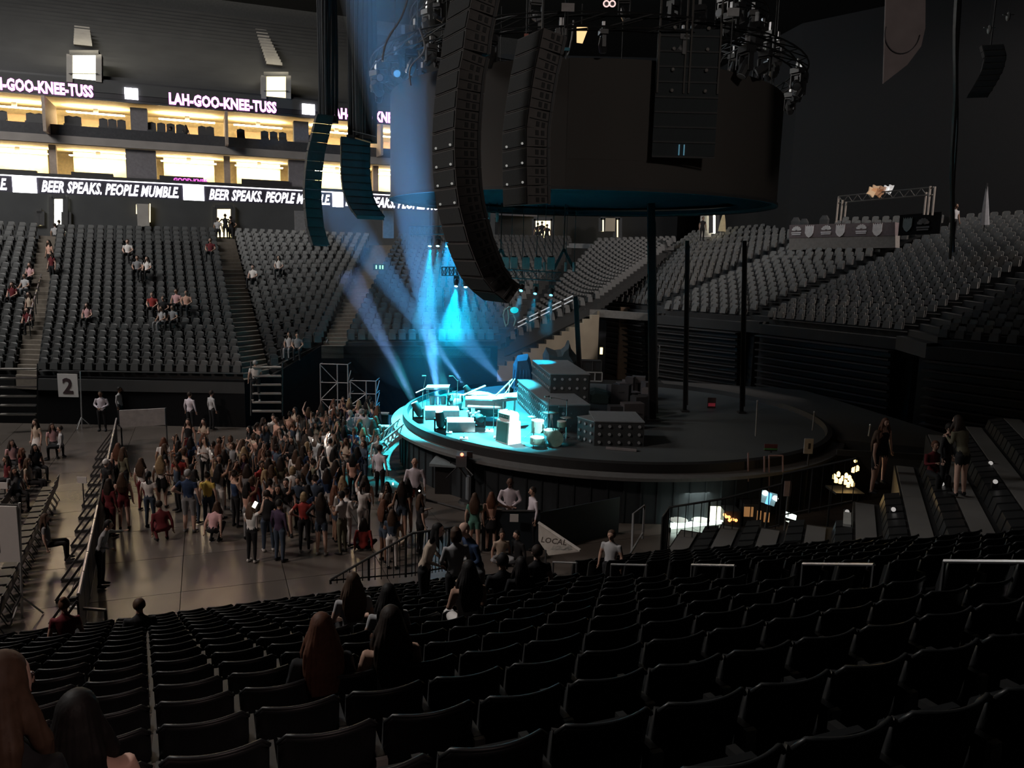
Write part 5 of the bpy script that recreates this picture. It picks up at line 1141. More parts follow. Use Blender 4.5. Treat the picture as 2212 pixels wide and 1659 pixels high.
for i, (x, y, lab) in enumerate([(1719, 478, 'dim grey chair back behind the left end of the press table'), (1737, 481, 'second dim grey chair back behind the press table'), (1781, 474, 'boxy monitor behind the press table')]):
    q = at(x, y, Y=Y0_+2.2-i*.8); t = thing('chair' if i < 2 else 'monitor', lab, 'chair' if i < 2 else 'monitor', q-Z*.5); MB().tube([q-Z*.35, q, q+Z*.25], [.3, .32, .16], 8, flat=.3, side=dv).build('backrest' if i < 2 else 'screen', DARKG, t); MB().tube([q-Z*.9, q-Z*.3], .05, 6).build('leg' if i < 2 else 'stand', DARKG, t)
for i, (x, yt, yb, Y, lab, cc) in enumerate([(1563, 457, 500, 58, 'small furled flag with yellow glints beside the white opening', (.6, .5, .3)), (2131, 400, 486, 37, 'furled pale flag standing at the right beyond the press area', (.25, .25, .27))]):
    a, b = at(x+1, yt, Y=Y), at(x-4, yb, Y=Y); t = thing('flag', lab, 'flag', b-Z*.3); MB().tube([a+Z*.1, b-Z*.3], .03, 5).build('pole', DARKG, t); MB().tube([a, a.lerp(b, .5), b], [.03, .14 if i else .2, .22 if i else .3], 7, flat=.4, side=(1, 0, 0)).build('cloth', mat('flag_%d' % i, cc, .8), t)
# ---------------------------------------------------------------- floor: signs, barricade, chairs
def sign_stand(x0, y0, x1, y1, txt, xp, yb, lab, zb_=.0):
    q = at(xp, yb, z=zb_); Y = q.y; a, b = at(x0, y1, Y=Y), at(x1, y0, Y=Y)
    t = thing('section_sign', lab, 'sign', q); w_, h_ = b.x-a.x, b.z-a.z; ct = Vector(((a.x+b.x)/2, Y, (a.z+b.z)/2))
    MB().box(ct, (w_, .04, h_)).build('board', PAPER, t); tp = at(x1+6, y0-3, Y=Y+.05)
    MB().tube([q+Z*.0, Vector((q.x, Y+.03, q.z+.4)), Vector((tp.x, Y+.05, tp.z+.05))], .03, 6).build('pole', ALU, t)
    MB().bar(Vector((ct.x-w_/2, Y+.05, tp.z)), Vector((tp.x, Y+.05, tp.z)), .03).build('top_arm', DARKG, t)
    for j in range(3): an = -PI/2+j*2.1; MB().tube([q+Z*.5, q+Vector((math.cos(an)*.4, math.sin(an)*.4, .02))], .02, 5).build('tripod_leg', ALU, t)
    return t, ct, w_, h_
t, c, w_, h_ = sign_stand(127, 808, 167, 857, '2', 177, 925, 'white sign with a dark number 2 on a tall metal stand')
o = words3d('2', c+Vector((0, -.03, -h_*.33)), h_*.92, mat('sign_ink', (.05, .025, .03), .7), 0, 'numeral', t, 0, .02, .005, 'CENTER')
t, c, w_, h_ = sign_stand(-40, 1094, 36, 1212, '1', 48, 1334, 'white sign with part of a dark number 1, cut by the photo\'s left edge')
o = words3d('1', c+Vector((-w_*.1, -.03, -h_*.28)), h_*.8, mat('sign_ink'), 0, 'numeral', t, 0, .03, .005, 'CENTER')
a, b = at(259, 924, z=.9), at(357, 918, z=.9); t = thing('white_panel', 'plain grey-white panel hung on a frame above the back of the crowd', 'panel', Vector((a.x, a.y, 0)))
c = at(262, 887, Y=a.y); d = at(357, 882, Y=b.y)
MB().hexa([a, b, b+Z*0+Vector((0, .08, 0)), a+Vector((0, .08, 0))], [Vector((a.x, a.y, c.z)), Vector((b.x, b.y, d.z)), Vector((b.x, b.y+.08, d.z)), Vector((a.x, a.y+.08, c.z))]).build('board', mat('panel_grey', (.40, .38, .38), .7), t)
for q in (a, b): MB().tube([Vector((q.x, q.y+.1, 0)), Vector((q.x, q.y+.1, c.z))], .03, 5).build('leg', DARKG, t)
# barricade along the aisle at the left: panels with sloping struts and bright top rail
t = thing('crowd_barricade', 'black crowd barricade with a bright metal top rail along the left of the crowd', 'barricade', P(-2.6, 17))
for k in range(15):
    p0, p1 = 17.0+k*1.22, 17.0+k*1.22+1.18; s0 = lerp(-2.6, -3.6, k/15); s1 = lerp(-2.6, -3.6, (k+1)/15)
    MB().hexa([P(s0, p0, .05), P(s1, p1, .05), P(s1-.04, p1, .05), P(s0-.04, p0, .05)], [P(s0, p0, 1.08), P(s1, p1, 1.08), P(s1-.04, p1, 1.08), P(s0-.04, p0, 1.08)]).build('panel', BLACK, t)
    if k not in (5, 6, 7): MB().tube([P(s0, p0, 1.12), P(s1, p1, 1.12)], .035, 6).build('top_rail', mat('rail_glint', (.6, .56, .55), .3, .5), t)
    MB().bar(P(s0-.02, p0, 1.0), P(s0-.7, p0, .05), .05).build('strut', DARKG, t); MB().bar(P(s0-.7, p0, .04), P(s0, p0, .04), .08).build('foot_plate', DARKG, t)
# barricade before the near-side crowd right end with a white notice
a, b = at(1040, 1190, z=0), at(1165, 1190, z=0); t = thing('crowd_barricade', 'black waist-high barricade with a white paper notice in front of two ushers', 'barricade', a)
MB().hexa([a, b, b+Vector((0, .06, 0)), a+Vector((0, .06, 0))], [a+Z*1.12, b+Z*1.12, b+Vector((0, .06, 1.12)), a+Vector((0, .06, 1.12))]).build('panel', mat('barrier_navy', (.012, .02, .028), .6), t)
MB().tube([a+Z*1.15, b+Z*1.15], .03, 6).build('top_rail', DARKG, t); q0 = at(1101, 1127, Y=a.y-.1); q1 = at(1120, 1111, Y=a.y-.1); MB().box((q0+q1)/2, (q1.x-q0.x, .02, q1.z-q0.z)).build('paper_notice', PAPER, t)
c = b+Vector((2.4, 1.6, 0)); MB().hexa([b, c, c+Vector((0, .06, 0)), b+Vector((0, .06, 0))], [b+Z*1.1, c+Z*1.1, c+Vector((0, .06, 1.1)), b+Vector((0, .06, 1.1))]).build('side_panel', mat('barrier_navy'), t)
# folded white table board with printed word at the right of it
pts = [at(1163, 1128, Y=19.3), at(1253, 1188, Y=18.6), at(1252, 1192, Y=18.6), at(1185, 1200, Y=18.9), at(1163, 1168, Y=19.3)]
t = thing('advertising_board', 'triangular corner of a pale board with faint dark lettering, right of the barricade', 'board', Vector((pts[0].x, pts[0].y, 0))); MB().prism(pts, (.02, .08, 0)).build('board', mat('board_pale', (.34, .31, .28), .8), t)
MB().bar(pts[0]+Vector((0, -.02, 0)), pts[1]+Vector((0, -.02, 0)), .05).build('edge_trim', mat('edge_pale', (.6, .56, .53), .6), t)
q = at(1172, 1158, Y=18.9); words3d('LOCAL', q+Vector((-.05, -.1, -.12)), .2, mat('ink_dim', (.13, .11, .10), .8), -.28, 'lettering', t, .2, .005, .004); MB().tube([q+Vector((.1, .1, -.4)), Vector((q.x+.1, q.y+.1, 0))], .03, 5).build('leg', DARKG, t)
# black railing before the near floor (vertical bars)
def railing(label, tops, bots, n, name='railing', rr=.012, mt=BLACK):
    t = thing(name, label, 'railing', bots[0]); m_ = len(tops)-1
    MB().tube(tops, .028, 6).build('top_rail', mt, t)
    for k in range(n+1):
        u = k/n*m_; i = min(m_-1, int(u)); f = u-i; a = tops[i].lerp(tops[i+1], f); b = bots[i].lerp(bots[i+1], f); MB().tube([b, a], rr if k % 6 else .03, 5).build('bar', mt, t)
    MB().tube([b_+Z*.08 for b_ in bots], .02, 5).build('lower_rail', mt, t)
tops = [at(714, 1252, p=17.0), at(890, 1152, p=17.0), at(985, 1138, p=17.0)]; bots = [Vector((q.x, q.y, q.z-h_)) for q, h_ in zip(tops, (.1, 1.05, 1.05))]
railing('black barred stair railing rising right in front of the standing crowd', tops, bots, 26)
tops = [at(1432, 1116, Y=19.5), at(1446, 1096, Y=19.5), at(1560, 1078, Y=19.3), at(1690, 1045, Y=19.0), at(1692, 1024, Y=19.0), at(1850, 990, Y=18.6)]; bots = [Vector((q.x, q.y, q.z-1.15)) for q in tops]
railing('black barred railing before the lit backstage desks', tops, bots, 34)
tops = [at(1365, 1190, Y=18.5), at(1368, 1110, Y=19.2), at(1392, 1092, Y=19.6)]; t = thing('stair_handrail', 'curved pale handrail left of the lit desks', 'handrail', tops[0]); MB().tube(tops, .03, 6).build('rail', GREY, t); MB().tube([tops[2], tops[2]-Z*.9], .03, 6).build('post', GREY, t)
a, b = at(1362, 1195, Y=18), at(1388, 1152, Y=19.4); MB().tube([a, b], .03, 6).build('lower_rail', GREY, t)
# ---------------------------------------------------------------- backstage desks
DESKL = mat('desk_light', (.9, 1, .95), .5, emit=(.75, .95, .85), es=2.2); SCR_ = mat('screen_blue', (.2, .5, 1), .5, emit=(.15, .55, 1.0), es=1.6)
def px_box(m_, x0, y0, x1, y1, Y, th=.1, mi=0):
    a, b = at(x0, y1, Y=Y), at(x1, y0, Y=Y); return m_.box(((a.x+b.x)/2, Y+th/2, (a.z+b.z)/2), (abs(b.x-a.x), th, abs(b.z-a.z)), None, mi)
a = at(1447, 1142, Y=23); t = thing('work_desk', 'brightly lit white work desk with small lamps, seen through the black railing', 'desk', Vector((a.x, 23, 0)))
A_, B_ = at(1447, 1140, Y=22.6), at(1562, 1128, Y=22.6); C_, D__ = at(1562, 1118, Y=24), at(1447, 1120, Y=24)
MB().hexa([A_-Z*.05, B_-Z*.05, C_-Z*.05, D__-Z*.05], [A_, B_, C_, D__]).build('desktop', DESKL, t)  # desktop itself emits, standing in for lamplight falling on it
for q in (A_, B_, C_, D__): MB().tube([Vector((q.x, q.y, 0)), q], .04, 5).build('leg', BLACK, t)
px_box(MB(), 1448, 1099, 1534, 1117, 24.2).build('rear_board', mat('desk_rear', (.25, .25, .22), .7), t)
for x0, x1 in ((1449, 1462), (1468, 1484), (1494, 1505), (1512, 1526)): px_box(MB(), x0, 1103, x1, 1116, 24.1, .05).build('lit_panel', mat('desk_panel_lit', (.9, .9, .75), .5, emit=(.9, .9, .7), es=.8), t)
px_box(MB(), 1534, 1096, 1562, 1126, 23.4).build('side_lightbox', mat('lightbox', (1, 1, .8), .5, emit=(.95, .95, .65), es=1.3), t)
for x in (1466, 1514): q = at(x, 1124, Y=23.1); MB().lathe(q, [(0, .02), (.28, .02), (.28, 0)], 18).build('round_tray', CREAM, t)
light('desk_lamp', 'AREA', (A_+C_)/2+Z*.9, 14, (.9, 1, .9), .8, (A_+C_)/2)
a = at(1580, 1125, Y=22.8); t = thing('indicator_rack', 'low dark rack with small orange and red indicator lamps right of the lit desk', 'rack', Vector((a.x, 22.8, 0)))
px_box(MB(), 1562, 1105, 1600, 1150, 23, .6).build('body', BLACK, t); AMB = mat('amber_lamp', (1, .5, .2), .5, emit=(1, .34, .1), es=2.5)
for x, y in ((1565, 1112), (1569, 1116), (1575, 1117), (1576, 1124), (1583, 1122), (1590, 1124)): MB().sphere(at(x, y, Y=22.9), .05, 7, 5).build('lamp', AMB, t)
t = thing('mixing_rack', 'dark rack with dim amber-lit panels behind the railing', 'rack', Vector((at(1640, 1130, Y=23).x, 23, 0))); px_box(MB(), 1604, 1090, 1665, 1150, 23.3, .6).build('body', BLACK, t); DAM = mat('dim_amber', (.5, .3, .15), .5, emit=(.6, .28, .1), es=.35)
for x0, y0, x1, y1 in ((1607, 1096, 1628, 1116), (1635, 1104, 1645, 1125), (1650, 1108, 1663, 1128)): px_box(MB(), x0, y0, x1, y1, 23.25, .04).build('lit_panel', DAM, t)
t = thing('monitor', 'blue-white glowing monitor facing up behind the railing', 'monitor', Vector((at(1662, 1080, Y=22).x, 22, 0))); q = at(1662, 1075, Y=22)
a, b, c, d = at(1642, 1084, Y=21.8), at(1672, 1094, Y=21.7), at(1680, 1070, Y=22.2), at(1648, 1061, Y=22.3)
MB().prism([a, b, c, d], (0, .06, .02)).build('screen', mat('mon_grey', (.3, .4, .42), .5, emit=(.16, .3, .34), es=.7), t); MB().prism([a.lerp(b, .35), a.lerp(b, .62), d.lerp(c, .6), d.lerp(c, .38)], (0, -.03, 0)).build('picture', SCR_, t)
for qq in (d.lerp(a, .15)+Vector((.06, -.05, 0)), c.lerp(b, .25)-Vector((.06, .05, 0))): MB().sphere(qq, .09, 8, 6).build('bright_patch', mat('mon_white', (1, 1, 1), .5, emit=(.85, 1, 1), es=1.8), t)
MB().tube([q-Z*.2, Vector((q.x, 22.2, 0))], .04, 6).build('stand', BLACK, t)
t = thing('monitor', 'small pale-green glowing tablet right of the blue monitor', 'monitor', Vector((at(1710, 1110, Y=21.5).x, 21.6, 0)))
a, b, c, d = at(1698, 1118, Y=21.5), at(1719, 1124, Y=21.5), at(1721, 1114, Y=21.6), at(1699, 1106, Y=21.6); MB().prism([a, b, c, d], (0, .05, 0)).build('screen', DESKL, t)
a, b, c, d = at(1698, 1126, Y=21.3), at(1716, 1134, Y=21.3), at(1718, 1126, Y=21.4), at(1706, 1128, Y=21.4); MB().prism([a, b, c, d], (0, .04, 0)).build('keyboard', mat('mon_white2', (1, 1, 1), .5, emit=(.8, .9, .8), es=.9), t); q = at(1710, 1125, Y=21.6); MB().tube([q, Vector((q.x, q.y, 0))], .04, 6).build('stand', BLACK, t)
t = thing('candle_table', 'dark table crowded with warm golden lamps and bottles behind the railing', 'table', Vector((at(1830, 1060, Y=22).x, 22, 0))); GLD = mat('gold_glow', (1, .8, .4), .5, emit=(1, .68, .26), es=2.6)
rg = random.Random(5)
a, b = at(1795, 1052, Y=22), at(1856, 1052, Y=22); MB().box((a+b)/2-Z*.1, (b.x-a.x, .8, .06)).build('table_top', BLACK, t)
for q in (a, b): MB().tube([q-Z*.1, Vector((q.x, q.y, 0))], .03, 5).build('leg', BLACK, t)
for x, y in ((1802, 1030), (1811, 1025), (1806, 1038), (1820, 1034), (1828, 1028), (1826, 1042), (1832, 1048), (1838, 1040), (1842, 1046), (1848, 1014), (1843, 1016), (1852, 1012), (1835, 1033), (1815, 1040)): q = at(x, y, Y=22); MB().tube([q-Z*.06, q+Z*.05, q+Z*.09], [.05, .05, .02], 7).build('lamp', GLD, t)
MB().sphere(at(1848, 996, Y=22), .05, 7, 5).build('lamp', GLD, t)
light('table_glow', 'POINT', at(1828, 1025, Y=21.7), 14, (1, .65, .3), .2)
# odd frames and boards at the right rear
t = thing('scaffold', 'thin reddish-grey rectangular frame behind the railing', 'frame', Vector((at(1675, 1090, Y=24).x, 24, 0))); FRM = mat('frame_red', (.25, .16, .16), .6)
for a, b in (((1661, 1060), (1661, 984)), ((1661, 984), (1691, 984)), ((1691, 984), (1691, 1020)), ((1651, 1025), (1651, 985)), ((1616, 1040), (1616, 978))): MB().tube([at(*a, Y=24), at(*b, Y=24)], .028, 5).build('tube', FRM, t)
MB().tube([Vector((at(1661, 1060, Y=24).x, 24, 0)), at(1661, 1060, Y=24)], .028, 5).build('tube', FRM, t)
for lab, x0, y0, x1, y1, Y, cc in (('white board with a dark knob mark right of the frames', 1736, 948, 1758, 980, 25, (.36, .34, .33)), ('small board with dull red and green bands above the frames', 1651, 960, 1680, 974, 26, (.12, .03, .04)), ('pinkish blank board beside the railing post', 1693, 1040, 1710, 1072, 22.5, (.16, .11, .11))):
    q = at((x0+x1)/2, y1, Y=Y); t = thing('notice_board', lab, 'board', Vector((q.x, Y, 0))); px_box(MB(), x0, y0, x1, y1, Y, .04).build('board', mat('nb%d' % x0, cc, .7), t); MB().tube([Vector((q.x, Y+.05, 0)), q], .03, 5).build('post', DARKG, t)
    if x0 == 1736: px_box(MB(), 1746, 958, 1752, 970, Y-.03, .03).build('knob', BLACK, t)
    if x0 == 1651: px_box(MB(), x0, 969, x1, 972, Y-.03, .03).build('green_band', mat('band_green', (.08, .25, .08), .7), t)
for i, (x, y0, y1, Y) in enumerate([(1634, 866, 942, 28), (1757, 890, 930, 27), (1878, 918, 942, 24), (1423, 748, 815, 38)]):
    t = thing('thin_pole', ['long pale pole before the retracted seating', 'short pale pole above the white board', 'tiny pale pole left of the two girls', 'thin pale pole right of the tunnel'][i], 'pole', Vector((at(x, y1, Y=Y).x, Y, at(x, y1, Y=Y).z))); MB().tube([at(x-2, y1, Y=Y), at(x+2, y0, Y=Y)], .025, 5).build('shaft', mat('pole_pale', (.28, .27, .26), .5), t); MB().sphere(at(x+2, y0, Y=Y), .035, 6, 5).build('tip', ALU, t)
# rear black pipe-and-drape at the right edge of the backstage
# floor seats at the left: rows of black chairs beside pale walk strips
CH = mat('chair_black', (.02, .02, .022), .45); CHW = mat('chair_tag', (.5, .47, .46), .6)
def chair_meshes():
    bk_ = MB().hexa([(-.2, .17, .45), (.2, .17, .45), (.2, .2, .45), (-.2, .2, .45)], [(-.2, .24, .84), (.2, .24, .84), (.2, .27, .84), (-.2, .27, .84)])
    st = MB().hexa([(-.21, -.22, .42), (.21, -.22, .42), (.2, .2, .42), (-.2, .2, .42)], [(-.21, -.22, .46), (.21, -.22, .46), (.2, .2, .46), (-.2, .2, .46)])
    lg = MB().tube([(0, -.2, 0), (0, .0, .44)], .014, 5); l2 = MB().tube([(0, .22, 0), (0, 0, .44)], .014, 5); tg = MB().box((0, .275, .76), (.24, .012, .1))
    return bk_.mesh('backrest', CH), st.mesh('seat', CH), lg.mesh('leg', CH), l2.mesh('leg', CH), tg.mesh('tag', CHW)
cm = chair_meshes()
cr = 0
for ri, (ds, p0, p1, tagf) in enumerate([(-.95-.2, 17.2, 30, 1), (-2.3, 17.2, 32, 0), (-3.6, 18, 33, 1), (-4.9, 20, 34, 0)]):
    p = p0; j = 0
    while p < p1:
        s = -2.9-(p-17)*.045+ds-.3; q = P(s, p, .0); x, y = proj(q+Z*.8)
        if -30 < x and y < 1345 and not (p > 28 and ri == 0):
            tg_ = tagf and (p < 23.5 or ri == 2) and j % 1 == 0
            t = thing('floor_chair', 'black floor chair %s, %s from the near end, %s line from the barricade' % ('with white tag' if tg_ else 'without tag', ordn(j), ordn(ri)), 'chair', q, 'floor chairs left of the barricade')
            t.rotation_euler = (0, 0, AX-PI/2)
            for k_, me in enumerate(cm):
                if k_ == 4 and not tg_: continue
                for sx in ((-.18, .18) if k_ in (2, 3) else (0,)):
                    o = bpy.data.objects.new(me.name, me); COL.objects.link(o); o.parent = t; o.location = (sx, 0, 0)
        p += .55; j += 1
for i, (x, y, w2) in enumerate([(177, 1037, 17), (8, 1049, 14)]):
    q = at(x, y, z=.95); t = thing('paper_notice', ['white paper notice on a post left of the crowd', 'white paper notice at the left photo edge'][i], 'notice', Vector((q.x, q.y, 0))); s_ = q.y/F; MB().box(q, (w2*1.25*s_, .02, 15*s_)).build('sheet', PAPER, t); MB().tube([Vector((q.x, q.y+.03, 0)), q+Vector((0, .03, 0))], .02, 5).build('post', DARKG, t)
# white long bar at the lower left end of the barricade
a, b = at(150, 1312, z=.5), at(228, 1318, z=.5); t = thing('barricade_foot', 'pale metal bar at the near end of the barricade', 'bar', a); MB().bar(a, b, .05).build('bar', ALU, t); MB().tube([b, Vector((b.x, b.y, 0))], .03, 5).build('leg', DARKG, t)

# ================================================================ PEOPLE
def jset(legs, la, ra):
    J = {}
    hipz = .92; dy = 0
    if legs in ('stand', 'step', 'lean'): base = Vector((0, 0, .92))
    if legs == 'sit': base = Vector((0, 0, .52))
    if legs == 'floor': base = Vector((0, .05, .13))
    if legs == 'crouch': base = Vector((0, .12, .36))
    fwd = {'stand': 0, 'step': .02, 'lean': .16, 'sit': -.02, 'floor': .06, 'crouch': .22}[legs]
    off = base-Vector((0, 0, .92))
    def up(v, k=1.0): h = max(0, v[2]-.92); return Vector((v[0], v[1]-fwd*h/.5, v[2]-abs(fwd)*h*.25))+off
    J['pel'] = up((0, 0, .92)); J['wst'] = up((0, 0, 1.06)); J['ch'] = up((0, .01, 1.24)); J['sh'] = up((0, .015, 1.385)); J['nk'] = up((0, 0, 1.47)); J['hd'] = up((0, -.02, 1.60))
    A = {'down': ((.235, .02, 1.12), (.25, -.03, .88)), 'hip': ((.38, .06, 1.15), (.19, -.07, 1.02)), 'phone': ((.22, -.05, 1.13), (.09, -.27, 1.22)), 'up': ((.27, -.1, 1.58), (.19, -.15, 1.82)),
         'clasp': ((.26, .0, 1.13), (.05, -.2, 1.02)), 'back': ((.28, .1, 1.14), (.06, .16, .98)), 'reach': ((.36, -.14, 1.27), (.58, -.27, 1.20)), 'cross': ((.25, -.07, 1.15), (-.03, -.2, 1.19)), 'wave': ((.32, -.04, 1.5), (.36, -.08, 1.76)), 'lap': ((.24, -.02, 1.13), (.14, -.24, 1.03))}
    for sd, nm, ar in ((1, 'L', la), (-1, 'R', ra)):
        e, wv = A[ar]; J[nm+'sh'] = up((.165*sd, .01, 1.385)); J[nm+'el'] = up((e[0]*sd, e[1], e[2])) if e[2] > .92 else Vector((e[0]*sd, e[1], e[2]))+off
        q = Vector((wv[0]*sd, wv[1], wv[2])); J[nm+'wr'] = up(q) if q.z > .92 else q+off
        if legs in ('stand', 'lean'): k, a = (.1*sd, -.01, .49), (.11*sd, .02, .08)
        if legs == 'step': k, a = (.1*sd, -.06*sd, .49), (.12*sd, .05-.08*sd, .08)
        if legs == 'sit': k, a = (.12*sd, -.43, .52), (.12*sd, -.43, .08)
        if legs == 'floor': k, a = (.3*sd, -.32, .2), (.02*sd, -.36, .07)
        if legs == 'crouch': k, a = (.16*sd, -.28, .52), (.12*sd, .0, .08)
        J[nm+'hp'] = base+Vector((.09*sd, 0, -.02)); J[nm+'kn'] = Vector(k); J[nm+'an'] = Vector(a); J[nm+'to'] = Vector(a)+Vector((.02*sd, -.17, -.045))
    return J
_protos = {}; BODY_ = {}
def head_mesh(m_, c, mi_skin, mi_eye, mi_lip):
    o = len(m_.v); m_.sphere(c, (.076, .095, .118), 14, 12, mi_skin)
    for i in range(o, len(m_.v)):
        v = Vector(m_.v[i])-c
        if v.z < -.02: v.x *= 1+v.z*2.2; v.y *= 1+(v.z*.9 if v.y > 0 else v.z*.3)
        if v.y < -.06 and abs(v.z+.01) < .045 and abs(v.x) > .015: v.y += .008
        m_.v[i] = tuple(c+v)
    m_.prism([c+Vector((-.012, -.088, .012)), c+Vector((.012, -.088, .012)), c+Vector((.017, -.09, -.028)), c+Vector((-.017, -.09, -.028))], (0, -.018, -.006), mi_skin)
    for sd in (-1, 1):
        m_.sphere(c+Vector((.03*sd, -.083, .012)), (.013, .008, .008), 6, 5, mi_eye); m_.sphere(c+Vector((.077*sd, .005, -.005)), (.012, .02, .03), 6, 5, mi_skin)
    m_.sphere(c+Vector((0, -.085, -.052)), (.022, .01, .007), 6, 5, mi_lip)
def tubes_for(J, bottom):
    W = 1.0; T = []
    sd = (1, 0, 0)
    T.append(('torso', [J['pel']-Z*.05, J['pel']+Z*.03, J['wst'], J['ch'], J['sh']-Z*.02, J['sh']+Z*.035], [(.12, .085), (.16, .105), (.128, .088), (.158, .105), (.17, .085), (.09, .06)]))
    T.append(('neck', [J['sh'], J['nk'], J['hd']-Z*.05], [(.06, .06), (.05, .052), (.05, .052)]))
    for n in 'LR':
        T.append((n+'ua', [J[n+'sh'], J[n+'sh'].lerp(J[n+'el'], .5), J[n+'el']], [.058, .047, .04])); T.append((n+'fa', [J[n+'el'], J[n+'el'].lerp(J[n+'wr'], .35), J[n+'wr']], [.041, .04, .027]))
        d = (J[n+'wr']-J[n+'el']).normalized(); T.append((n+'hand', [J[n+'wr'], J[n+'wr']+d*.09], [(.03, .018), (.04, .018)]))
        T.append((n+'th', [J[n+'hp'], J[n+'hp'].lerp(J[n+'kn'], .45), J[n+'kn']], [.095, .08, .056])); T.append((n+'ca', [J[n+'kn'], J[n+'kn'].lerp(J[n+'an'], .35), J[n+'an']], [.056, .057, .037]))
        T.append((n+'ft', [J[n+'an']+Vector((0, .05, -.03)), J[n+'an']+Vector((0, -.03, -.03)), J[n+'to']], [(.04, .045), (.045, .045), (.04, .025)]))
    if bottom == 'skirt':
        T.append(('skirt', [J['pel']+Z*.06, J['pel']-Z*.08, J['pel'].lerp((J['Lkn']+J['Rkn'])/2, .55)], [(.15, .1), (.19, .14), (.22, .17)]))
    return T
def proto(legs, la, ra, top, bottom):
    key = (legs, la, ra, top, bottom)
    if key in _protos: return _protos[key]
    J = jset(legs, la, ra); bk = (legs, la, ra, bottom == 'skirt')
    if bk not in BODY_:
        T = tubes_for(J, bottom); m_ = MB()
        for nm, pts, rs in T: m_.tube(pts, rs, 10, 0, True, 1.0, (1, 0, 0) if abs((pts[-1]-pts[0]).normalized().x) < .8 else (0, 1, 0))
        me = m_.mesh('b', WHITE); o = bpy.data.objects.new('tmp', me); COL.objects.link(o)
        r = o.modifiers.new('r', 'REMESH'); r.mode = 'VOXEL'; r.voxel_size = .021
        s_ = o.modifiers.new('s', 'SMOOTH'); s_.iterations = 4; s_.factor = .6
        dc = o.modifiers.new('d', 'DECIMATE'); dc.ratio = .3
        dg = bpy.context.evaluated_depsgraph_get(); ev = bpy.data.meshes.new_from_object(o.evaluated_get(dg))
        bpy.data.objects.remove(o)
        vs = [v.co.copy() for v in ev.vertices]; fs = [tuple(p.vertices) for p in ev.polygons]; bpy.data.meshes.remove(ev)
        BODY_[bk] = (vs, fs, T)
    vs, fs, T = BODY_[bk]
    def region(c):
        best = None
        for nm, pts, rs in T:
            acc = 0; tot = sum((b-a).length for a, b in zip(pts, pts[1:]))
            for i in range(len(pts)-1):
                a, b = pts[i], pts[i+1]; ab = b-a; u = max(0, min(1, (c-a).dot(ab)/ab.length_squared)); q = a+ab*u
                r0 = rs[i] if not isinstance(rs[i], tuple) else sum(rs[i])/2; r1 = rs[i+1] if not isinstance(rs[i+1], tuple) else sum(rs[i+1])/2
                d = (c-q).length/lerp(r0, r1, u)
                if best is None or d < best[0]: best = (d, nm, (acc+ab.length*u)/tot)
                acc += ab.length
        return best[1], best[2]
    if 'reg' not in BODY_.get((bk, 'r'), {}):
        BODY_[(bk, 'r')] = {'reg': [region(sum((vs[i] for i in f), Vector())/len(f)) for f in fs]}
    reg = BODY_[(bk, 'r')]['reg']; mi = []
    for (nm, u) in reg:
        k = 0
        if nm == 'torso':
            k = 1
            if top == 'crop' and .1 < u < .38: k = 0
            if top == 'tank' and u > .86: k = 0
            if u < (.22 if top != 'long' else .12): k = 2
        elif nm == 'skirt': k = 2
        elif nm[1:] == 'ua': k = 1 if (top in ('tee', 'crop') and u < .55) or top == 'long' else 0
        elif nm[1:] == 'fa': k = 1 if top == 'long' and u < .93 else 0
        elif nm[1:] == 'th': k = 2 if bottom == 'pants' or (bottom == 'shorts' and u < .5) or (bottom == 'long_shorts') or (bottom == 'skirt' and u < .4) else 0
        elif nm[1:] == 'ca': k = 2 if bottom == 'pants' or (bottom == 'long_shorts' and u < .1) else 0
        elif nm[1:] == 'ft': k = 3
        mi.append(k)
    m_ = MB(); m_.v = [tuple(v) for v in vs]; m_.f = list(fs); m_.m = mi
    head_mesh(m_, J['hd'], 0, 4, 5)
    for n, sgn in (('L', 1), ('R', -1)):   # five fingers per hand
        d = (J[n+'wr']-J[n+'el']).normalized(); sdv = Vector((0, -1, 0))-d*Vector((0, -1, 0)).dot(d)
        if sdv.length < .2: sdv = Vector((sgn, 0, 0))-d*d.x*sgn
        sdv.normalize(); pn_ = d.cross(sdv)*(-sgn); b0 = J[n+'wr']+d*.085
        for fi, (o_, L) in enumerate(((.028, .068), (.009, .078), (-.01, .072), (-.027, .056))):
            a = b0+sdv*o_; m_.tube([a, a+d*L*.5+pn_*.006, a+d*L*.8+pn_*.022], [.0095, .009, .007], 5, 0)
        a = J[n+'wr']+d*.03+sdv*.03; m_.tube([a, a+d*.025+sdv*.025, a+d*.055+sdv*.03+pn_*.008], [.012, .011, .008], 5, 0)
    me = m_.mesh('person', [WHITE]*6); me.polygons.foreach_set('use_smooth', [True]*len(me.polygons))
    _protos[key] = (me, J); return _protos[key]
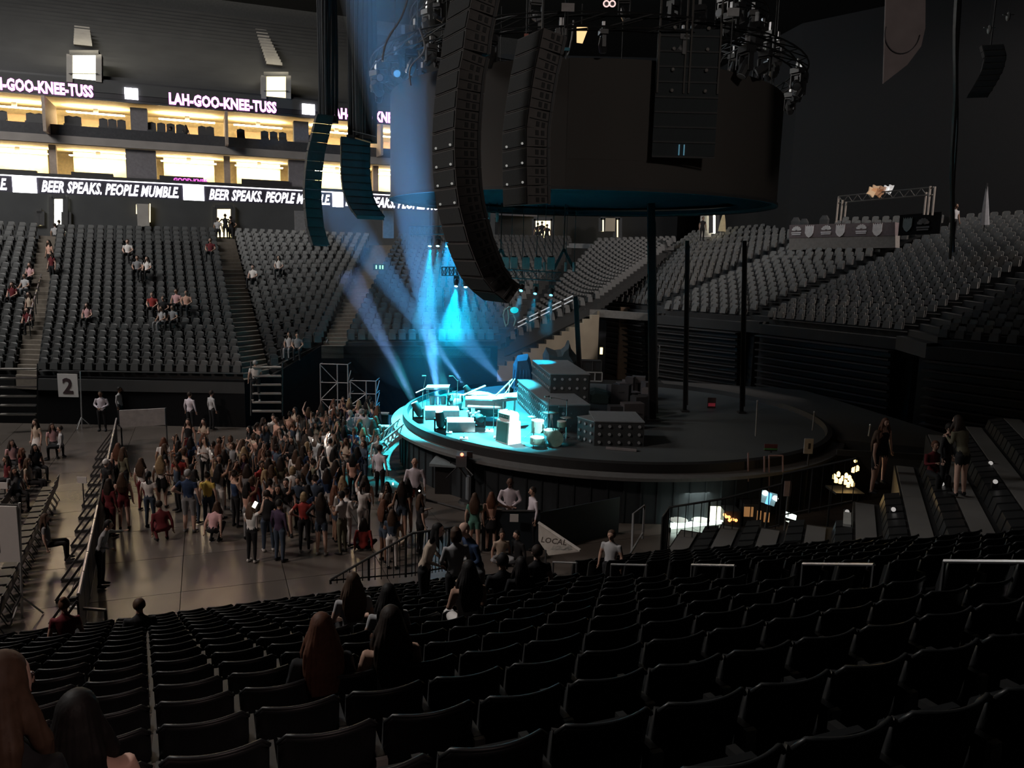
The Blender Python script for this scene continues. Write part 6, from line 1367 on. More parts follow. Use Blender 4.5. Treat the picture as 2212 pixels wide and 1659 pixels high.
def hair_mesh(style):
    m_ = MB(); o = 0
    m_.sphere((0, .014, .02), (.088, .102, .116), 16, 12)
    for i in range(len(m_.v)):
        v = Vector(m_.v[i])
        if v.y < -.03 and v.z < .065: v.y = -.035
        if v.z < -.05: v.z = -.05-(v.z+.05)*.2
        m_.v[i] = tuple(v)
    T = {'long': ([(0, .02, .05), (0, .055, -.04), (0, .085, -.13), (0, .10, -.23), (0, .105, -.36)], [(.083, .085), (.098, .075), (.125, .055), (.125, .042), (.085, .02)]),
         'longer': ([(0, .02, .05), (0, .055, -.04), (0, .09, -.14), (0, .115, -.28), (0, .12, -.46)], [(.085, .088), (.105, .08), (.15, .062), (.15, .05), (.10, .022)]),
         'bob': ([(0, .02, .07), (0, .04, -.03), (0, .05, -.13)], [(.085, .088), (.105, .085), (.085, .06)]), 'pony': ([(0, .09, .05), (0, .14, .0), (0, .14, -.12), (0, .125, -.24)], [.034, .04, .04, .016])}
    if style in T: m_.tube(*T[style], 14, side=(1, 0, 0))
    if style in ('long', 'longer'):   # locks falling over the shoulders
        for sx in (-1, 1): m_.tube([(.06*sx, .01, .02), (.095*sx, .0, -.08), (.12*sx, -.02, -.18), (.12*sx, -.04, -.27)], [.03, .035, .035, .014], 8)
    if style == 'bun': m_.sphere((0, .06, .12), .05, 10, 8)
    if style == 'cap': m_.tube([(0, -.03, .07), (0, -.15, .055)], [(.08, .02), (.06, .014)], 10, side=(1, 0, 0))
    tmp = bpy.data.objects.new('tmp', m_.mesh('h', WHITE)); COL.objects.link(tmp)
    r = tmp.modifiers.new('r', 'REMESH'); r.mode = 'VOXEL'; r.voxel_size = .0095; q_ = tmp.modifiers.new('s', 'SMOOTH'); q_.iterations = 5; q_.factor = .7
    dg = bpy.context.evaluated_depsgraph_get(); me = bpy.data.meshes.new_from_object(tmp.evaluated_get(dg)); bpy.data.objects.remove(tmp)
    for v in me.vertices:   # strand relief
        a = math.atan2(v.co.x, v.co.y+.001); k = 1+.018*math.sin(a*31+v.co.z*9)+.012*math.sin(a*57-v.co.z*14); v.co.x *= k; v.co.y = (v.co.y-.02)*k+.02
    me.name = 'hair'; me.materials.clear(); me.materials.append(WHITE); me.polygons.foreach_set('use_smooth', [True]*len(me.polygons)); return me
HAIR = {}
SK = {'pale': (.62, .40, .32), 'mid': (.46, .28, .21), 'tan': (.34, .20, .14), 'brown': (.20, .11, .075), 'dark': (.10, .055, .04)}
CL = {'white': (.72, .68, .66), 'black': (.018, .018, .02), 'grey': (.24, .24, .25), 'navy': (.025, .045, .10), 'red': (.34, .045, .04), 'maroon': (.13, .02, .025), 'yellow': (.72, .52, .12), 'orange': (.55, .2, .1), 'peach': (.62, .36, .28), 'beige': (.48, .38, .30), 'olive': (.14, .13, .09), 'denim': (.055, .075, .11), 'pink': (.6, .35, .36), 'green': (.10, .25, .2), 'lightgrey': (.42, .41, .42), 'mustard': (.5, .33, .05), 'purple': (.05, .03, .06), 'shirt': (.62, .56, .62), 'khaki': (.3, .25, .18)}
HC = {'black': (.012, .010, .010), 'dark': (.03, .02, .016), 'brown': (.07, .04, .026), 'auburn': (.12, .05, .03), 'blonde': (.30, .21, .12), 'grey': (.3, .3, .3), 'whitecap': (.7, .68, .66)}
def cmat(kind, nm):
    d = {'skin': SK, 'cloth': CL, 'hair': HC}[kind]; return mat(kind+'_'+nm, d[nm], .6 if kind == 'skin' else (.62 if kind == 'hair' else .85), noise=.4 if kind == 'hair' else .12, scale=22 if kind == 'hair' else 9, spec=.25)
EYEM = mat('eye_dark', (.03, .02, .02), .3); LIP = mat('lip', (.35, .12, .1), .5)
labels_used = set(); PEOPLE = []
def person(label, pos, face=180, legs='stand', la='down', ra='down', top='tee', bottom='pants', tc='black', bc='black', hair='long', hc='brown', skin='mid', h=1.68, shoes='black', group=None, hold=None):
    me, J = proto(legs, la, ra, top, bottom); o = bpy.data.objects.new('person', me); COL.objects.link(o)
    s_ = h/1.72; o.scale = (s_*(1.12 if bottom in ('pants', 'long_shorts') and hair in ('short', 'bald') else 1), s_, s_); o.location = pos; o.rotation_euler = (0, 0, math.radians(face))
    for i, mt in enumerate((cmat('skin', skin), cmat('cloth', tc), cmat('cloth', bc), cmat('cloth', shoes), EYEM, LIP)): o.material_slots[i].link = 'OBJECT'; o.material_slots[i].material = mt
    o['label'] = label; o['category'] = 'person'
    if group: o['group'] = group
    labels_used.add(label)
    if hair != 'bald':
        if hair not in HAIR: HAIR[hair] = hair_mesh(hair)
        hh = bpy.data.objects.new('hair', HAIR[hair]); COL.objects.link(hh); hh.parent = o; hh.location = J['hd']; hh.material_slots[0].link = 'OBJECT'; hh.material_slots[0].material = cmat('hair', hc)
    PEOPLE.append(Vector(pos)); return o, J
def headh(legs): return {'stand': 1.71, 'step': 1.71, 'lean': 1.66, 'sit': 1.31, 'floor': .9, 'crouch': 1.08}[legs]
def at_head(x, y, legs, h, z0=0.0): return at(x, y, z=z0+headh(legs)*h/1.72)
def ph(label, x, y, z0=0.0, h=1.68, legs='stand', face=180, **k):
    q = at_head(x, y, legs, h, z0); q.z = z0; return person(label, q, face, legs=legs, h=h, **k)
# --- notable people of the floor crowd (pixel of the head top)
NOT = [
 (406, 905, 'woman facing us in a black tank top at the back of the crowd', dict(face=5, top='tank', tc='black', bc='maroon', hc='dark', skin='pale'), 'woman in black tank top'),
 (440, 905, 'woman facing us in a beige tee, hands together, beside the black tank top', dict(face=-10, la='phone', ra='phone', tc='beige', bc='beige', hc='dark', skin='pale'), 'woman in beige tee'),
 (379, 940, 'woman in orange turned left, long dark hair, white paper in front of her', dict(face=-60, la='lap', ra='lap', tc='orange', bc='black', hair='longer', hc='dark', skin='mid'), 'woman in orange'),
 (441, 946, 'woman with white long sleeves facing us, hands at her face', dict(face=10, la='phone', ra='phone', top='long', tc='white', bc='black', hc='dark', skin='mid'), 'woman with white sleeves'),
 (473, 944, 'woman in a tan top facing us next to the white sleeves', dict(face=0, la='lap', ra='lap', top='tank', tc='beige', bc='black', hair='bob', hc='dark', skin='tan'), 'woman in tan top'),
 (352, 950, 'person in a loose white top leaning, behind the two dark heads', dict(face=200, legs='lean', tc='white', bc='maroon', hc='auburn', skin='tan'), 'leaning person in white'),
 (304, 990, 'woman with long brown hair over a white tee, back to us', dict(face=170, tc='white', bc='maroon', hair='longer', hc='brown', skin='pale'), 'brown-haired woman in white tee'),
 (346, 985, 'woman with long blonde hair, white tee and black skirt, back to us', dict(face=185, tc='white', bc='black', bottom='skirt', hair='longer', hc='blonde', skin='pale'), 'blonde in white tee'),
 (386, 978, 'person with big black hair in a red top and white shorts', dict(face=190, tc='red', bc='white', bottom='shorts', hair='bob', hc='black', skin='tan'), 'person in red with big hair'),
 (405, 1015, 'tall grey-haired man in a navy tee and long shorts', dict(face=175, la='hip', tc='navy', bc='grey', bottom='long_shorts', hair='short', hc='grey', skin='pale', h=1.85, shoes='grey'), 'grey-haired man in navy'),
 (320, 1019, 'woman with a black ponytail, white tee and dark jeans, back to us', dict(face=180, tc='white', bc='denim', hair='pony', hc='black', skin='mid'), 'ponytailed woman'),
 (447, 1020, 'woman in a yellow tee with a thin black bag strap', dict(face=178, tc='yellow', bc='denim', hair='bun', hc='dark', skin='pale'), 'woman in yellow tee'),
 (263, 1022, 'girl in a maroon dress with long brown hair and bare legs', dict(face=200, ra='down', top='tank', tc='maroon', bc='maroon', bottom='shorts', hair='longer', hc='brown', skin='pale'), 'girl in maroon dress'),
 (234, 1035, 'person in dark red hoodie at the left end of the crowd', dict(face=160, top='long', tc='maroon', bc='maroon', hc='dark', skin='tan'), 'dark red hoodie'),
 (228, 992, 'person with a white cap near the barricade', dict(face=150, tc='black', bc='black', hair='cap', hc='whitecap', skin='mid'), 'white cap'),
 (461, 1091, 'person crouching in a pale pink tee, back to us', dict(face=170, legs='crouch', tc='pink', bc='black', hc='brown', skin='pale'), 'crouching pink tee'),
 (347, 1088, 'person crouching in a dark red jacket between the standing legs', dict(face=220, legs='crouch', top='long', tc='maroon', bc='maroon', hair='short', hc='dark', skin='tan'), 'crouching red jacket'),
 (541, 1086, 'girl in a white tee and patterned leggings holding up a bright phone', dict(face=160, la='phone', ra='wave', tc='white', bc='black', hair='long', hc='brown', skin='pale', h=1.62, shoes='white'), 'girl with bright phone'),
 (577, 1066, 'man in a black jacket and blue jeans bending over', dict(face=200, legs='lean', la='lap', ra='lap', top='long', tc='black', bc='denim', hair='short', hc='dark', skin='mid', shoes='white'), 'bending man in jeans'),
 (602, 1080, 'person in a purple-black hoodie beside the bending man', dict(face=150, top='long', tc='purple', bc='denim', hair='short', hc='black', skin='tan'), 'purple hoodie'),
 (656, 1064, 'blonde woman in a red tee and black trousers, back to us', dict(face=190, la='hip', tc='red', bc='black', hair='bob', hc='blonde', skin='pale', shoes='white'), 'blonde in red tee'),
 (693, 1066, 'girl in a black jacket and denim shorts with bare legs', dict(face=175, la='hip', ra='phone', top='long', tc='black', bc='denim', bottom='shorts', hair='long', hc='dark', skin='pale', shoes='white', h=1.72), 'girl in denim shorts'),
 (738, 1062, 'dark-haired man in a white tee and olive trousers looking left', dict(face=250, la='phone', ra='phone', tc='white', bc='olive', hair='short', hc='black', skin='tan', h=1.74), 'man in white tee'),
 (564, 996, 'girl in a red tee with a yellow bag, facing right', dict(face=60, tc='red', bc='navy', hair='short', hc='dark', skin='mid'), 'girl with yellow bag'),
 (580, 990, 'person wrapped in a yellow top among dark-haired girls', dict(face=180, la='phone', ra='phone', top='long', tc='mustard', bc='black', hc='dark', skin='mid'), 'person in yellow wrap'),
 (632, 1008, 'blonde in a loose white blouse with a thin strap, back to us', dict(face=190, la='lap', ra='lap', top='long', tc='white', bc='black', hair='bob', hc='blonde', skin='pale'), 'blonde in white blouse'),
 (662, 1003, 'girl with dark blonde hair, black belt and white shorts', dict(face=170, la='phone', top='crop', tc='black', bc='white', bottom='shorts', hair='longer', hc='brown', skin='pale'), 'girl in white shorts'),
 (527, 966, 'dark blonde girl in a tan crop top with both hands raised', dict(face=185, la='up', ra='up', top='crop', tc='khaki', bc='black', bottom='shorts', hair='longer', hc='blonde', skin='pale'), 'girl with raised hands'),
 (484, 972, 'person in grey reaching an arm up toward the raised hands', dict(face=210, la='wave', ra='down', top='long', tc='grey', bc='black', hair='long', hc='dark', skin='mid'), 'grey reaching person'),
 (836, 1042, 'girl in a white crop top and denim shorts with long dark hair', dict(face=185, la='phone', ra='phone', top='crop', tc='white', bc='denim', bottom='shorts', hair='long', hc='black', skin='pale'), 'girl in white crop top'),
 (880, 1035, 'girl with long black hair in a red tee looking at a phone', dict(face=200, ra='phone', tc='red', bc='grey', bottom='shorts', hair='longer', hc='black', skin='mid'), 'black-haired girl in red'),
 (788, 1028, 'woman in a peach top with long brown hair, right part of the crowd', dict(face=200, la='phone', top='tank', tc='peach', bc='black', hair='longer', hc='dark', skin='pale'), 'woman in peach top'),
 (785, 1122, 'person sitting on the floor with a bright red backpack', dict(face=180, legs='floor', top='long', tc='red', bc='black', hc='dark', skin='mid'), 'red backpack'),
 (868, 1040, 'girl in a black tee and denim shorts between white crop top and red tee', dict(face=180, tc='black', bc='denim', bottom='shorts', hc='dark', skin='mid'), 'girl in black tee'),
 (908, 1068, 'girl turned right holding a white bag', dict(face=120, la='phone', top='tee', tc='black', bc='black', hc='brown', skin='pale'), 'girl with white bag'),
 (852, 1110, 'person sitting low in a tan top in front of the denim shorts', dict(face=10, legs='floor', tc='beige', bc='beige', hair='bun', hc='dark', skin='mid'), 'low sitter'),
 (606, 988, 'girl in a grey tank, white skirt', dict(face=175, ra='phone', tc='olive', bc='lightgrey', bottom='skirt', hair='long', hc='dark', skin='tan'), 'girl in light skirt'),
 (590, 896, 'woman in a white top with a dark bun at the rear of the crowd', dict(face=20, la='phone', tc='white', bc='white', hair='bun', hc='dark', skin='pale'), 'rear woman in white'),
 (665, 930, 'woman with a white shirt bending into the phone glow', dict(face=170, legs='lean', la='phone', ra='phone', tc='white', bc='black', hc='dark', skin='pale'), 'phone-glow woman'),
 (707, 925, 'person holding a glowing phone toward us near the ushers', dict(face=160, la='phone', ra='wave', tc='lightgrey', bc='grey', hair='short', hc='dark', skin='mid'), 'glowing phone holder'),
 (254, 958, 'woman with long auburn hair near the barricade, tan shoulders', dict(face=180, top='tank', tc='peach', bc='black', hair='longer', hc='auburn', skin='pale'), 'auburn woman'),
]
for x, y, lab, kw, ref in NOT:
    o, J = ph(lab, x, y, **kw); o['_r'] = ref
refs = [(o_.location.copy(), NOT[i][4]) for i, o_ in enumerate([o for o in COL.objects if o.name.startswith('person') and o.get('_r')])]
# ushers and guards
US = dict(top='long', tc='shirt', bc='black', hair='short', hc='dark', h=1.8)
for x, y, lab, kw in [(820, 962, 'usher in a pinkish shirt seen from behind, before the bright ramp', dict(face=150, hc='black', skin='mid')), (896, 990, 'bald usher in a white shirt with a lanyard, facing us before the stage', dict(face=5, hair='bald', skin='mid', h=1.9, tc='shirt')),
        (1102, 1033, 'bald usher in a pinkish white shirt, hands clasped before the stage', dict(face=0, la='clasp', ra='clasp', hair='bald', skin='dark', h=1.88)), (1152, 1053, 'dark-haired usher in a pinkish shirt turned left behind the barricade', dict(face=-70, skin='mid', h=1.78)),
        (756, 887, 'grey-haired usher in a pale shirt turned right, left of the stage', dict(face=75, la='clasp', ra='clasp', hc='grey', skin='pale')), (792, 886, 'usher whose shirt glows blue from the stage, hands behind his head', dict(face=200, la='phone', ra='down', skin='mid', tc='lightgrey')),
        (780, 884, 'usher in a pale shirt just left of the blue-lit one', dict(face=170, hc='grey', skin='pale')), (409, 847, 'usher in a white shirt standing at the black wall, above the crowd', dict(face=160, skin='mid')), (456, 844, 'slim usher in a grey shirt right of the other at the black wall', dict(face=140, skin='mid', tc='lightgrey')),
        (217, 845, 'stout usher in a pale shirt looking down, right of the number 2 sign', dict(face=5, la='clasp', ra='clasp', skin='brown', hc='black')), (257, 836, 'thin usher with a grey side stripe above the white panel', dict(face=90, skin='brown', hc='black', tc='lightgrey'))]:
    k = dict(US); k.update(kw); ph(lab, x, y, **k)
# people near the barricade, right of the crowd
ph('girl in a teal top with long brown hair left of the peach top', 1026, 1066, face=175, tc='green', bc='green', bottom='shorts', hair='longer', hc='brown', skin='pale')
ph('girl in a peach top and black skirt reaching over the barricade', 1062, 1064, face=180, la='down', ra='reach', top='long', tc='peach', bc='black', bottom='skirt', hair='long', hc='auburn', skin='pale')
ph('girl sitting on the floor in a tan top below the barricade notice', 1084, 1146, legs='floor', face=10, tc='beige', bc='grey', hair='bun', hc='dark', skin='mid')
ph('person in a black jacket sitting on the floor right of the tan top', 1119, 1147, legs='floor', face=-50, top='long', tc='black', bc='black', hair='short', hc='black', skin='pale')
ph('white-capped child standing by the barricade at the left, beige top and white skirt', 76, 906, face=-20, tc='beige', bc='white', bottom='skirt', hair='long', hc='dark', skin='pale')
ph('grey-shirted person leaning on the left barricade', 212, 1127, face=100, legs='lean', la='reach', ra='lap', top='long', tc='grey', bc='black', hair='short', hc='black', skin='mid')
ph('woman in a pink tee sitting at the left near the number 2 sign', 112, 915, legs='sit', face=60, tc='pink', bc='black', hc='dark', skin='mid')
ph('couple\'s dark-haired member with a pale sleeve, left of the number 2 stand', 128, 920, legs='sit', face=-60, top='long', tc='lightgrey', bc='black', hair='short', hc='dark', skin='mid')
ph('woman sitting among the floor chairs at the left, grey top', 98, 1110, legs='sit', face=110, tc='grey', bc='black', hc='brown', skin='pale')
for i, (x, y) in enumerate([(25, 950), (48, 968), (12, 985), (60, 990), (30, 1010), (75, 960), (90, 1120)][:6]):
    ph(['dim sitter in pink at the far left', 'dim sitter with auburn hair at the far left', 'dim sitter by the photo edge in maroon', 'dim sitter with a pale knee at the far left', 'lowest dim sitter of the far left group', 'dim sitter nearest the white skirt'][i], x, y, legs='sit', face=rnd.choice((60, 100, -40)), tc=['pink', 'maroon', 'maroon', 'beige', 'grey', 'black'][i], bc='black', hc=['dark', 'auburn', 'dark', 'brown', 'dark', 'black'][i], skin='mid')
# --- fill of the dense crowd
poly = [(555, 900), (640, 878), (720, 858), (800, 838), (822, 865), (818, 940), (760, 985), (745, 1030), (800, 1015), (870, 1030), (905, 1060), (905, 1095), (850, 1105), (780, 1080), (700, 1060), (600, 1060), (510, 1045), (420, 1015), (300, 985), (222, 985), (222, 955), (330, 935), (450, 925), (520, 930)]
def inside(x, y):
    c = False; j = len(poly)-1
    for i in range(len(poly)):
        xi, yi = poly[i]; xj, yj = poly[j]
        if (yi > y) != (yj > y) and x < (xj-xi)*(y-yi)/(yj-yi)+xi: c = not c
        j = i
    return c
rc = random.Random(21); TOPN = [('black', 13), ('white', 6), ('grey', 3), ('navy', 2), ('maroon', 2), ('beige', 3), ('peach', 2), ('lightgrey', 2), ('denim', 2), ('pink', 2), ('olive', 1), ('purple', 1)]
tops_ = [a for a, b in TOPN for _ in range(b)]
POSES = [('stand', 'down', 'down', 'arms down'), ('stand', 'phone', 'phone', 'both hands on a phone'), ('stand', 'hip', 'down', 'hand on hip'), ('stand', 'up', 'phone', 'one arm up'), ('stand', 'wave', 'wave', 'arms raised'), ('step', 'down', 'phone', 'looking at a phone'), ('stand', 'cross', 'clasp', 'arms folded')]
WEAR = [('tee', 'pants', 'trousers'), ('tee', 'shorts', 'shorts'), ('tank', 'pants', 'trousers'), ('crop', 'shorts', 'shorts'), ('long', 'pants', 'trousers')]
HN = [('long', 'brown'), ('long', 'dark'), ('longer', 'black'), ('longer', 'dark'), ('long', 'black'), ('pony', 'dark'), ('short', 'dark'), ('bun', 'dark'), ('longer', 'auburn'), ('bob', 'brown'), ('long', 'black'), ('long', 'blonde')]
HNAME = {'long': 'long', 'longer': 'very long', 'pony': 'ponytailed', 'short': 'short', 'bun': 'bunned', 'bob': 'bobbed'}
cnt = 0
for i in range(-12, 16):
    for j in range(0, 34):
        s = i*.68+rc.uniform(-.2, .2)+(.34 if j % 2 else 0); p = 17+j*.66+rc.uniform(-.2, .2); q = P(s, p, 0); x, y = proj(q+Z*1.68)
        r1, r2, r3, r4, r5 = rc.random(), rc.random(), rc.random(), rc.random(), rc.random()
        if not inside(x, y) or r1 < .06: continue
        if any((q-k).length < .5 for k in PEOPLE): continue
        if (q-Vector((SC.x, SC.y, 0))).length < SR+.5: continue
        if cnt > 150: continue
        legs, la, ra, pd = POSES[int(r2*len(POSES))]; top, bot, bn = WEAR[int(r3*len(WEAR))]; hn, hcn = HN[int(r4*len(HN))]; tc = tops_[int(r5*len(tops_))]; bc = rc.choice(['black', 'black', 'denim', 'denim', 'grey', 'white', 'black'])
        rp, rn = min(refs, key=lambda a: (a[0]-q).length); dx, dy_ = q.x-rp.x, q.y-rp.y
        dist = (rp-q).length; pre = 'right' if dist < 1.1 else 'some way'
        rel = ('right of' if dx > 0 else 'left of') if abs(dx) > abs(dy_) else ('behind' if dy_ > 0 else 'in front of')
        cands = ['%s top, %s %s hair, %s the %s' % (tc, HNAME[hn], hcn, rel, rn), '%s top, %s %s %s, %s the %s' % (tc, hcn, 'hair and', pd, rel, rn), '%s %s, %s hair, %s %s the %s' % (bc, bn, hcn, 'well' if dist > 1.2 else 'just', rel, rn)]
        lab = None
        for k_ in cands:
            k_ = 'crowd member in '+k_
            if k_ not in labels_used and len(k_.split()) <= 16: lab = k_; break
        if lab is None: continue
        face = 150+rc.uniform(-45, 45)
        if rc.random() < (.35 if y < 960 else .12): face = rc.uniform(-50, 50)
        person(lab, q, face, legs, la, ra, top, bot, tc, bc, hn, hcn, rc.choice(['pale', 'pale', 'mid', 'mid', 'tan', 'brown']), rc.uniform(1.58, 1.74)); cnt += 1
print('crowd fill', cnt)
# phones
def phone(x, y, z, lab, w_=.08, h_=.15, bright=1, tilt=.3):
    q = at(x, y, z=z); t = thing('phone', lab, 'phone', q); R_ = Matrix.Rotation(tilt, 3, 'Y'); MB().box(q, (w_, .012, h_), R_).build('case', BLACK, t)
    MB().box(q-Vector((0, .01, 0)), (w_*.9, .006, h_*.92), R_).build('screen', mat('phone_glow%d' % int(bright*10), (1, 1, .9), .3, emit=(1, 1, .85), es=3.5*bright), t)
phone(551, 1090, 1.62, 'glowing phone held up by the girl in patterned leggings', .1, .19, 1.2, .5); phone(709, 939, 1.45, 'bright tilted phone near the ushers', .09, .17, 1, .5); phone(711, 952, 1.3, 'second pale phone just under the bright tilted one', .1, .2, .25, .2)
phone(654, 1037, 1.15, 'small phone glow at the blonde\'s hand in white blouse', .1, .05, .8, 0); phone(676, 1024, 1.2, 'tiny phone glow at the right of the white shorts girl', .05, .07, .8, .3); phone(459, 980, 1.4, 'tiny phone spark in the middle of the crowd', .04, .05, .6, 0); phone(849, 1045, 1.5, 'tiny turquoise phone glow above the white crop top', .05, .08, .6, 0); phone(678, 951, 1.5, 'pale phone glow lighting a face near the ushers', .1, .1, .25, 0); phone(906, 1060, 1.3, 'phone spark at the red tee girl\'s hand', .05, .05, .8, .6)
for x, y, z in ((545, 1085, 1.8), (680, 945, 1.6), (705, 945, 1.6)):
    light('phone_light', 'POINT', at(x, y, z=z)-Vector((0, .3, 0)), 5, (1, .95, .85), .1)
# yellow bag, white bag, patterned prints
q = at(577, 1040, z=.95); t = thing('shoulder_bag', 'yellow shoulder bag at the red tee girl\'s side', 'bag', q); MB().sphere(q, (.1, .08, .16), 9, 7).build('pouch', cmat('cloth', 'yellow'), t); MB().tube([q+Z*.1, q+Vector((-.1, 0, .45))], .012, 4).build('strap', BLACK, t)
q = at(914, 1108, z=.85); t = thing('tote_bag', 'round white tote bag hanging from the girl turned right', 'bag', q); MB().sphere(q, (.15, .1, .18), 10, 8).build('pouch', cmat('cloth', 'lightgrey'), t); MB().tube([q+Z*.12+Vector((-.08, 0, 0)), q+Z*.32, q+Z*.12+Vector((.08, 0, 0))], .012, 4).build('strap', DARKG, t)
# --- far stand spectators
def on_plane(x, y, A0, A1, B0):
    nrm = (A1-A0).cross(B0-A0); r = ray(x, y); return EYE+r*((A0-EYE).dot(nrm)/r.dot(nrm))
pl_b = (Pz(80, 818, zb), Pz(528, 826, zb), bk(122, 508))
pl_c = (Pz(584, 815, zb), Pz(694, 752, 3.4), bk(506, 514)); pl_a = (Pz(-260, 812, zb), Pz(34, 816, zb), bk(85, 506))
FS = [(328, 632, 'b', 'spectator in a red jacket in the far stand group', 'red'), (352, 640, 'b', 'dark-clothed spectator beside the red jacket in the far stand', 'black'), (348, 662, 'b', 'pale-trousered spectator below the red jacket', 'lightgrey'), (372, 660, 'b', 'spectator in grey at the bottom right of the far stand group', 'grey'), (380, 625, 'b', 'spectator in pale pink at the top of the far stand group', 'pink'), (402, 628, 'b', 'spectator in peach at the right of the far stand group', 'peach'),
      (275, 518, 'b', 'spectator in white high in the far stand', 'white'), (296, 553, 'b', 'left one of a grey pair high in the far stand', 'grey'), (317, 555, 'b', 'right one of a grey pair high in the far stand, in white', 'white'), (187, 655, 'b', 'lone spectator in dull pink at the left of the far stand', 'pink'), (454, 515, 'b', 'spectator in maroon beside the second lit door', 'maroon'), (602, 553, 'c', 'wide spectator in white right of the second aisle', 'white'), (546, 573, 'c', 'small spectator in white nearer the second aisle', 'white'), (624, 718, 'c', 'pale-shirted spectator low in the stand near the scaffold', 'lightgrey'), (642, 720, 'c', 'companion in grey beside the low pale-shirted spectator', 'grey'),
      (105, 520, 'a2', 'person in peach walking at the top of the first aisle', 'peach'), (110, 545, 'a2', 'person in maroon walking down the first aisle', 'maroon'), (63, 568, 'a', 'spectator in pale pink left of the first aisle', 'pink'), (52, 592, 'a', 'spectator in grey left of the first aisle', 'lightgrey'), (62, 632, 'a2', 'person in beige and maroon midway down the first aisle', 'beige'), (58, 665, 'a', 'spectator in maroon beside the first aisle handrail', 'maroon'), (25, 610, 'a', 'dim spectator in maroon at the photo\'s left edge', 'maroon')]
for x, y, pl, lab, tc in FS:
    A = dict(a=pl_a, a2=pl_b, b=pl_b, c=pl_c)[pl]; lg = 'stand' if pl == 'a2' else 'sit'; hh = (1.66 if lg == 'stand' else 1.28)
    q = on_plane(x, y, A[0]+Z*hh, A[1]+Z*hh, A[2]+Z*hh); q.z -= hh
    person(lab, q, rc.uniform(-20, 20), lg, 'lap' if lg == 'sit' else 'down', 'lap' if lg == 'sit' else 'down', 'tee', 'pants', tc, 'black' if tc != 'lightgrey' else 'grey', rc.choice(['short', 'long']), 'dark', rc.choice(['pale', 'mid']), 1.7)
q = at(551, 780, p=35.2); q.z -= 1.75; person('usher in a white polo walking up the foot of the second aisle', q, 200, 'step', 'down', 'phone', 'tee', 'pants', 'white', 'black', 'short', 'grey', 'mid', 1.78, 'white')
# silhouettes in doorways and suites
for x, y, pl, lab in [(1162, 481, dict(Y=63.6), 'left one of three silhouettes in the corner doorway'), (1171, 478, dict(Y=63.5), 'tallest of three silhouettes in the corner doorway'), (1182, 484, dict(Y=63.6), 'right one of three silhouettes in the corner doorway'), (486, 462, dict(p=CW+.2), 'silhouette with spread arms in the second lit door'), (498, 467, dict(p=CW+.2), 'silhouette right of the spread-armed one'), (470, 470, dict(p=CW+.3), 'silhouette in white at the left of the second lit door'), (127, 475, dict(p=CW+.2), 'dark silhouette under the first bright door'), (118, 482, dict(p=CW+.1), 'pale-shirted silhouette under the first bright door'),
        (575, 182, dict(p=SP+.6), 'small silhouette left in the upper opening'), (588, 180, dict(p=SP+.6), 'tall silhouette in the upper opening'), (367, 272, dict(p=SP-.2), 'sitting silhouette among the upper suite chairs, left'), (401, 270, dict(p=SP-.2), 'long-haired silhouette at the upper suite rail'), (1519, 468, dict(Y=58), 'dark figure standing beside the white opening'), (2066, 440, dict(Y=40), 'dim pale-shirted figure far right near the hanging cables')]:
    q = at(x, y, **pl); q.z -= 1.72
    wh = 'pale' in lab or 'white at' in lab; person(lab, q, 180 if 'silhouette' in lab else 20, 'stand', 'hip' if 'spread' in lab else 'down', 'hip' if 'spread' in lab else 'down', 'tee', 'pants', 'lightgrey' if wh else 'black', 'black', 'long' if 'long-h' in lab else 'short', 'dark', 'tan', 1.72)
# suite chairs: dark rows on the balconies
SB = mat('suite_chair', (.03, .03, .034), .6); cb_ = MB().hexa([(-.28, -.06, 0), (.28, -.06, 0), (.28, .06, 0), (-.28, .06, 0)], [(-.26, -.04, .95), (.26, -.04, .95), (.26, .08, .95), (-.26, .08, .95)]).tube([(-.25, .02, .93), (0, .02, 1.0), (.25, .02, .93)], .05, 6).mesh('backrest', SB); cs_ = MB().hexa([(-.27, -.5, .35), (.27, -.5, .35), (.27, 0, .35), (-.27, 0, .35)], [(-.27, -.5, .45), (.27, -.5, .45), (.27, 0, .45), (-.27, 0, .45)]).mesh('seat', SB); cl_ = MB().tube([(0, -.25, 0), (0, -.25, .36)], .05, 6).mesh('leg', SB)
kk = 0
for x0, x1, y0, y1 in ((-10, 22, 256, 258), (57, 115, 259, 263), (124, 175, 264, 268), (214, 292, 272, 277), (318, 400, 280, 286), (428, 480, 288, 293), (485, 532, 292, 296), (562, 640, 300, 306), (660, 690, 305, 308)):
    n_ = max(1, int((x1-x0)/17))
    for i in range(n_):
        x = lerp(x0, x1, (i+.5)/n_); y = lerp(y0, y1, (i+.5)/n_); q = at(x, y, p=SP-.1); q.z = 15.3+.35
        if min(abs(q.dot(V)-c_) for c_ in (-14.7, -3.87, 6.93, 17.7, -9.08, 1.73)) < .75: continue
        t = thing('suite_chair', 'dark chair on the upper suite balcony, %s from the photo\'s left edge' % ordn(min(kk, 29)), 'chair', q, 'dark chairs on the upper suite balcony'); t.rotation_euler = (0, 0, AX); kk += 1
        for me in (cb_, cs_, cl_): o = bpy.data.objects.new(me.name, me); COL.objects.link(o); o.parent = t
for xx in (0, 122, 303, 483, 650):
    q = at(xx, 295, p=SP-.7); MB
struct(MB().box(P(0, SP-.55, 15.62), (60, .1, .75), AX).build('trim_5', mat('balcony_glass', (.05, .05, .055), .2)), 'dark balcony front below the suite chairs')
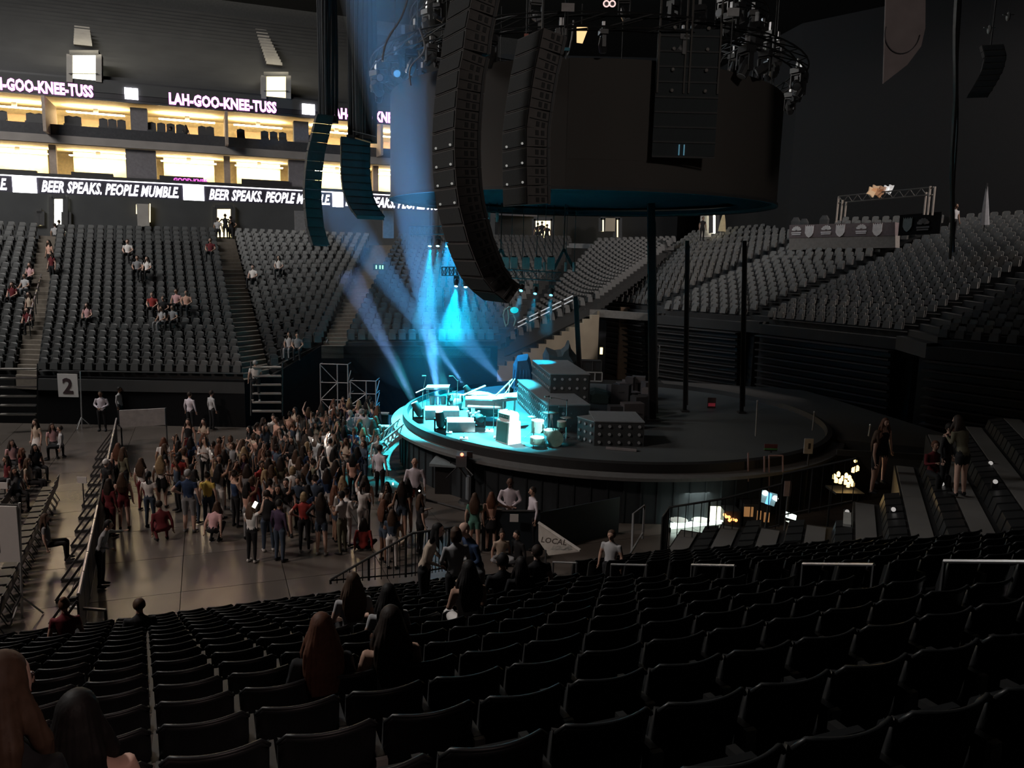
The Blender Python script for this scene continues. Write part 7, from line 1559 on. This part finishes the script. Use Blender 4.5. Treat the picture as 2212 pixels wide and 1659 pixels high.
# --- near stand people
def seat_at(k, s): return P(s, P0_+DP*k+.12, tread(k))
def near(lab, x, y, k, face=AX*57.3+180, **kw):
    lg = kw.pop('legs', 'sit'); h = kw.get('h', 1.68); q = at_head(x, y, lg, h, tread(k)); q.z = tread(k)-(.0); return person(lab, q, face, legs=lg, **kw)
near('woman with long auburn hair and grey-rimmed dark top sitting in the near stand', 693, 1326, 3, top='long', tc='black', bc='black', hair='longer', hc='auburn', skin='pale', la='lap', ra='lap')
near('woman with long dark hair and a white-edged dark top, right of the auburn-haired one', 843, 1310, 3, top='tank', tc='white', bc='black', hair='longer', hc='dark', skin='mid', la='lap', ra='lap')
near('woman with brown hair over a pale top in a lower row of the near stand', 762, 1238, 7, top='tee', tc='lightgrey', bc='black', hair='longer', hc='brown', skin='pale', la='lap', ra='lap')
near('dark-haired person with a white shoulder edge, beside the lower-row woman', 838, 1262, 6, top='tee', tc='lightgrey', bc='black', hair='longer', hc='black', skin='mid', la='lap', ra='lap')
near('woman in a white top with long black hair holding a glittering phone', 1012, 1212, 6, top='tank', tc='white', bc='white', hair='longer', hc='black', skin='mid', la='phone', ra='phone')
near('woman in a cream hoodie leaning left, standing group in the near stand', 917, 1132, 10, legs='lean', face=80, top='long', tc='beige', bc='black', hair='long', hc='black', skin='pale', la='lap', ra='lap', h=1.7)
near('woman in a grey striped sweater with a black handbag, back to us', 985, 1140, 9.6, legs='stand', face=200, top='long', tc='lightgrey', bc='black', hair='bob', hc='brown', skin='pale', la='lap', ra='lap', h=1.62)
near('bald man in a navy jacket bending down beside the grey sweater', 1032, 1128, 10.4, legs='lean', face=-60, top='long', tc='navy', bc='grey', hair='bald', skin='pale', la='lap', ra='down', h=1.8)
near('boy with short dark hair sitting by the handrails', 1160, 1178, 10, face=200, tc='black', bc='black', hair='short', hc='dark', skin='pale')
near('dark-clothed person sitting between the navy jacket and the boy', 1085, 1196, 9, tc='black', bc='black', top='long', hair='short', hc='black', skin='tan', la='lap', ra='lap')
near('dark-haired sitter in black just left of the boy by the handrails', 1125, 1204, 9, tc='black', bc='black', top='long', hair='long', hc='black', skin='tan', la='lap', ra='lap')
near('only a dark red-brown head visible above the lowest near row, by the barricade end', 138, 1292, 13, tc='maroon', bc='black', hair='bun', hc='auburn', skin='mid')
near('only a small dark head visible above the lowest near row, left of centre', 300, 1293, 13, tc='black', bc='black', hair='short', hc='brown', skin='mid')
near('person in a patterned pale top seen through the bars left of the lit desks', 1322, 1146, 14.5, legs='stand', face=-30, tc='lightgrey', bc='black', hair='short', hc='brown', skin='mid', h=1.6)
q = at(1004, 1249, s=at(1004, 1249, z=3.1).dot(V)); 
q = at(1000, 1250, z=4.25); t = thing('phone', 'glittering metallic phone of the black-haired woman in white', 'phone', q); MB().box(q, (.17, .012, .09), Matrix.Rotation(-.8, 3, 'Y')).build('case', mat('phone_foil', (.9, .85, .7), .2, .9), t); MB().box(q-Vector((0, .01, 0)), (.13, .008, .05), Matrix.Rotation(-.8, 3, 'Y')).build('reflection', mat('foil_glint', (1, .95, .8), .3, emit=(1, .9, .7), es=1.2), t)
q = at(972, 1215, z=3.05); t = thing('handbag', 'black shoulder handbag of the grey sweater woman', 'bag', q); MB().sphere(q, (.17, .09, .15), 12, 8).build('pouch', cmat('cloth', 'black'), t); MB().tube([q+Vector((-.08, 0, .1)), q+Vector((.0, .02, .5)), q+Vector((.1, 0, .1))], .014, 5).build('strap', BLACK, t)
# the two nearest heads at the lower left
q = at(5, 1405, Y=2.35); person('nearest woman at the lower left corner, long brown hair down her back', Vector((q.x, q.y, q.z-1.31)), 166, 'sit', 'lap', 'lap', 'tee', 'pants', 'black', 'black', 'longer', 'brown', 'pale', 1.7)
q = at(165, 1472, Y=3.0); person('dark-haired woman in a pink strap top at the bottom left, bare shoulders', Vector((q.x, q.y, q.z-1.31)), 195, 'sit', 'lap', 'lap', 'tank', 'pants', 'pink', 'black', 'long', 'black', 'pale', 1.66)
light('near_fill', 'SPOT', (3.5, -2.5, 13), 650, (1, .72, .66), .4, (-1.3, 2.3, 6.7), spot=math.radians(22), blend=.7)
# people on the side stand
def side(lab, x, y, z, face, **kw):
    lg = kw.pop('legs', 'stand'); q = at_head(x, y, lg, kw.get('h', 1.7), z); q.z = z; return person(lab, q, face, legs=lg, **kw)
side('auburn girl facing us in a black top and shorts on the side stand, bare legs', 1913, 904, 2.23, 15, top='tank', tc='black', bc='black', bottom='shorts', hair='long', hc='auburn', skin='pale', h=1.8)
side('long-haired girl turned right beside the auburn girl, bare arm', 1897, 930, 2.23, 60, top='tank', tc='black', bc='black', bottom='shorts', hair='longer', hc='brown', skin='mid', h=1.66)
side('person sitting in a flowered dark top between the girls and the standing man', 2023, 952, 2.6, 5, legs='sit', top='long', tc='maroon', bc='black', hair='short', hc='auburn', skin='mid', la='phone', ra='phone')
side('person in a dark long top and bare legs bending away on the side stand', 2090, 905, 2.9, 200, legs='lean', top='long', tc='olive', bc='black', bottom='shorts', hair='longer', hc='dark', skin='pale', h=1.85, la='phone', ra='phone')
side('pale-faced person with a light spark above, left of the bending one', 2052, 915, 2.7, 40, top='long', tc='black', bc='black', hair='short', hc='black', skin='pale', h=1.7)
phone(2052, 917, 4.2, 'small white phone light high on the side stand', .05, .05, .9, 0)
light('side_fill', 'SPOT', (12, 4, 14), 260, (1, .82, .72), .5, (9.5, 17.5, 3), spot=math.radians(24), blend=.8)
for o in COL.objects:
    if o.get('_r'): del o['_r']
